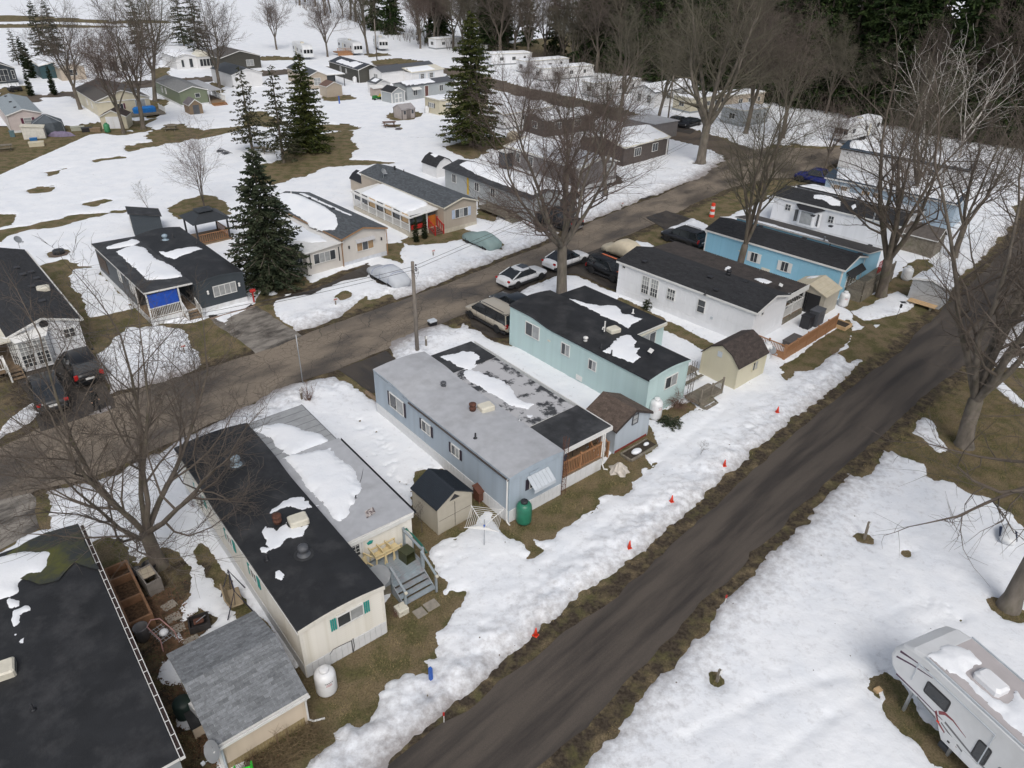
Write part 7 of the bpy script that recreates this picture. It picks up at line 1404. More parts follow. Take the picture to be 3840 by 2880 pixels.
 # ------------------------------------------------------------------ conifers
def needle_mat(name,c,c2):
 m,n,l,b=_nt(name);tc=n.new('ShaderNodeTexCoord');no=n.new('ShaderNodeTexNoise');no.inputs['Scale'].default_value=1.1;no.inputs['Detail'].default_value=5;l.new(tc.outputs['Object'],no.inputs['Vector'])
 r=n.new('ShaderNodeMapRange');r.inputs[1].default_value=.35;r.inputs[2].default_value=.68;l.new(no.outputs['Fac'],r.inputs[0]);mx=n.new('ShaderNodeMix');mx.data_type='RGBA';mx.inputs[6].default_value=(*c,1);mx.inputs[7].default_value=(*c2,1)
 l.new(r.outputs[0],mx.inputs[0]);l.new(mx.outputs[2],b.inputs['Base Color']);b.inputs['Roughness'].default_value=.8;b.inputs['Specular IOR Level'].default_value=.2;return m
def conifer(seed,H,Rb,dz=.32,nbr=8,dens=1.,z0=.06,tip_up=.15,hang=.25,nl=.16,shape=.85,jit=.3):
 rn=random.Random(seed);T=MB();V,F=[],[]
 T.tube([(0,0,-.1),(0,0,H*.5),(0,0,H*.97)],[H*.018,H*.011,.015],7,False)
 def clump(p,d,s):
  for k in range(3):
   u=Vector((rn.gauss(0,1),rn.gauss(0,1),rn.gauss(0,.5)));q=(d*.7+u*.55+Vector((0,0,-hang*rn.random()))).normalized();w=q.cross(Vector((rn.gauss(0,1),rn.gauss(0,1),rn.gauss(0,1)))).normalized()*s*.30;L=s*rn.uniform(.8,1.5)
   b=len(V);V.extend([tuple(p-w),tuple(p+w),tuple(p+q*L+w*.5),tuple(p+q*L-w*.5)]);F.append((b,b+1,b+2,b+3))
 z=H*z0
 while z<H*.985:
  f=1-z/H;Rz=Rb*(f**shape)*(1-.35*max(0,(f-.85)/.15))+.05;n=max(4,int(nbr*(.55+.6*f)))
  a0=rn.uniform(0,6.28)
  for i in range(n):
   az=a0+6.283*i/n+rn.uniform(-.3,.3);L=Rz*(rn.uniform(1-jit*1.5,1.1) if rn.random()<.75 else rn.uniform(.9,1.18));zb=z+rn.uniform(-1.1,1.1)*dz;pts=[]
   k=max(2,int(L/.42))
   for j in range(k+1):
    t=j/k;pts.append(Vector((math.cos(az)*L*t,math.sin(az)*L*t,zb+L*(.18*f*0-.34*t*f+tip_up*t*t))))
   T.tube(pts,[max(.008,.03*L/3)]*len(pts),3,False) if rn.random()<.6 else None
   m=max(2,int(L*6.5*dens))
   for j in range(m):
    t=.12+.88*(j+rn.random())/m;q=pts[min(k-1,int(t*k))].lerp(pts[min(k,int(t*k)+1)],t*k-int(min(t*k,k-1)));wd=L*.24*(1-t*.6)
    q=q+Vector((-math.sin(az),math.cos(az),0))*rn.uniform(-wd,wd)+Vector((0,0,rn.uniform(-.1,.03)));clump(q,Vector((math.cos(az),math.sin(az),-.1)),nl*rn.uniform(.7,1.4))
  z+=dz*rn.uniform(.8,1.2)
 return T,V,F
def conifer_mesh(spec,m):T,V,F=spec;return T.mesh('trunk',M_BARK),np_mesh('crown',V,F,m,False)
def plant_con(ms,loc,rz,label,sc=1.,group='evergreen trees',name='spruce_tree',cat='tree',sz=None):
 t=thing(name,loc,rz,label,cat,group);t.scale=(sc,sc,sz or sc);put('trunk',ms[0],t);put('crown',ms[1],t)
M_SPR=needle_mat('spruce_needles',(.020,.032,.018),(.060,.070,.038));M_PIN=needle_mat('olive_needles',(.022,.036,.010),(.078,.086,.022));M_SPARSE=needle_mat('thin_needles',(.030,.036,.018),(.066,.064,.034));M_DARKN=needle_mat('cedar_needles',(.012,.026,.008),(.042,.066,.018));M_ARB=needle_mat('arborvitae_needles',(.013,.023,.009),(.032,.040,.015))
SA=conifer_mesh(conifer(5,11.6,3.7,.25,10,1.5,.05,.10,.25,.20,.75),M_SPR);plant_con(SA,at(588,614),0,'full dark spruce between the charcoal home and the tan home')
SBm=conifer_mesh(conifer(6,12.6,4.0,.26,10,1.5,.05,.12,.3,.20,.75),M_PIN);plant_con(SBm,at(668,326),0,'dense olive green spruce on the back lawn')
SCm=conifer_mesh(conifer(7,12.,3.5,.38,7,.8,.16,.10,.5,.22,.8,.45),M_SPARSE);plant_con(SCm,at(613,352),0,'thin sparse spruce left of the dense olive spruce');plant_con(SCm,at(546,330),2,'thinnest sparse spruce with bare lower trunk',.92)
SDm=conifer_mesh(conifer(8,17.4,5.2,.30,10,1.4,.10,.10,.45,.24,.7,.4),M_PIN);plant_con(SDm,at(1018,316),0,'tall olive green spruce with drooping boughs in the middle')
SEm=conifer_mesh(conifer(9,15,3.6,.5,8,.75,.12,.1,.4,.28,.75,.35),M_SPR)
for i,(x,y,s_,l_) in enumerate(((100,132,.85,'dark spruce group behind the far left houses, left one'),(125,120,.8,'dark spruce behind the snowy roofed far house'),(430,112,1.05,'broad dark pine behind the far white sunroom house'),(305,110,.9,'dark spruce behind the large bare tree'),(398,100,.95,'dark pine left of the broad dark pine'))):plant_con(SEm,at(x,y),i*1.3,l_,s_)
plant_con(SCm,at(42,142),1,'thin spruce beside the two tall cedars at far left',.62)
ARm=conifer_mesh(conifer(10,6.,.75,.22,8,2.2,.02,.3,-.3,.16,.55,.2),M_ARB)
for i,(x,y,s_,l_) in enumerate(((58,150,1.05,'narrow cedar at far left, left of a pair'),(72,170,1.1,'narrow cedar at far left, right of a pair'),(68,207,.75,'small narrow cedar by the rear road, left one'),(118,205,.8,'small narrow cedar by the rear road, right one'),(899,523,.42,'small clipped cedar before the snowy porch, left one'),(918,516,.42,'small clipped cedar before the snowy porch, right one'))):plant_con(ARm,at(x,y),i,l_,s_,'narrow cedars','cedar')
# juniper spilling by the white tank
b=conifer(12,1.0,1.0,.12,8,1.6,.02,.1,.5,.13,.4);jn=conifer_mesh(b,M_SPR);plant_con(jn,at(1448,918),0,'low dark juniper spreading over snow by the mint home',1.,'low evergreens','juniper','shrub',.5);plant_con(jn,at(1396,668),1,'small yellow-green cedar shrub beside the white home',.5,'low evergreens','juniper','shrub',.9)
# ------------------------------------------------------------------ the wood beyond
EDGE=[(-107,374),(-68,298),(-34,236),(-16,213),(2,196),(20,182),(34,166),(46,153),(58,140),(70,122),(82,112),(100,116),(125,128),(150,140)]
def edge_at(t):
 k=min(len(EDGE)-2,int(t));f=t-k;a,c=Vector(EDGE[k]),Vector(EDGE[k+1]);p=a.lerp(c,f);d=(c-a).normalized();return p,Vector((-d.y,d.x))
FD=conifer_mesh(conifer(21,20,3.4,.62,8,.62,.03,.05,.5,.42,.6,.35),M_DARKN)
rn=random.Random(77)
for i in range(290):
 t=(1.6+rn.random()*11.3 if i<60 else 4.5+rn.random()*8.4);p,n_=edge_at(t);q=p+n_*(-1+rn.random()**1.3*26);s_=rn.uniform(.95,1.45)
 plant_con(FD,(q.x,q.y,0),rn.uniform(0,6.28),'dark evergreen in the dense wood behind the trailers',s_,'evergreens of the wood','forest_conifer','tree',s_*rn.uniform(.95,1.15))
FW=[FA,FB,FC]
FWm=[]
for k,tm in enumerate((M_TWIG,M_TWIGR,M_TWIGO)):
 me=FW[k][1].copy();me.materials.clear();me.materials.append(tm);FWm.append((FW[k][0],me))
for i in range(84):
 t=.15+12.7*i/84+rn.uniform(-.1,.1);p,n_=edge_at(t);q=p+n_*rn.uniform(-3,8);k=rn.randrange(3)
 plant_tree(FWm[k][0],FWm[k][1],(q.x,q.y,0),rn.uniform(0,6.28),'bare tree on the edge of the wood behind the trailers','forest_tree','tree','bare trees of the wood',sc=rn.uniform(.85,1.35))
bb=MB()
for i in range(1500):
 t=.1+12.8*rn.random();p,n_=edge_at(t);q=p+n_*rn.uniform(-5,8);a=rn.uniform(0,6.28);h_=rn.uniform(1.5,4.5)
 for k in range(3):a+=2.1;bb.tube([(q.x,q.y,0),(q.x+math.cos(a)*h_*.15,q.y+math.sin(a)*h_*.15,h_*.6),(q.x+math.cos(a)*h_*.4,q.y+math.sin(a)*h_*.4,h_)],[.03,.02,.012],3,False)
tag(bb.build('undergrowth',M_TWIG),'brown leafless undergrowth along the edge of the wood','undergrowth',kind='stuff')
# ------------------------------------------------------------------ vehicles
M_TYRE=mat('tyre_rubber',(.018,.018,.019),.85,.1);M_RIM=mat('alloy_rim',(.50,.51,.52),.3,.05,metal=.7);M_PLASTB=mat('black_trim_plastic',(.02,.02,.022),.6,.1);M_TAIL=mat('red_lamp',(.42,.015,.015),.25);M_HEAD=mat('clear_lamp',(.62,.64,.66),.15)
def paint(name,c,met=.3):return mat(name,c,.28,.03,2,metal=met,spec=.6)
def loft(b,st,n=10,p=3.2):
 """superellipse sections: (x, zlo, zhi, halfwidth)"""
 base=len(b.v)
 for x,z0,z1,w in st:
  cz,hz=(z0+z1)/2,(z1-z0)/2
  for k in range(n):
   a=2*math.pi*(k+.5)/n;c,s_=math.cos(a),math.sin(a);b.v.append((x,w*math.copysign(abs(c)**(2/p),c),cz+hz*math.copysign(abs(s_)**(2/p),s_)))
 for i in range(len(st)-1):
  for k in range(n):b.f.append([base+i*n+k,base+(i+1)*n+k,base+(i+1)*n+(k+1)%n,base+i*n+(k+1)%n]);b.m.append(b.cur)
 b.f.append([base+k for k in range(n)]);b.m.append(b.cur);b.f.append([base+(len(st)-1)*n+k for k in range(n-1,-1,-1)]);b.m.append(b.cur);return b
CARS={ # L, W, H, wheelbase, belt line stations (t from nose, z, width share), glass base t0,t1, roof t0,t1, wheel radius
'sedan':(4.85,1.84,1.42,2.83,[(0,.60,.72),(.02,.70,.86),(.10,.78,.95),(.28,.90,1.),(.5,.95,1.),(.78,.98,1.),(.94,.98,.94),(.985,.92,.86),(1,.75,.76)],.27,.90,.43,.68,.33),
'suv':(4.62,1.86,1.68,2.66,[(0,.68,.74),(.02,.82,.88),(.10,.95,.96),(.25,1.04,1.),(.5,1.08,1.),(.85,1.10,1.),(.97,1.08,.95),(1,.80,.86)],.25,.985,.40,.88,.36),
'van':(5.15,2.0,1.75,3.08,[(0,.62,.72),(.02,.76,.86),(.08,.92,.95),(.18,1.02,1.),(.5,1.06,1.),(.9,1.06,1.),(.975,1.04,.96),(1,.70,.88)],.16,.99,.33,.94,.34),
'boxy':(4.12,1.80,1.62,2.55,[(0,.66,.76),(.03,.84,.90),(.12,.98,.97),(.25,1.02,1.),(.6,1.04,1.),(.95,1.04,.97),(1,.70,.90)],.24,.985,.40,.93,.35),
'pickup':(5.7,2.0,1.88,3.6,[(0,.75,.82),(.02,1.0,.92),(.10,1.10,.98),(.25,1.16,1.),(.5,1.18,1.),(.98,1.18,1.),(1,.9,.97)],.26,.66,.36,.58,.40)}
def car(label,c,heading,kind,pm,rm=None,glassm=None,cat='car',group='parked vehicles',name=None,extras=True):
 L,W,H,wb,st,g0,g1,r0,r1,wr=CARS[kind];w2=W/2;X=lambda t:L/2-L*t
 t=thing(name or 'parked_car',c,R(heading),label,cat,group);rm=rm or pm
 b=MB();loft(b,[(X(q),.30 if .08<q<.93 else .38,z,w2*s_) for q,z,s_ in st],16,3.4);b.build('body',pm,t,True)
 MB().bbox(-L*.47,-w2*.95,.19,L*.46,w2*.95,.36,.05).build('sill',M_PLASTB,t)
 zb=lambda q:np.interp(q,[s_[0] for s_ in st],[s_[1] for s_ in st])
 gb=MB();a=w2*.925;e=w2*.74;P=[(X(g0),-a,zb(g0)-.04),(X(g1),-a,zb(g1)-.04),(X(g1),a,zb(g1)-.04),(X(g0),a,zb(g0)-.04),(X(r0),-e,H-.05),(X(r1),-e,H-.05),(X(r1),e,H-.05),(X(r0),e,H-.05)]
 gb.add(P,[(0,4,5,1),(2,6,7,3),(3,7,4,0),(1,5,6,2),(4,7,6,5)]);gb.build('windows',glassm or M_GLT,t)
 rb=MB();xs=[X(r0-.015),X(r0+.04),X((r0+r1)/2),X(r1-.03),X(r1+.012)];zs=[H-.075,H-.02,H,H-.025,H-.08];vs=[]
 for x,z in zip(xs,zs):vs+=[(x,-e*1.04,z-.045),(x,-e*.8,z),(x,0,z+.012),(x,e*.8,z),(x,e*1.04,z-.045)]
 rb.add(vs,[(i*5+k,(i+1)*5+k,(i+1)*5+k+1,i*5+k+1) for i in range(4) for k in range(4)]);rb.add([(v[0],v[1],v[2]-.04) for v in vs],[]);rb.build('roof',rm,t,True)
 def bar(p,q,w=.035):b=MB();b.tube([p,q],w,5);return b
 for s_ in(-1,1):
  pil=MB();pb=MB();pil.tube([(X(g0),s_*a*.99,zb(g0)-.02),(X(r0),s_*e*1.02,H-.06)],.035,5).tube([(X(g1)-.01,s_*a*.99,zb(g1)-.02),(X(r1),s_*e*1.02,H-.06)],.05,5)
  for q in((.55,) if kind in('sedan','pickup') else(.50,.74)):
   tt=(q-r0)/(r1-r0);pb.tube([(X(q),s_*a*1.0,zb(q)-.02),(X(r0+(r1-r0)*tt),s_*e*1.02,H-.06)],.022,5)
  pil.build('pillar',pm,t);pb.build('door_pillar',M_PLASTB,t)
  MB().bbox(X(g0+.05)-.07,s_*(w2+.06)-.08,zb(g0)-.02,X(g0+.05)+.09,s_*(w2+.06)+.08,zb(g0)+.12,.03).build('mirror',pm,t)
  for q in(.46,.66):MB().box(X(q)-.09,s_*w2-.012,zb(q)-.20,X(q)+.09,s_*w2+.012,zb(q)-.165).build('handle',pm if kind!='pickup' else M_PLASTB,t)
  for q in(.33,.54,.74):MB().box(X(q)-.006,s_*w2*.985-.008,.40,X(q)+.006,s_*w2*.985+.010,zb(q)-.06).build('door_gap',M_PLASTB,t)
  MB().bbox(X(.045)-.16,s_*w2*.66-.16,zb(.03)-.20,X(.045)+.10,s_*w2*.66+.16,zb(.03)-.03,.03).build('headlight',M_HEAD,t)
  hz=.34 if kind in('van','suv','boxy','pickup') else .16;MB().bbox(X(.985)-.05,s_*w2*.80-.12,zb(.97)-hz-.02,X(.985)+.10,s_*w2*.80+.13,zb(.97)-.03,.02).build('tail_light',M_TAIL,t)
  for x in(wb/2+.06,-wb/2+.02):
   w=empty('wheel',(x,s_*(w2-.10),wr),0,t)
   tb=MB();tb.lathe([(wr*.66,-.11),(wr*.94,-.115),(wr,-.08),(wr,.08),(wr*.94,.115),(wr*.66,.11)],20);tb.xf(Matrix.Rotation(R(90),4,'X'));tb.build('tyre',M_TYRE,w,True)
   rr=MB();rr.lathe([(wr*.66,-.085),(wr*.70,-.09),(wr*.66,-.10)],18)
   for k in range(5):q=2*math.pi*k/5;rr.hexa([(.03*math.cos(q+1.57)*1.2,.03*math.sin(q+1.57)*1.2,-.10),(-.03*math.cos(q+1.57)*1.2,-.03*math.sin(q+1.57)*1.2,-.10),(wr*.66*math.cos(q)-.035*math.cos(q+1.57),wr*.66*math.sin(q)-.035*math.sin(q+1.57),-.095),(wr*.66*math.cos(q)+.035*math.cos(q+1.57),wr*.66*math.sin(q)+.035*math.sin(q+1.57),-.095)]+[(.03*math.cos(q+1.57)*1.2,.03*math.sin(q+1.57)*1.2,-.05),(-.03*math.cos(q+1.57)*1.2,-.03*math.sin(q+1.57)*1.2,-.05),(wr*.66*math.cos(q)-.035*math.cos(q+1.57),wr*.66*math.sin(q)-.035*math.sin(q+1.57),-.05),(wr*.66*math.cos(q)+.035*math.cos(q+1.57),wr*.66*math.sin(q)+.035*math.sin(q+1.57),-.05)])
   rr.xf(Matrix.Rotation(R(90 if s_<0 else-90),4,'X'));rr.xf(Matrix.Rotation(R(180),4,'Z')) if False else None
   rr.xf(Matrix.Rotation(R(180),4,'X'));rr.build('rim',M_RIM,w)
   # flat dark half-disc painted in for the shade inside the wheel arch
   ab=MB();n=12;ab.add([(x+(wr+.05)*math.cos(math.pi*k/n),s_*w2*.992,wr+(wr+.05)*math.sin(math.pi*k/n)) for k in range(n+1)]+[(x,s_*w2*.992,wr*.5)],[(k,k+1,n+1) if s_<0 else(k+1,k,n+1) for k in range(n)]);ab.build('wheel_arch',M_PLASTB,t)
 MB().bbox(X(1)-.02,-w2*.8,.40,X(1)+.10,w2*.8,.58,.03).build('rear_bumper',pm if kind!='pickup' else M_RIM,t);MB().box(X(1)-.035,-.26,.62,X(1)-.005,.26,.75).build('licence_plate',M_WHITE,t);MB().bbox(X(0)-.14,-w2*.66,.36,X(0)+.015,w2*.66,.62,.03).build('grille',M_PLASTB,t)
 if kind in('van','suv','boxy'):
  for s_ in(-1,1):MB().tube([(X(r0+.06),s_*e*.9,H+.02),(X(r0+.1),s_*e*.9,H+.055),(X(r1-.1),s_*e*.9,H+.055),(X(r1-.06),s_*e*.9,H+.02)],.022,5).build('roof_rail',M_PLASTB,t)
 if kind=='pickup':
  MB().box(X(.985),-w2*.86,zb(.8)-.02,X(.68),w2*.86,zb(.8)+.035).build('bed_cover',M_PLASTB,t)
 return t
LD=(-math.sin(R(42)),math.cos(R(42)));ED=(math.cos(R(42)),math.sin(R(42)))
def mv(p,e=0.,l=0.):return Vector((p[0]+ED[0]*e+LD[0]*l,p[1]+ED[1]*e+LD[1]*l,0))
mid=lambda a,c:(at(*a)+at(*c))/2
car('champagne minivan parked nose to the road beside the mint home',mv(mid((1017,691),(1077,717)),.9),132,'van',paint('champagne_paint',(.52,.47,.385)),cat='minivan',name='minivan')
car('dark navy sedan half hidden behind the champagne minivan',mv(mid((1017,691),(1077,717)),3.6,.6),132,'sedan',paint('navy_black_paint',(.02,.026,.034)))
t=car('white hatchback sedan with dark sunroof parked along the road',mid((1115,624),(1166,605))+Vector((LD[0]*.82,LD[1]*.82,0)),45,'sedan',paint('white_paint',(.78,.79,.80),0.));MB().box(-.35,-.42,1.425,.45,.42,1.438).build('sunroof',M_GLT,t)
t=car('white sedan with black roof parked ahead behind the tree trunk',at(1260,570)+Vector((-ED[0]*1.45+LD[0]*.85,-ED[1]*1.45+LD[1]*.85,0)),44,'sedan',paint('white_paint',(.78,.79,.80),0.),paint('black_paint_car',(.012,.013,.015)))
t=car('black boxy hatchback with orange roof stripe beside the white home',mv(mid((1274,592),(1324,609)),.85),-48,'boxy',paint('black_paint_car',(.012,.013,.015)));MB().box(-1.2,.30,1.635,.5,.52,1.65).build('roof_stripe',mat('orange_stripe',(.62,.16,.07),.4),t);MB().box(1.4,-.55,.985,1.75,-.3,1.0).build('bonnet_stripe',mat('orange_stripe',(.62,.16,.07),.4),t)
car('dark grey crossover parked between the white and sky blue homes',mv(at(1440,521),.85,-1.35),134,'suv',paint('graphite_paint',(.035,.038,.046)),cat='suv')
car('black pickup truck beside the grey home across the road',at(1192,492)+Vector((.6,.8,0)),135,'pickup',paint('black_truck_paint',(.018,.019,.022)),cat='pickup',name='pickup_truck')
car('black crossover parked at the left white home corner',at(182,805),130,'suv',paint('black_paint_car',(.012,.013,.015)),cat='suv')
car('dark grey sedan with red tail lights facing the left white home',at(108,858),128,'sedan',paint('dusty_grey_paint',(.045,.046,.048)))
car('dark grey sedan parked beyond the side road, left of two',at(*z6(1150,860)),225,'sedan',paint('graphite_paint',(.035,.038,.046)));car('black sedan parked beyond the side road, right of two',at(*z6(1330,880)),225,'sedan',paint('black_paint_car',(.012,.013,.015)))
car('bright blue pickup at the back of the pale blue home',at(1765,397),138,'pickup',paint('blue_truck_paint',(.012,.022,.17)),cat='pickup',name='pickup_truck')
car('red pickup truck behind the tan gabled far home',at(*z3(585,400)),120,'pickup',paint('red_truck_paint',(.17,.012,.018)),cat='pickup',name='pickup_truck')
car('white sedan parked at the far white sunroom house',at(*z2(1960,290)),110,'sedan',paint('silver_paint',(.48,.49,.50)))
def covered(label,c,heading,m,L=4.7,H=1.45,strap=None,W=.98):
 t=thing('covered_car',c,R(heading),label,'covered car','cars under covers');b=MB();rn=random.Random(int(L*100+heading))
 st=[(L/2,.25,.62,.55*W),(L/2*.96,.16,.78,.80*W),(L*.30,.13,.92,.92*W),(L*.14,.12,H*.88,.93*W),(L*.02,.12,H,.92*W),(-L*.18,.12,H*.99,.92*W),(-L*.33,.12,H*.82,.93*W),(-L*.44,.14,.98,.88*W),(-L*.5,.28,.70,.60*W)]
 loft(b,[(x,z0,z1+rn.uniform(-.01,.01),w) for x,z0,z1,w in st],18,2.9);b.build('cover',m,t,True)
 if strap:
  for x in(L*.25,0,-L*.28):
   h_=np.interp(-x,[-s_[0] for s_ in st],[s_[2] for s_ in st]);sb=MB();n=16;pts=[]
   for k in range(n+1):a=math.pi*k/n;c_,s_=math.cos(a),math.sin(a);pts.append((x,W*.94*math.copysign(abs(c_)**(2/2.9),c_),.55+(h_-.55)*abs(s_)**(2/2.9)+.012))
   sb.tube(pts,.016,4);sb.build('strap',strap,t)
 for x in(L*.29,-L*.29):
  for s_ in(-1,1):w=MB().lathe([(.30,-.09),(.32,-.08),(.32,.08),(.30,.09)],14);w.xf(Matrix.Rotation(R(90),4,'X'));w.build('wheel',M_TYRE,t,True,(x,s_*.80*W,.32))
 return t
M_COVG=mat('silver_car_cover',(.50,.53,.57),.6,.06,2,bump=.05,bscale=2.2);M_COVT=mat('green_grey_car_cover',(.24,.33,.32),.6,.08,2,bump=.06,bscale=2.0)
covered('car under a silver cover with blue straps beside the off-white home',mv(at(840,612),.2,.3),132,M_COVG,4.8,1.5,mat('blue_strap',(.06,.09,.25),.6));covered('car under a grey-green cover before the taupe home',mv(at(1044,532),0,.2),132,M_COVT,4.5,1.40);covered('boat or car under a beige canvas cover behind the white home',mv(at(1350,560),.3,.5),132,M_CANV,4.4,1.75,None,1.05)
# ------------------------------------------------------------------ caravans
def rv_window(p,x,y,z,w,h,side='L'):
 b=MB();r_=.1;ring_=[]
 for cx,cz,a0 in((w/2-r_,h/2-r_,0),(-w/2+r_,h/2-r_,90),(-w/2+r_,-h/2+r_,180),(w/2-r_,-h/2+r_,270)):
  for k in range(4):a=R(a0+30*k);ring_.append((cx+r_*math.cos(a),cz+r_*math.sin(a)))
 n=len(ring_);b.add([(-.02,u,v) for u,v in ring_]+[(.01,u,v) for u,v in ring_],[tuple(range(n)),tuple(range(2*n-1,n-1,-1))]+[(i,(i+1)%n,n+(i+1)%n,n+i) for i in range(n)]);f=b.build('window',M_BLACKP,p,False,(x,y,z))
 MB().box(-.028,-w/2+.06,-h/2+.06,-.021,w/2-.06,h/2-.06).build('pane',M_GLT,f);return f
FWH=thing('fifth_wheel_trailer',(18.72,10.75,0),R(24.3),'white fifth wheel trailer with swoosh stripes and snowy roof at lower right','trailer')
prof=[(0,.72),(6.25,.72),(6.42,.95),(6.62,1.30),(7.2,1.42),(8.55,1.50),(8.95,1.75),(9.12,2.15),(9.08,2.55),(8.85,2.95),(8.45,3.2),(7.9,3.32),(0,3.32)]
M_RVW=mat('rv_gelcoat',(.72,.735,.745),.35,.03,1.5,dirt=(.48,.48,.47),dscale=.8,damt=.3);b=MB()
def rnd_extr(b,prof,xs):
 n=len(prof);cy=4.5;base=len(b.v)
 for x,ins in xs:
  for y,z in prof:b.v.append((x,y-(ins if y>7.5 else 0),z-(ins*.6 if z>3 else 0)))
 for i in range(len(xs)-1):
  for k in range(n):b.f.append([base+i*n+k,base+i*n+(k+1)%n,base+(i+1)*n+(k+1)%n,base+(i+1)*n+k]);b.m.append(0)
 b.f.append([base+k for k in range(n-1,-1,-1)]);b.m.append(0);b.f.append([base+(len(xs)-1)*n+k for k in range(n)]);b.m.append(0)
rnd_extr(b,prof,[(0,.16),(.05,.05),(.14,0),(2.36,0),(2.45,.05),(2.5,.16)]);b.build('body',M_RVW,FWH)
MB().box(.12,0,3.323,2.38,7.85,3.335).build('roof',mat('rv_rubber_roof',(.44,.41,.41),.7,.06,2),FWH)
for x in(.03,2.43):MB().box(x,0,3.26,x+.04,7.9,3.36).build('roof_edge',M_ALU,FWH)
rv_window(FWH,0,7.0,2.25,1.0,.62);rv_window(FWH,0,5.0,1.75,.52,.9)
M_DG=mat('grey_decal',(.16,.165,.17),.4);M_PU=mat('purple_decal',(.07,.02,.06),.4);M_MR=mat('maroon_decal',(.25,.05,.06),.4)
def decal(m,pts,name='stripe'):
 b=MB();n=len(pts)//2;b.add([(-.004,y,z) for y,z in pts],[(i,i+1,n*2-2-i,n*2-1-i) for i in range(n-1)]);b.build(name,m,FWH)
decal(M_PU,[(8.8,2.72),(8.3,2.82),(7.6,2.95),(7.6,2.92),(8.3,2.76),(8.8,2.6)]);decal(M_PU,[(8.85,2.35),(8.2,2.60),(7.4,2.80),(7.4,2.77),(8.2,2.53),(8.85,2.26)]);decal(M_PU,[(8.6,1.62),(7.6,1.62),(6.5,1.55),(6.5,1.52),(7.6,1.56),(8.6,1.54)])
decal(M_MR,[(6.75,1.75),(6.55,1.95),(6.2,1.95),(5.6,1.75),(5.6,1.73),(6.2,1.88),(6.5,1.82),(6.68,1.62)]);decal(M_MR,[(6.8,1.70),(6.6,1.35),(6.2,1.12),(5.7,1.02),(5.7,1.00),(6.2,1.06),(6.6,1.24),(6.85,1.58)]);decal(M_DG,[(6.4,1.6),(5.0,1.30),(3.2,1.42),(3.2,1.40),(5.0,1.22),(6.4,1.5)]);decal(M_DG,[(6.5,1.42),(5.2,1.0),(3.8,.86),(2.2,.9),(2.2,.84),(3.8,.78),(5.2,.92),(6.5,1.36)]);decal(M_DG,[(7.6,1.50),(6.75,1.40),(6.5,1.0),(6.45,.98),(6.7,1.30),(7.6,1.44)])
for y0,y1,za_,zb_ in((5.75,6.25,.85,1.25),(4.2,5.5,.80,1.18)):MB().bbox(-.02,y0,za_,.0,y1,zb_,.006).build('hatch',M_RVW,FWH);MB().bbox(-.03,(y0+y1)/2-.05,za_+.05,-.018,(y0+y1)/2+.05,za_+.13,.01).build('latch',M_BLACKP,FWH)
for y0,y1,za_,zb_ in((4.9,8.05,2.86,2.90),(4.9,4.94,1.2,2.86),(8.0,8.04,1.95,2.88)):MB().box(-.03,y0,za_,-.002,y1,zb_).build('slide_out_trim',M_ALU,FWH)
MB().bbox(-.03,6.55,1.28,-.005,6.66,1.36,.01).build('marker_light',M_ORANGE,FWH)
FWH_ac=MB().bbox(.85,5.7,3.335,1.55,6.7,3.62,.1).build('air_conditioner',M_PANELW,FWH);MB().box(1.55,3.6,3.336,2.1,4.3,3.40).build('skylight',mat('yellow_skylight',(.36,.30,.10),.4),FWH);MB().tube([(.9,3.8,3.33),(.9,3.8,3.5)],.06,8).build('vent_pipe',M_BLACKP,FWH)
fc=bpy.data.curves.new('lettering','FONT');fc.body='SABRE';fc.size=.42;fc.shear=.25;fc.extrude=.004;fc.materials.append(M_DG);_tmp=bpy.data.objects.new('lettering',fc);COL.objects.link(_tmp);bpy.context.view_layer.update();_me=bpy.data.meshes.new_from_object(_tmp.evaluated_get(bpy.context.evaluated_depsgraph_get()));bpy.data.objects.remove(_tmp);fo=put('lettering',_me,FWH);fo.location=(-.008,4.45,1.62);fo.rotation_euler=(R(90),0,R(-90))
for y in(2.2,1.2):
 w=MB().lathe([(.34,-.1),(.36,-.09),(.36,.09),(.34,.1)],16);w.xf(Matrix.Rotation(R(90),4,'Y'));w.build('wheel',M_TYRE,FWH,True,(.2,y,.36))
for y in(5.9,7.9):MB().box(.25,y,0,.35,y+.1,1.4).build('jack',M_METAL,FWH)
MB().bbox(.3,5.95,0,.75,6.4,.22,.03).build('step_block',M_SLATE,FWH);MB().box(-.1,8.9,0,.2,9.1,.12).build('chock',M_PINEW,FWH)
ph=House.__new__(House);ph.W,ph.L,ph.h,ph.kind,ph.rise,ph.rg,ph.lift,ph.ly,ph.rot,ph.t,ph.label,ph.o=2.5,8,3.34,'flat',0.,.5,0,99,R(24.3),0.,'',Vector((18.72,10.75,0))
ph.snowcap([[(.35,0),(1.7,0),(1.75,2.),(1.5,3.5),(1.65,4.8),(1.75,5.6),(1.4,5.5),(1.0,5.4),(.7,5.8),(.8,6.8),(1.75,6.9),(1.9,7.6),(1.2,7.95),(.3,7.9),(.45,6),(.4,3)]],.13,'snow strip along the fifth wheel trailer roof',.09,.14)
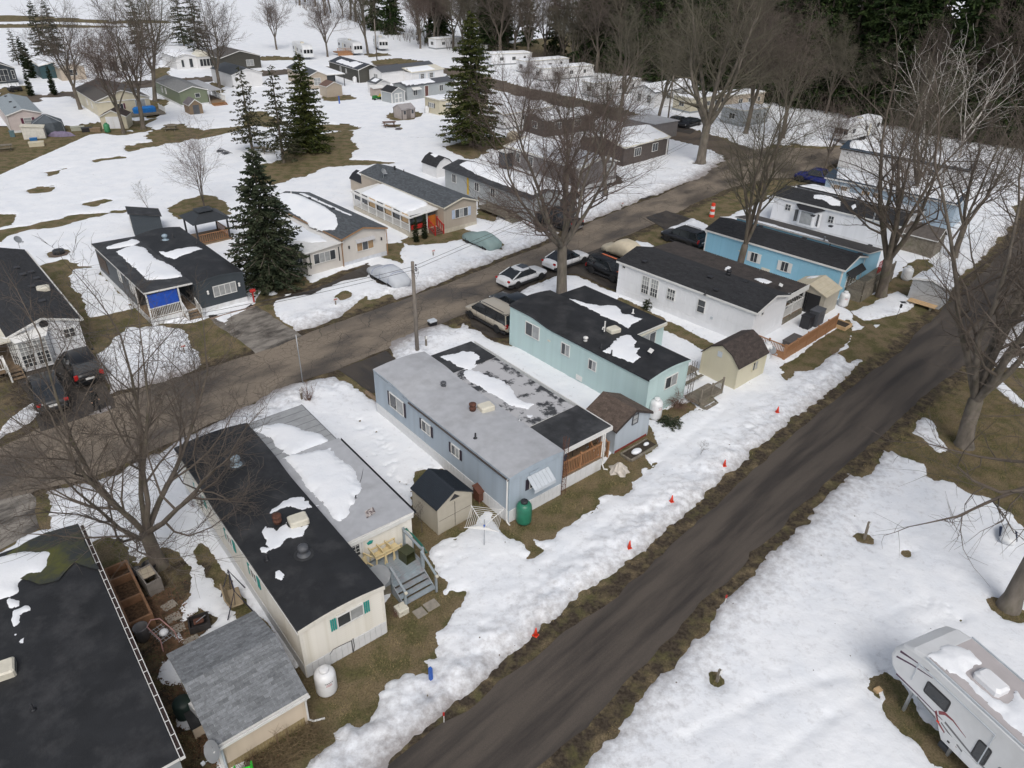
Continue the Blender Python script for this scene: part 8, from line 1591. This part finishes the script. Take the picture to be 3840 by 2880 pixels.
def caravan(label,c,heading,L,H=3.1,W=2.5,win=3,snow=True,face=False,slide=True,group='caravans'):
 t=thing('travel_trailer',c,R(heading),label,'trailer',group);b=MB()
 st=[(L/2,.75,H*.62,W/2*.96),(L/2-.25,.62,H*.92,W/2),(L/2-.9,.58,H,W/2),(-L/2+.2,.58,H,W/2),(-L/2,.62,H-.12,W/2*.98)];loft(b,st,16,8.);b.build('body',M_RVW,t)
 for s_ in(-1,1):
  for i in range(win):x=L/2-1.6-i*(L-2.6)/max(1,win-1);o=rv_window(t,x,s_*W/2,1.95,.85,.62);o.rotation_euler=(0,0,R(90 if s_<0 else-90));o.location=(x,s_*(W/2+.004),1.95)
  for x in(-.6,.4):w=MB().lathe([(.33,-.1),(.35,0),(.33,.1)],14);w.xf(Matrix.Rotation(R(90),4,'X'));w.build('wheel',M_TYRE,t,True,(x,s_*(W/2-.12),.35))
  MB().box(-L/2+.3,s_*W/2-.01,1.05,L/2-.6,s_*W/2+.012,1.12).build('stripe',M_DG,t)
  MB().box(-1.9,s_*(W/2)-.012,.62,-1.2,s_*(W/2)+.014,2.45).build('door',M_OFFW,t)
 for x in(L/2+.01,-L/2-.01):
  for y in(-.75,0,.75):MB().box(x-.02,y-.3,1.55,x+.02,y+.3,2.35).build('window',M_GLT,t)
 MB().bbox(-.4,-.35,H,.4,.35,H+.28,.06).build('air_conditioner',M_OFFW,t)
 if snow:q=MB();loft(q,[(L/2-1.2,H-.02,H+.06,W/2*.7),(L/2-1.5,H-.02,H+.14,W/2*.92),(-L/2+.6,H-.02,H+.14,W/2*.9),(-L/2+.2,H-.02,H+.05,W/2*.75)],16,3.);s2=tag(q.build('roof_snow',M_RSNOW,None,True),'snow on the roof of the '+label,'snow',kind='stuff');s2.location=c;s2.rotation_euler=(0,0,R(heading))
 MB().tube([(L/2,0,.65),(L/2+1.0,0,.55)],.05,5).build('hitch',M_BLACKM,t);return t
caravan('white travel trailer with dark windows at the road end by the wood',at(*e_(600,290))+Vector((-.5,1.2,0)),222,10.5,3.1)
caravan('white trailer with three tall rear windows far behind the spruces',at(*z3(75,225)),300,9.5,3.3,snow=False);c_=caravan('white park trailer with cedar deck in the far snow',at(*z3(770,165)),305,10,3.2,snow=False);caravan('white travel trailer with dark swoosh front far by the pole',at(*z3(1220,105)),290,8.5,3.1,snow=False)
dk=thing('cedar_deck',at(*z3(550,195)),R(35),'cedar deck with railing beside the far park trailer','deck');deck(dk,0,-1.5,4,1.5,.9,M_CEDAR,.3);railing(dk,(0,-1.5,0),(4,-1.5,0),.9,.9,M_CEDAR,.3,.05)
for i in range(13):MB().box(i*.31,-1.55,0,i*.31+.29,-1.51,.85).build('skirt_board',M_CEDAR,dk)
# ------------------------------------------------------------------ poles and wires
def pole(x,y,h,r,m,label,name='utility_pole',lean=(0,0)):
 p=at(x,y);t=thing(name,p,0,label,'pole','poles');MB().tube([(0,0,-.2),(lean[0]*.5,lean[1]*.5,h*.5),(lean[0],lean[1],h)],[r,r*.9,r*.75],10).build('shaft',m,t,True);return t,p
M_POLE=mat('weathered_pole',(.20,.175,.15),.9,.25,4,stretch=(6,6,.5));up_,p0=pole(902,765,7.0,.15,M_POLE,'weathered wooden utility pole by the park road',lean=(-.05,.1))
for z in(6.75,6.55,6.35):MB().lathe([(.03,0),(.06,.03),(.05,.1),(.03,.12)],8,(.18,0,z)).build('insulator',M_BLACKM,up_)
MB().tube([(0.15+.22*math.cos(k*.6),.22*math.sin(k*.6)-.1,6.5-.02*k) for k in range(14)],.012,4).tube([(.1,0,6.7),(.35,.2,6.2),(.2,-.2,5.9),(0,0,6.4)],.012,4).build('cable_loop',M_BLACKM,up_)
t,p1=pole(655,832,3.75,.035,M_METAL,'thin white pole standing in the snowbank by the road','flag_pole');t,p2=pole(z6(1040,890)[0],z6(1040,890)[1],8,.14,M_POLE,'pale utility pole at the side road corner');t,p3=pole(z3(1160,260)[0],z3(1160,260)[1],9,.14,M_POLE,'utility pole in the far cluster');t,p4=pole(z5(1690,1230)[0]-60,z5(1690,1230)[1]+40,.1,.01,M_POLE,'x') if False else(None,None)
def wire(a,c,sag,label,r=.014):
 pts=[Vector(a).lerp(Vector(c),i/14)-Vector((0,0,sag*4*(i/14)*(1-i/14))) for i in range(15)];o=MB().tube(pts,r,4,False).build('overhead_wire',M_BLACKM);tag(o,label,'wire','overhead wires')
wa,wb_=Vector((p0.x,p0.y,6.7)),Vector((p0.x,p0.y,6.45));ra=at(1560,372,0)
for(s_,z_,l_) in((wa,6.9,'upper overhead wire running right from the wooden pole'),(wb_,6.5,'lower overhead wire running right from the wooden pole')):wire(s_,(ra.x,ra.y,z_),.5,l_)
la=at(-120,1010,0)
for(s_,z_,l_) in((wa,6.7,'upper overhead wire running left from the wooden pole'),(wb_,6.4,'lower overhead wire running left from the wooden pole')):wire(s_,(la.x,la.y,z_),.5,l_)
# signs, stakes, posts
for x,y,h_,sg,l_ in((726,664,.55,True,'small white lot sign with red lettering on snow before the off-white home'),(936,555,.55,True,'small white lot sign with red lettering before the taupe home'),(400,768,.6,True,'red lot sign on the snow pile before the charcoal home'),(921,755,.75,False,'grey post with white plate beside the utility pole'),(1867,1165,.95,False,'leaning wooden post with white plate on the right lawn'),(1549,1472,.72,False,'short grey post in a grass ring on the right lawn'),(653,868,.7,False,'wooden marker post beside the reddish shrub'),(1143,492,.5,True,'pink lot sign on snow by the black pickup'),(1343,448,.5,True,'white lot sign by the road verge past the short drive')):
 ln=(.22,.12) if x==1867 else(0,0);t=post_thing('lot_sign' if sg else 'lot_post',x,y,h_,.08 if sg else .11,M_OLDW,l_,'sign' if sg else 'post',ln,None,(.36 if sg else .16,.24,M_WHITE,h_-.2))
 if sg:
  for k in range(3):MB().box(-.13+k*.095,-.08,h_-.13,-.13+k*.095+.07,-.072,h_-.03).build('lettering',M_RED,t)
post_thing('blue_stand',z3(605,915)[0],z3(605,915)[1],1.3,.16,M_BLUEPOST,'blue post standing in snow before the plain tan shed','post')
t=thing('drum_barrel',at(1537,468),0,'orange and white striped traffic drum by the sky blue home','traffic drum');
for k,m_ in enumerate((M_ORANGE,M_WHITE,M_ORANGE,M_WHITE,M_ORANGE)):MB().lathe([(.30-.02*k,k*.3),(.285-.02*k,(k+1)*.3)],12).build('band',m_,t)
t=thing('storage_box',at(934,702),R(40),'black crate with grey lid standing at the road edge','box');MB().bbox(-.3,-.22,0,.3,.22,.32,.03).build('body',M_BLACKP,t);MB().bbox(-.33,-.25,.32,.33,.25,.46,.05).build('lid',M_ALU,t)
t=thing('log',at(812,868),R(-50),'wooden log lying in snow at the blue-grey home corner','log');MB().tube([(-1.2,0,.15),(0,.05,.16),(1.2,0,.14)],[.13,.14,.12],8).build('log_body',M_WOOD,t)
# ------------------------------------------------------------------ yard between the black roofs
pf=thing('raised_planter',A.wld(8.75,10.6),A.rot,'long cedar raised planter frame beside the black roof','planter')
for a_ in((-.5,-2.0,-.4,2.0),(.4,-2.0,.5,2.0),(-.4,-2.0,.4,-1.9),(-.4,1.9,.4,2.0),(-.4,-.55,.4,-.45),(-.4,1.0,.4,1.08)):MB().box(a_[0],a_[1],0,a_[2],a_[3],.75).build('plank',mat('dull_cedar',(.24,.13,.07),.75,.2,4),pf)
MB().box(-.4,-1.9,0,.4,1.9,.35).build('soil',mat('leaf_litter',(.11,.065,.035),.95,.5,9,bump=.06,bscale=20),pf)
t=thing('waste_bin',A.wld(8.62,8.2),0,'grey round waste bin beside the gutter','bin');MB().lathe([(.24,0),(.29,.72),(.31,.75),(.27,.76),(.25,.4),(0,.38)],16).build('bin_body',mat('grey_bin',(.17,.165,.165),.6),t,True)
t=thing('garden_cart',A.wld(9.25,7.6),A.rot+R(15),'pinkish wire garden cart holding a white bag','cart');pk=mat('faded_pink',(.42,.24,.22),.6)
MB().tube([(-.35,-.55,.1),(-.3,-.5,.7),(-.28,.5,.75),(0,.68,.78),(.28,.5,.75),(.3,-.5,.7),(.35,-.55,.1)],.025,6).build('frame',pk,t)
for i in range(6):MB().tube([(-.3,-.45+i*.18,.45),(.3,-.45+i*.18,.45)],.01,4).build('wire',M_METAL,t)
for i in range(4):MB().tube([(-.25+i*.16,-.5,.45),(-.25+i*.16,.5,.45)],.01,4).build('wire',M_METAL,t)
MB().lathe([(.16,0),(.2,.1),(.12,.2),(0,.22)],8,(.05,-.1,.46)).build('bag',M_PANELW,t,True)
t=thing('old_stove',A.wld(9.75,11.0),A.rot+R(6),'discarded grey-beige stove cabinet with open top beside the planter','cabinet');MB().box(-.32,-.6,0,-.27,.6,.8).box(.27,-.6,0,.32,.6,.8).box(-.27,-.6,0,.27,-.55,.8).box(-.27,.55,0,.27,.6,.8).build('panels',mat('grey_laminate',(.22,.20,.18),.6),t);MB().box(-.27,-.1,.7,.27,.55,.74).build('top',mat('beige_laminate',(.42,.36,.27),.6),t)
for x,y,l_ in((9.4,12.0,'black tub beside the raised planter, nearer the roof'),(10.0,12.1,'dark tub with lid behind the discarded stove')):t=thing('tub',A.wld(x,y),0,l_,'tub','plastic tubs');MB().lathe([(.24,0),(.32,.38),(.34,.4),(.29,.4),(.24,.1),(0,.09)],14).build('tub_body',M_BLACKP,t,True)
t=thing('fire_pit',at(432,1352),R(28),'square dark iron fire pit with tongs on top','fire pit');MB().box(-.42,-.36,0,.42,.36,.06).box(-.42,-.36,.06,-.36,.36,.36).box(.36,-.36,.06,.42,.36,.36).box(-.36,-.36,.06,.36,-.30,.36).box(-.36,.30,.06,.36,.36,.36).build('box',mat('dark_iron',(.028,.024,.023),.7,.3),t);MB().box(-.2,-.15,.3,.2,.15,.34).build('grate',M_RUST,t);MB().tube([(-.1,-.1,.38),(.3,.12,.4)],.02,5).build('tongs',M_METAL,t)
sw=thing('garden_swing',at(512,1306),R(120),'dark metal garden swing with beige seat standing crooked in snow','swing');M_PM=mat('purple_black_metal',(.03,.028,.05),.5)
for x in(-.75,.75):MB().tube([(x,-.55,0),(x*.9,0,1.5),(x,.55,0)],.03,6).build('leg_frame',M_PM,sw)
MB().tube([(-.7,0,1.5),(.7,0,1.5)],.03,6).build('top_bar',M_PM,sw);MB().bbox(-.55,-.25,.45,.55,.25,.52,.03).build('seat',mat('beige_cushion',(.33,.26,.17),.8),sw);MB().hexa([(-.55,.25,.5),(.55,.25,.5),(.55,.31,.5),(-.55,.31,.5),(-.55,.42,1.0),(.55,.42,1.0),(.55,.48,1.0),(-.55,.48,1.0)]).build('backrest',mat('beige_cushion',(.33,.26,.17),.8),sw)
for x in(-.5,.5):MB().tube([(x,.1,.5),(x*1.1,0,1.48)],.014,4).build('hanger',M_PM,sw)
t=thing('compost_barrel',A.wld(8.85,3.55),0,'dark green ribbed compost barrel beside the gutter','barrel');MB().lathe([(.33,0),(.36,.2),(.34,.22),(.38,.45),(.36,.47),(.37,.75),(.30,.86),(0,.88)],18).build('barrel_body',mat('dark_green_plastic',(.012,.028,.024),.5),t,True)
t=thing('wood_platform',A.wld(9.5,2.75),A.rot,'low black topped platform with tan siding between the roofs','platform');MB().box(-.75,-.42,.55,.75,.42,.60).build('top',M_MEMB2,t);MB().box(-.7,-.4,0,.7,.4,.55).build('box',M_TAN,t)
for i in range(5):MB().hexa([(-.7,-.418,i*.11),(.7,-.418,i*.11),(.7,-.4,i*.11),(-.7,-.4,i*.11),(-.7,-.405,i*.11+.11),(.7,-.405,i*.11+.11),(.7,-.4,i*.11+.11),(-.7,-.4,i*.11+.11)]).build('siding_board',M_TAN,t)
for nm,x,y,s_,m_,l_ in(('cooler_box',9.35,3.0,(.3,.28,.34),M_PANELW,'white foam box on the black topped platform'),('crate',9.95,2.95,(.26,.18,.24),mat('navy_plastic',(.012,.022,.055),.5),'navy plastic recycling crate on the black topped platform')):
 t=thing(nm,A.wld(x,y,.6),A.rot+R(12),l_,'box');a_,c_,h_=s_;MB().box(-a_,-c_,0,a_,c_,.03).box(-a_,-c_,.03,-a_+.03,c_,h_).box(a_-.03,-c_,.03,a_,c_,h_).box(-a_+.03,-c_,.03,a_-.03,-c_+.03,h_).box(-a_+.03,c_-.03,.03,a_-.03,c_,h_).build('sides',m_,t);MB().box(-a_+.04,-c_+.04,.03,a_-.04,c_-.04,h_*(.95 if nm=='cooler_box' else .2)).build('inside',m_,t)
t=thing('lawn_chair',A.wld(9.25,1.35),A.rot+R(-60),'aluminium lawn chair with pale green webbing by the gutter','chair')
for sx in(-.26,.26):MB().tube([(sx,-.28,0),(sx,-.26,.4),(sx,.2,.36),(sx,.36,.85)],.014,6).tube([(sx,.28,0),(sx,.1,.55),(sx,-.28,.58)],.014,6).build('frame',M_METAL,t)
for i in range(5):MB().box(-.26,-.22+i*.09,.40,.26,-.15+i*.09,.41).build('web',mat('green_web',(.32,.40,.31),.7),t);MB().hexa([(-.22+i*.1,.2,.4),(-.15+i*.1,.2,.4),(-.15+i*.1,.22,.4),(-.22+i*.1,.22,.4),(-.22+i*.1,.36,.84),(-.15+i*.1,.36,.84),(-.15+i*.1,.38,.84),(-.22+i*.1,.38,.84)]).build('web',mat('green_web',(.32,.40,.31),.7),t)
t=thing('covered_table',A.wld(9.35,-1.05),A.rot,'grey plastic sheet over a table beside the near shed','cover');b=MB();rn=random.Random(9);vs=[];n=16
for r_,z_ in((.85,0.),(.78,.35),(.68,.62),(.35,.70),(.02,.72)):
 for k in range(n):q=1+rn.uniform(-.09,.09)+(.12*math.sin(k*3.) if z_<.6 else 0);vs.append((r_*q*math.cos(k*6.283/n),r_*q*math.sin(k*6.283/n),z_+rn.uniform(-.03,.03)*(z_>0)))
b.add(vs,[(i*n+k,i*n+(k+1)%n,(i+1)*n+(k+1)%n,(i+1)*n+k) for i in range(4) for k in range(n)]);b.build('sheet',mat('grey_sheet',(.20,.205,.24),.55,.15,3,bump=.05,bscale=4),t,True)
t=thing('garden_chair',A.wld(9.6,-.75,.66),A.rot+R(-20),'bright green plastic chair upside down on the grey sheet','chair');resin_chair(t,mat('bright_green_plastic',(.02,.55,.03),.4),Matrix.Translation((0,0,.36))@Matrix.Rotation(R(-115),4,'X')@Matrix.Translation((0,-.1,-.55)))
t=thing('timber_rail',A.wld(8.9,-1.75),A.rot+R(14),'weathered timber rail between the black roof and the near shed','rail');MB().box(-.6,-.06,.85,1.3,.06,.92).build('rail',M_OLDW,t)
for x in(-.5,.4,1.2):MB().box(x-.05,-.05,0,x+.05,.05,.85).build('post',M_OLDW,t)
for i,(x,y,r_) in enumerate(((9.6,.9,5),(10.1,1.5,-8),(9.75,.1,12),(9.95,8.6,4),(9.9,7.9,-6),(10.0,9.4,10),(10.15,6.9,-4))):tag(MB().bbox(-.3,-.24,0,.3,.24,.045,.02).build('paving_slab',M_STONE,None,False,A.wld(x,y,.002),A.rot+R(r_)),'worn paving slab in the muddy strip between the roofs','paving slab','paving slabs between the roofs')
# fallen leaves
V,F=[],[];rn=random.Random(4)
for i in range(9000):
 x,y=rn.gauss(9.6,.55),rn.uniform(1.5,10.5) if rn.random()<.85 else rn.uniform(-1,2);w=A.wld(x,y);a=rn.uniform(0,6.28);s_=rn.uniform(.03,.065);z=rn.uniform(.012,.05);b_=len(V)
 for k in range(4):q=a+k*1.57;V.append((w.x+math.cos(q)*s_*(1 if k%2 else .55),w.y+math.sin(q)*s_*(1 if k%2 else .55),z+rn.uniform(-.01,.02)))
 F.append((b_,b_+1,b_+2,b_+3))
tag(put('fallen_leaves',np_mesh('fallen_leaves',V,F,mat('dead_leaves',(.13,.075,.042),.9,.5,3),False)),'brown fallen leaves along the big black roof','leaves',kind='stuff')
# dry grass blades on the bare lawns near the camera
X=np.random.RandomState(5).uniform(-14,34,260000);Y=np.random.RandomState(6).uniform(13,44,260000);k=in_view(X,Y,1.02);X,Y=X[k],Y[k]
S=snow_field(X,Y);dr=road_dist(X,Y,('lane','park_road','asphalt_drive'));k=(S<-.12)&(dr>.7)&(fbm(X*.8,Y*.8,3)>-.22);X,Y=X[k][:70000],Y[k][:70000]
rs=np.random.RandomState(8);n=len(X);az=rs.uniform(0,6.283,n);h_=rs.uniform(.03,.10,n);w_=rs.uniform(.008,.018,n);ln=rs.uniform(.02,.10,n)
V=np.zeros((n,3,3));V[:,0,0]=X-np.sin(az)*w_;V[:,0,1]=Y+np.cos(az)*w_;V[:,1,0]=X+np.sin(az)*w_;V[:,1,1]=Y-np.cos(az)*w_;V[:,2,0]=X+np.cos(az)*ln;V[:,2,1]=Y+np.sin(az)*ln;V[:,2,2]=h_
tag(put('dry_grass',np_mesh('dry_grass',V.reshape(-1,3),np.arange(3*n).reshape(-1,3),mat('dry_grass',(.20,.155,.075),.9,.55,1.4),False)),'short dry grass on the thawed lawns','grass',kind='stuff')
# ------------------------------------------------------------------ people
def person(label,c,heading,joints,rad,cloth,h=1.72):
 t=thing('person',c,R(heading),label,'person','people')
 bm_v=list(joints.values());names=list(joints);me=bpy.data.meshes.new('body');E=[('pelvis','chest'),('chest','neck'),('neck','head'),('head','crown'),('chest','shl'),('shl','ell'),('ell','hal'),('chest','shr'),('shr','elr'),('elr','har'),('pelvis','hpl'),('hpl','knl'),('knl','anl'),('anl','tol'),('pelvis','hpr'),('hpr','knr'),('knr','anr'),('anr','tor')]
 me.from_pydata(bm_v,[(names.index(a),names.index(c_)) for a,c_ in E],[]);o=put('body',me,t);md=o.modifiers.new('s','SKIN');sv=me.skin_vertices[0].data
 for i,nme in enumerate(names):sv[i].radius=rad.get(nme,(.05,.05));sv[i].use_root=nme=='pelvis'
 o.modifiers.new('d','SUBSURF').levels=2;o.modifiers['d'].render_levels=2
 m,n,l,b=_nt('clothing');tc=n.new('ShaderNodeTexCoord');sp=n.new('ShaderNodeSeparateXYZ');l.new(tc.outputs['Object'],sp.inputs[0]);cr=n.new('ShaderNodeValToRGB');l.new(sp.outputs['Z'],cr.inputs[0]);cr.color_ramp.interpolation='CONSTANT'
 el=cr.color_ramp.elements;el[0].position=0;el[0].color=(*cloth[0][1],1);el[1].position=cloth[1][0];el[1].color=(*cloth[1][1],1)
 for z,c_ in cloth[2:]:e=el.new(z);e.color=(*c_,1)
 mr=n.new('ShaderNodeMath');mr.operation='DIVIDE';mr.inputs[1].default_value=2.;l.new(sp.outputs['Z'],mr.inputs[0]);l.new(mr.outputs[0],cr.inputs[0]);l.new(cr.outputs[0],b.inputs['Base Color']);b.inputs['Roughness'].default_value=.85;me.materials.append(m)
 hd=joints['crown'];hb=MB();hb.lathe([(.115,-.06),(.125,.0),(.115,.06),(.07,.11),(0,.125)],14,(hd[0]-.01,hd[1],hd[2]));hb.build('hat',mat('dark_knit',(.02,.022,.025),.9),t,True)
 fb=MB();fb.lathe([(.0,-.012),(.018,0),(.0,.012)],6,(joints['head'][0]+.105,0,joints['head'][2]));fb.build('nose',mat('skin',(.45,.28,.20),.6),t)
 for k in('hal','har'):
  p=Vector(joints[k]);d=(p-Vector(joints['el'+k[-1]])).normalized();hm=MB()
  for f in range(4):s_=Vector((0,(f-1.5)*.018,0));hm.tube([p+s_,p+s_+d*.05,p+s_+d*.085*(1-.08*abs(f-1.5))+Vector((.012,0,-.01))],[.011,.010,.007],5)
  hm.tube([p+Vector((.02,0,.01)),p+Vector((.04,0,.0))+d*.04],[.012,.009],5);hm.build('fingers',mat('skin',(.45,.28,.20),.6),t)
 return t
RADS=dict(pelvis=(.155,.125),chest=(.175,.13),neck=(.062,.062),head=(.098,.105),crown=(.085,.09),shl=(.075,.075),ell=(.055,.055),hal=(.038,.03),shr=(.075,.075),elr=(.055,.055),har=(.038,.03),hpl=(.10,.10),knl=(.072,.072),anl=(.05,.05),tol=(.042,.036),hpr=(.10,.10),knr=(.072,.072),anr=(.05,.05),tor=(.042,.036))
J=dict(pelvis=(0,0,.95),chest=(.03,0,1.30),neck=(.04,0,1.50),head=(.06,0,1.62),crown=(.05,0,1.72),shl=(.03,.19,1.42),ell=(-.10,.25,1.16),hal=(.05,.26,.95),shr=(.03,-.19,1.42),elr=(.10,-.26,1.16),har=(.27,-.24,1.02),hpl=(0,.10,.90),knl=(.20,.10,.52),anl=(.14,.10,.10),tol=(.30,.10,.05),hpr=(0,-.10,.90),knr=(-.02,-.10,.50),anr=(-.26,-.10,.13),tor=(-.12,-.10,.05))
person('person in dark clothes and white shoes walking on the wet drive',at(212,892),-40,J,RADS,[(0,(.55,.55,.55)),(.05,(.012,.013,.016)),(.46,(.02,.021,.022)),(.78,(.40,.26,.19)),(.83,(.02,.02,.02))])
J2=dict(J);J2.update(chest=(.14,0,1.26),neck=(.24,0,1.43),head=(.31,0,1.52),crown=(.32,0,1.62),shl=(.16,.20,1.38),shr=(.16,-.20,1.38),ell=(.30,.24,1.14),hal=(.50,.16,1.08),elr=(.30,-.24,1.14),har=(.50,-.14,1.08),knl=(.06,.12,.50),anl=(0,.12,.09),tol=(.17,.12,.05),knr=(.04,-.12,.50),anr=(-.06,-.12,.09),tor=(.11,-.12,.05))
person('person in blue vest and jeans bending over boards by the grey shed',at(2003,655)+Vector((0,0,.32)),215,J2,RADS,[(0,(.05,.05,.05)),(.055,(.09,.14,.20)),(.47,(.05,.17,.30)),(.72,(.02,.03,.06)),(.76,(.35,.22,.16)),(.80,(.03,.05,.05))])
t=thing('workbench_boards',at(1990,662),R(-44),'fresh pine boards laid on low trestles beside the worker','boards')
for i in range(4):MB().box(-1.1,-.42+i*.22,.28,1.1,-.42+i*.22+.2,.32).build('board',M_PINEW,t)
for x in(-.8,.8):MB().box(x-.06,-.45,0,x+.06,.45,.28).build('trestle',M_OLDW,t)
t=thing('work_lamp',at(1934,690),0,'dark pole with solar lamp leaning in snow by the lane','lamp');MB().tube([(0,0,0),(.15,.05,1.3)],.02,6).build('pole',M_BLACKM,t);MB().bbox(.05,-.05,1.05,.2,.1,1.35,.02).build('lamp_head',M_BLUEPOST if False else M_BLACKP,t);MB().box(.0,-.15,1.5,.4,.2,1.53).build('solar_panel',M_BLACKP,t)
for i,(x,y) in enumerate(((1956,604),)):propane(at(x,y),M_TANKW,'white propane tank behind the pale grey resin shed',1.3,.45,txt=False)
t=thing('storage_tote',at(2172,1165),R(60),'white and navy boat-shaped tub behind the right edge tree','tub');b=MB();loft(b,[(.8,.3,.45,.1),(.5,.15,.5,.3),(-.4,.1,.52,.38),(-.7,.2,.5,.3)],12,3.);b.build('hull',M_RVW,t,True);MB().bbox(-.45,-.40,.36,.4,.40,.43,.03).build('band',mat('navy_plastic',(.012,.022,.055),.5),t)
picnic(at(12,325),R(30),'old picnic table at the far left lawn edge');picnic(at(583,333),R(15),'picnic table under the sparse spruces, right one');picnic(at(560,330),R(15),'picnic table under the sparse spruces, left one');picnic(at(z2(1270,1140)[0],z2(1270,1140)[1]),R(10),'dark picnic table before the sage green home')
t=thing('lawn_tractor',at(*z3(1170,850)),R(220),'green lawn tractor beside the grey shed','tractor');gm=mat('tractor_green',(.02,.16,.03),.4);MB().bbox(.1,-.3,.35,1.0,.3,.85,.08).build('bonnet',gm,t);MB().bbox(-.7,-.4,.35,.1,.4,.6,.06).build('rear_body',gm,t);MB().bbox(-.55,-.22,.6,-.1,.22,.68,.03).bbox(-.62,-.22,.68,-.52,.22,1.05,.03).build('seat',mat('tractor_yellow',(.55,.42,.02),.5),t)
for x,r_ in((.75,.2),(-.45,.3)):
 for s_ in(-1,1):w=MB().lathe([(r_*.9,-.09),(r_,0),(r_*.9,.09)],12);w.xf(Matrix.Rotation(R(90),4,'X'));w.build('wheel',M_TYRE,t,True,(x,s_*.38,r_))
t=thing('golf_cart',at(*z1(270,660)),R(60),'black golf cart beside the dark grey house','golf cart');MB().bbox(-1.1,-.55,.35,1.1,.55,.75,.08).build('body',M_BLACKP,t);MB().bbox(-.5,-.5,.75,.1,.5,.95,.05).build('seat',M_SLATE,t);MB().box(-.8,-.6,1.8,.9,.6,1.87).build('canopy',M_SLATE,t)
for x in(-.7,.8):
 for s_ in(-1,1):MB().tube([(x,s_*.52,.7),(x*.9,s_*.52,1.8)],.025,5).build('roof_post',M_BLACKM,t);w=MB().lathe([(.22,-.08),(.24,0),(.22,.08)],12);w.xf(Matrix.Rotation(R(90),4,'X'));w.build('wheel',M_TYRE,t,True,(x,s_*.5,.24))
for i,(x,y,r_,l_) in enumerate(((2010,1470,20,'overturned wire lawn chair frame on snow, left one'),(2090,1500,50,'overturned wire lawn chair frame on snow, right one'))):
 t=thing('chair_frame',at(*z2(x,y)),R(r_),l_,'chair','overturned lawn chairs');
 for k in range(3):MB().tube([(-.7,-.4+k*.4,0),(0,-.4+k*.4,.55),(.7,-.4+k*.4,.1)],.025,4).build('tube',M_BLACKM,t)
 MB().box(-.5,-.4,.25,.3,.4,.28).build('sling',M_SLATE,t)
for nm,x,y,s_,m_,l_,c_ in(('deck_box',640,1600,(.9,.5,.5),M_CREAMF,'low cream storage chest before the white resin shed','box'),('waste_bin',225,1440,(.3,.3,.75),mat('teal_grey_bin',(.10,.17,.19),.6),'teal grey bin at the pale pink home corner','bin'),('crate',585,1505,(.45,.25,.3),mat('blue_crate',(.02,.14,.36),.5),'blue crate leaning on the white resin shed','box'),('storage_bin',1510,1350,(.7,.4,.5),M_BLACKP,'black storage bin beside the grey fabric shelter','bin'),('storage_chest',1350,1330,(.9,.45,.5),mat('sage_chest',(.35,.36,.29),.6),'sage grey chest right of the grey fabric shelter','box'),('wood_pile',1650,1350,(.7,.4,.45),M_WOOD,'stacked firewood beside the cream shed','wood pile')):
 t=thing(nm,at(*z1(x,y)),R(30),l_,c_);a_,b_,h_=s_;MB().bbox(-a_,-b_,0,a_,b_,h_,.04).build('body',m_,t);MB().bbox(-a_-.04,-b_-.04,h_,a_+.04,b_+.04,h_+.07,.03).build('lid',m_,t)
t=thing('tarp_heap',at(*z1(1060,1430)),R(10),'faded purple tarp heap before the grey fabric shelter','tarp');b=MB();rn=random.Random(2);n=16;vs=[]
for r_,z_ in((1.,0),(.8,.4),(.45,.6),(.02,.62)):
 for k in range(n):q=1+rn.uniform(-.15,.15);vs.append((1.7*r_*q*math.cos(k*6.283/n),.6*r_*q*math.sin(k*6.283/n),z_+rn.uniform(-.1,.1)*(z_>0)))
b.add(vs,[(i*n+k,i*n+(k+1)%n,(i+1)*n+(k+1)%n,(i+1)*n+k) for i in range(3) for k in range(n)]);b.build('sheet',mat('purple_tarp',(.19,.16,.24),.7,.15),t)
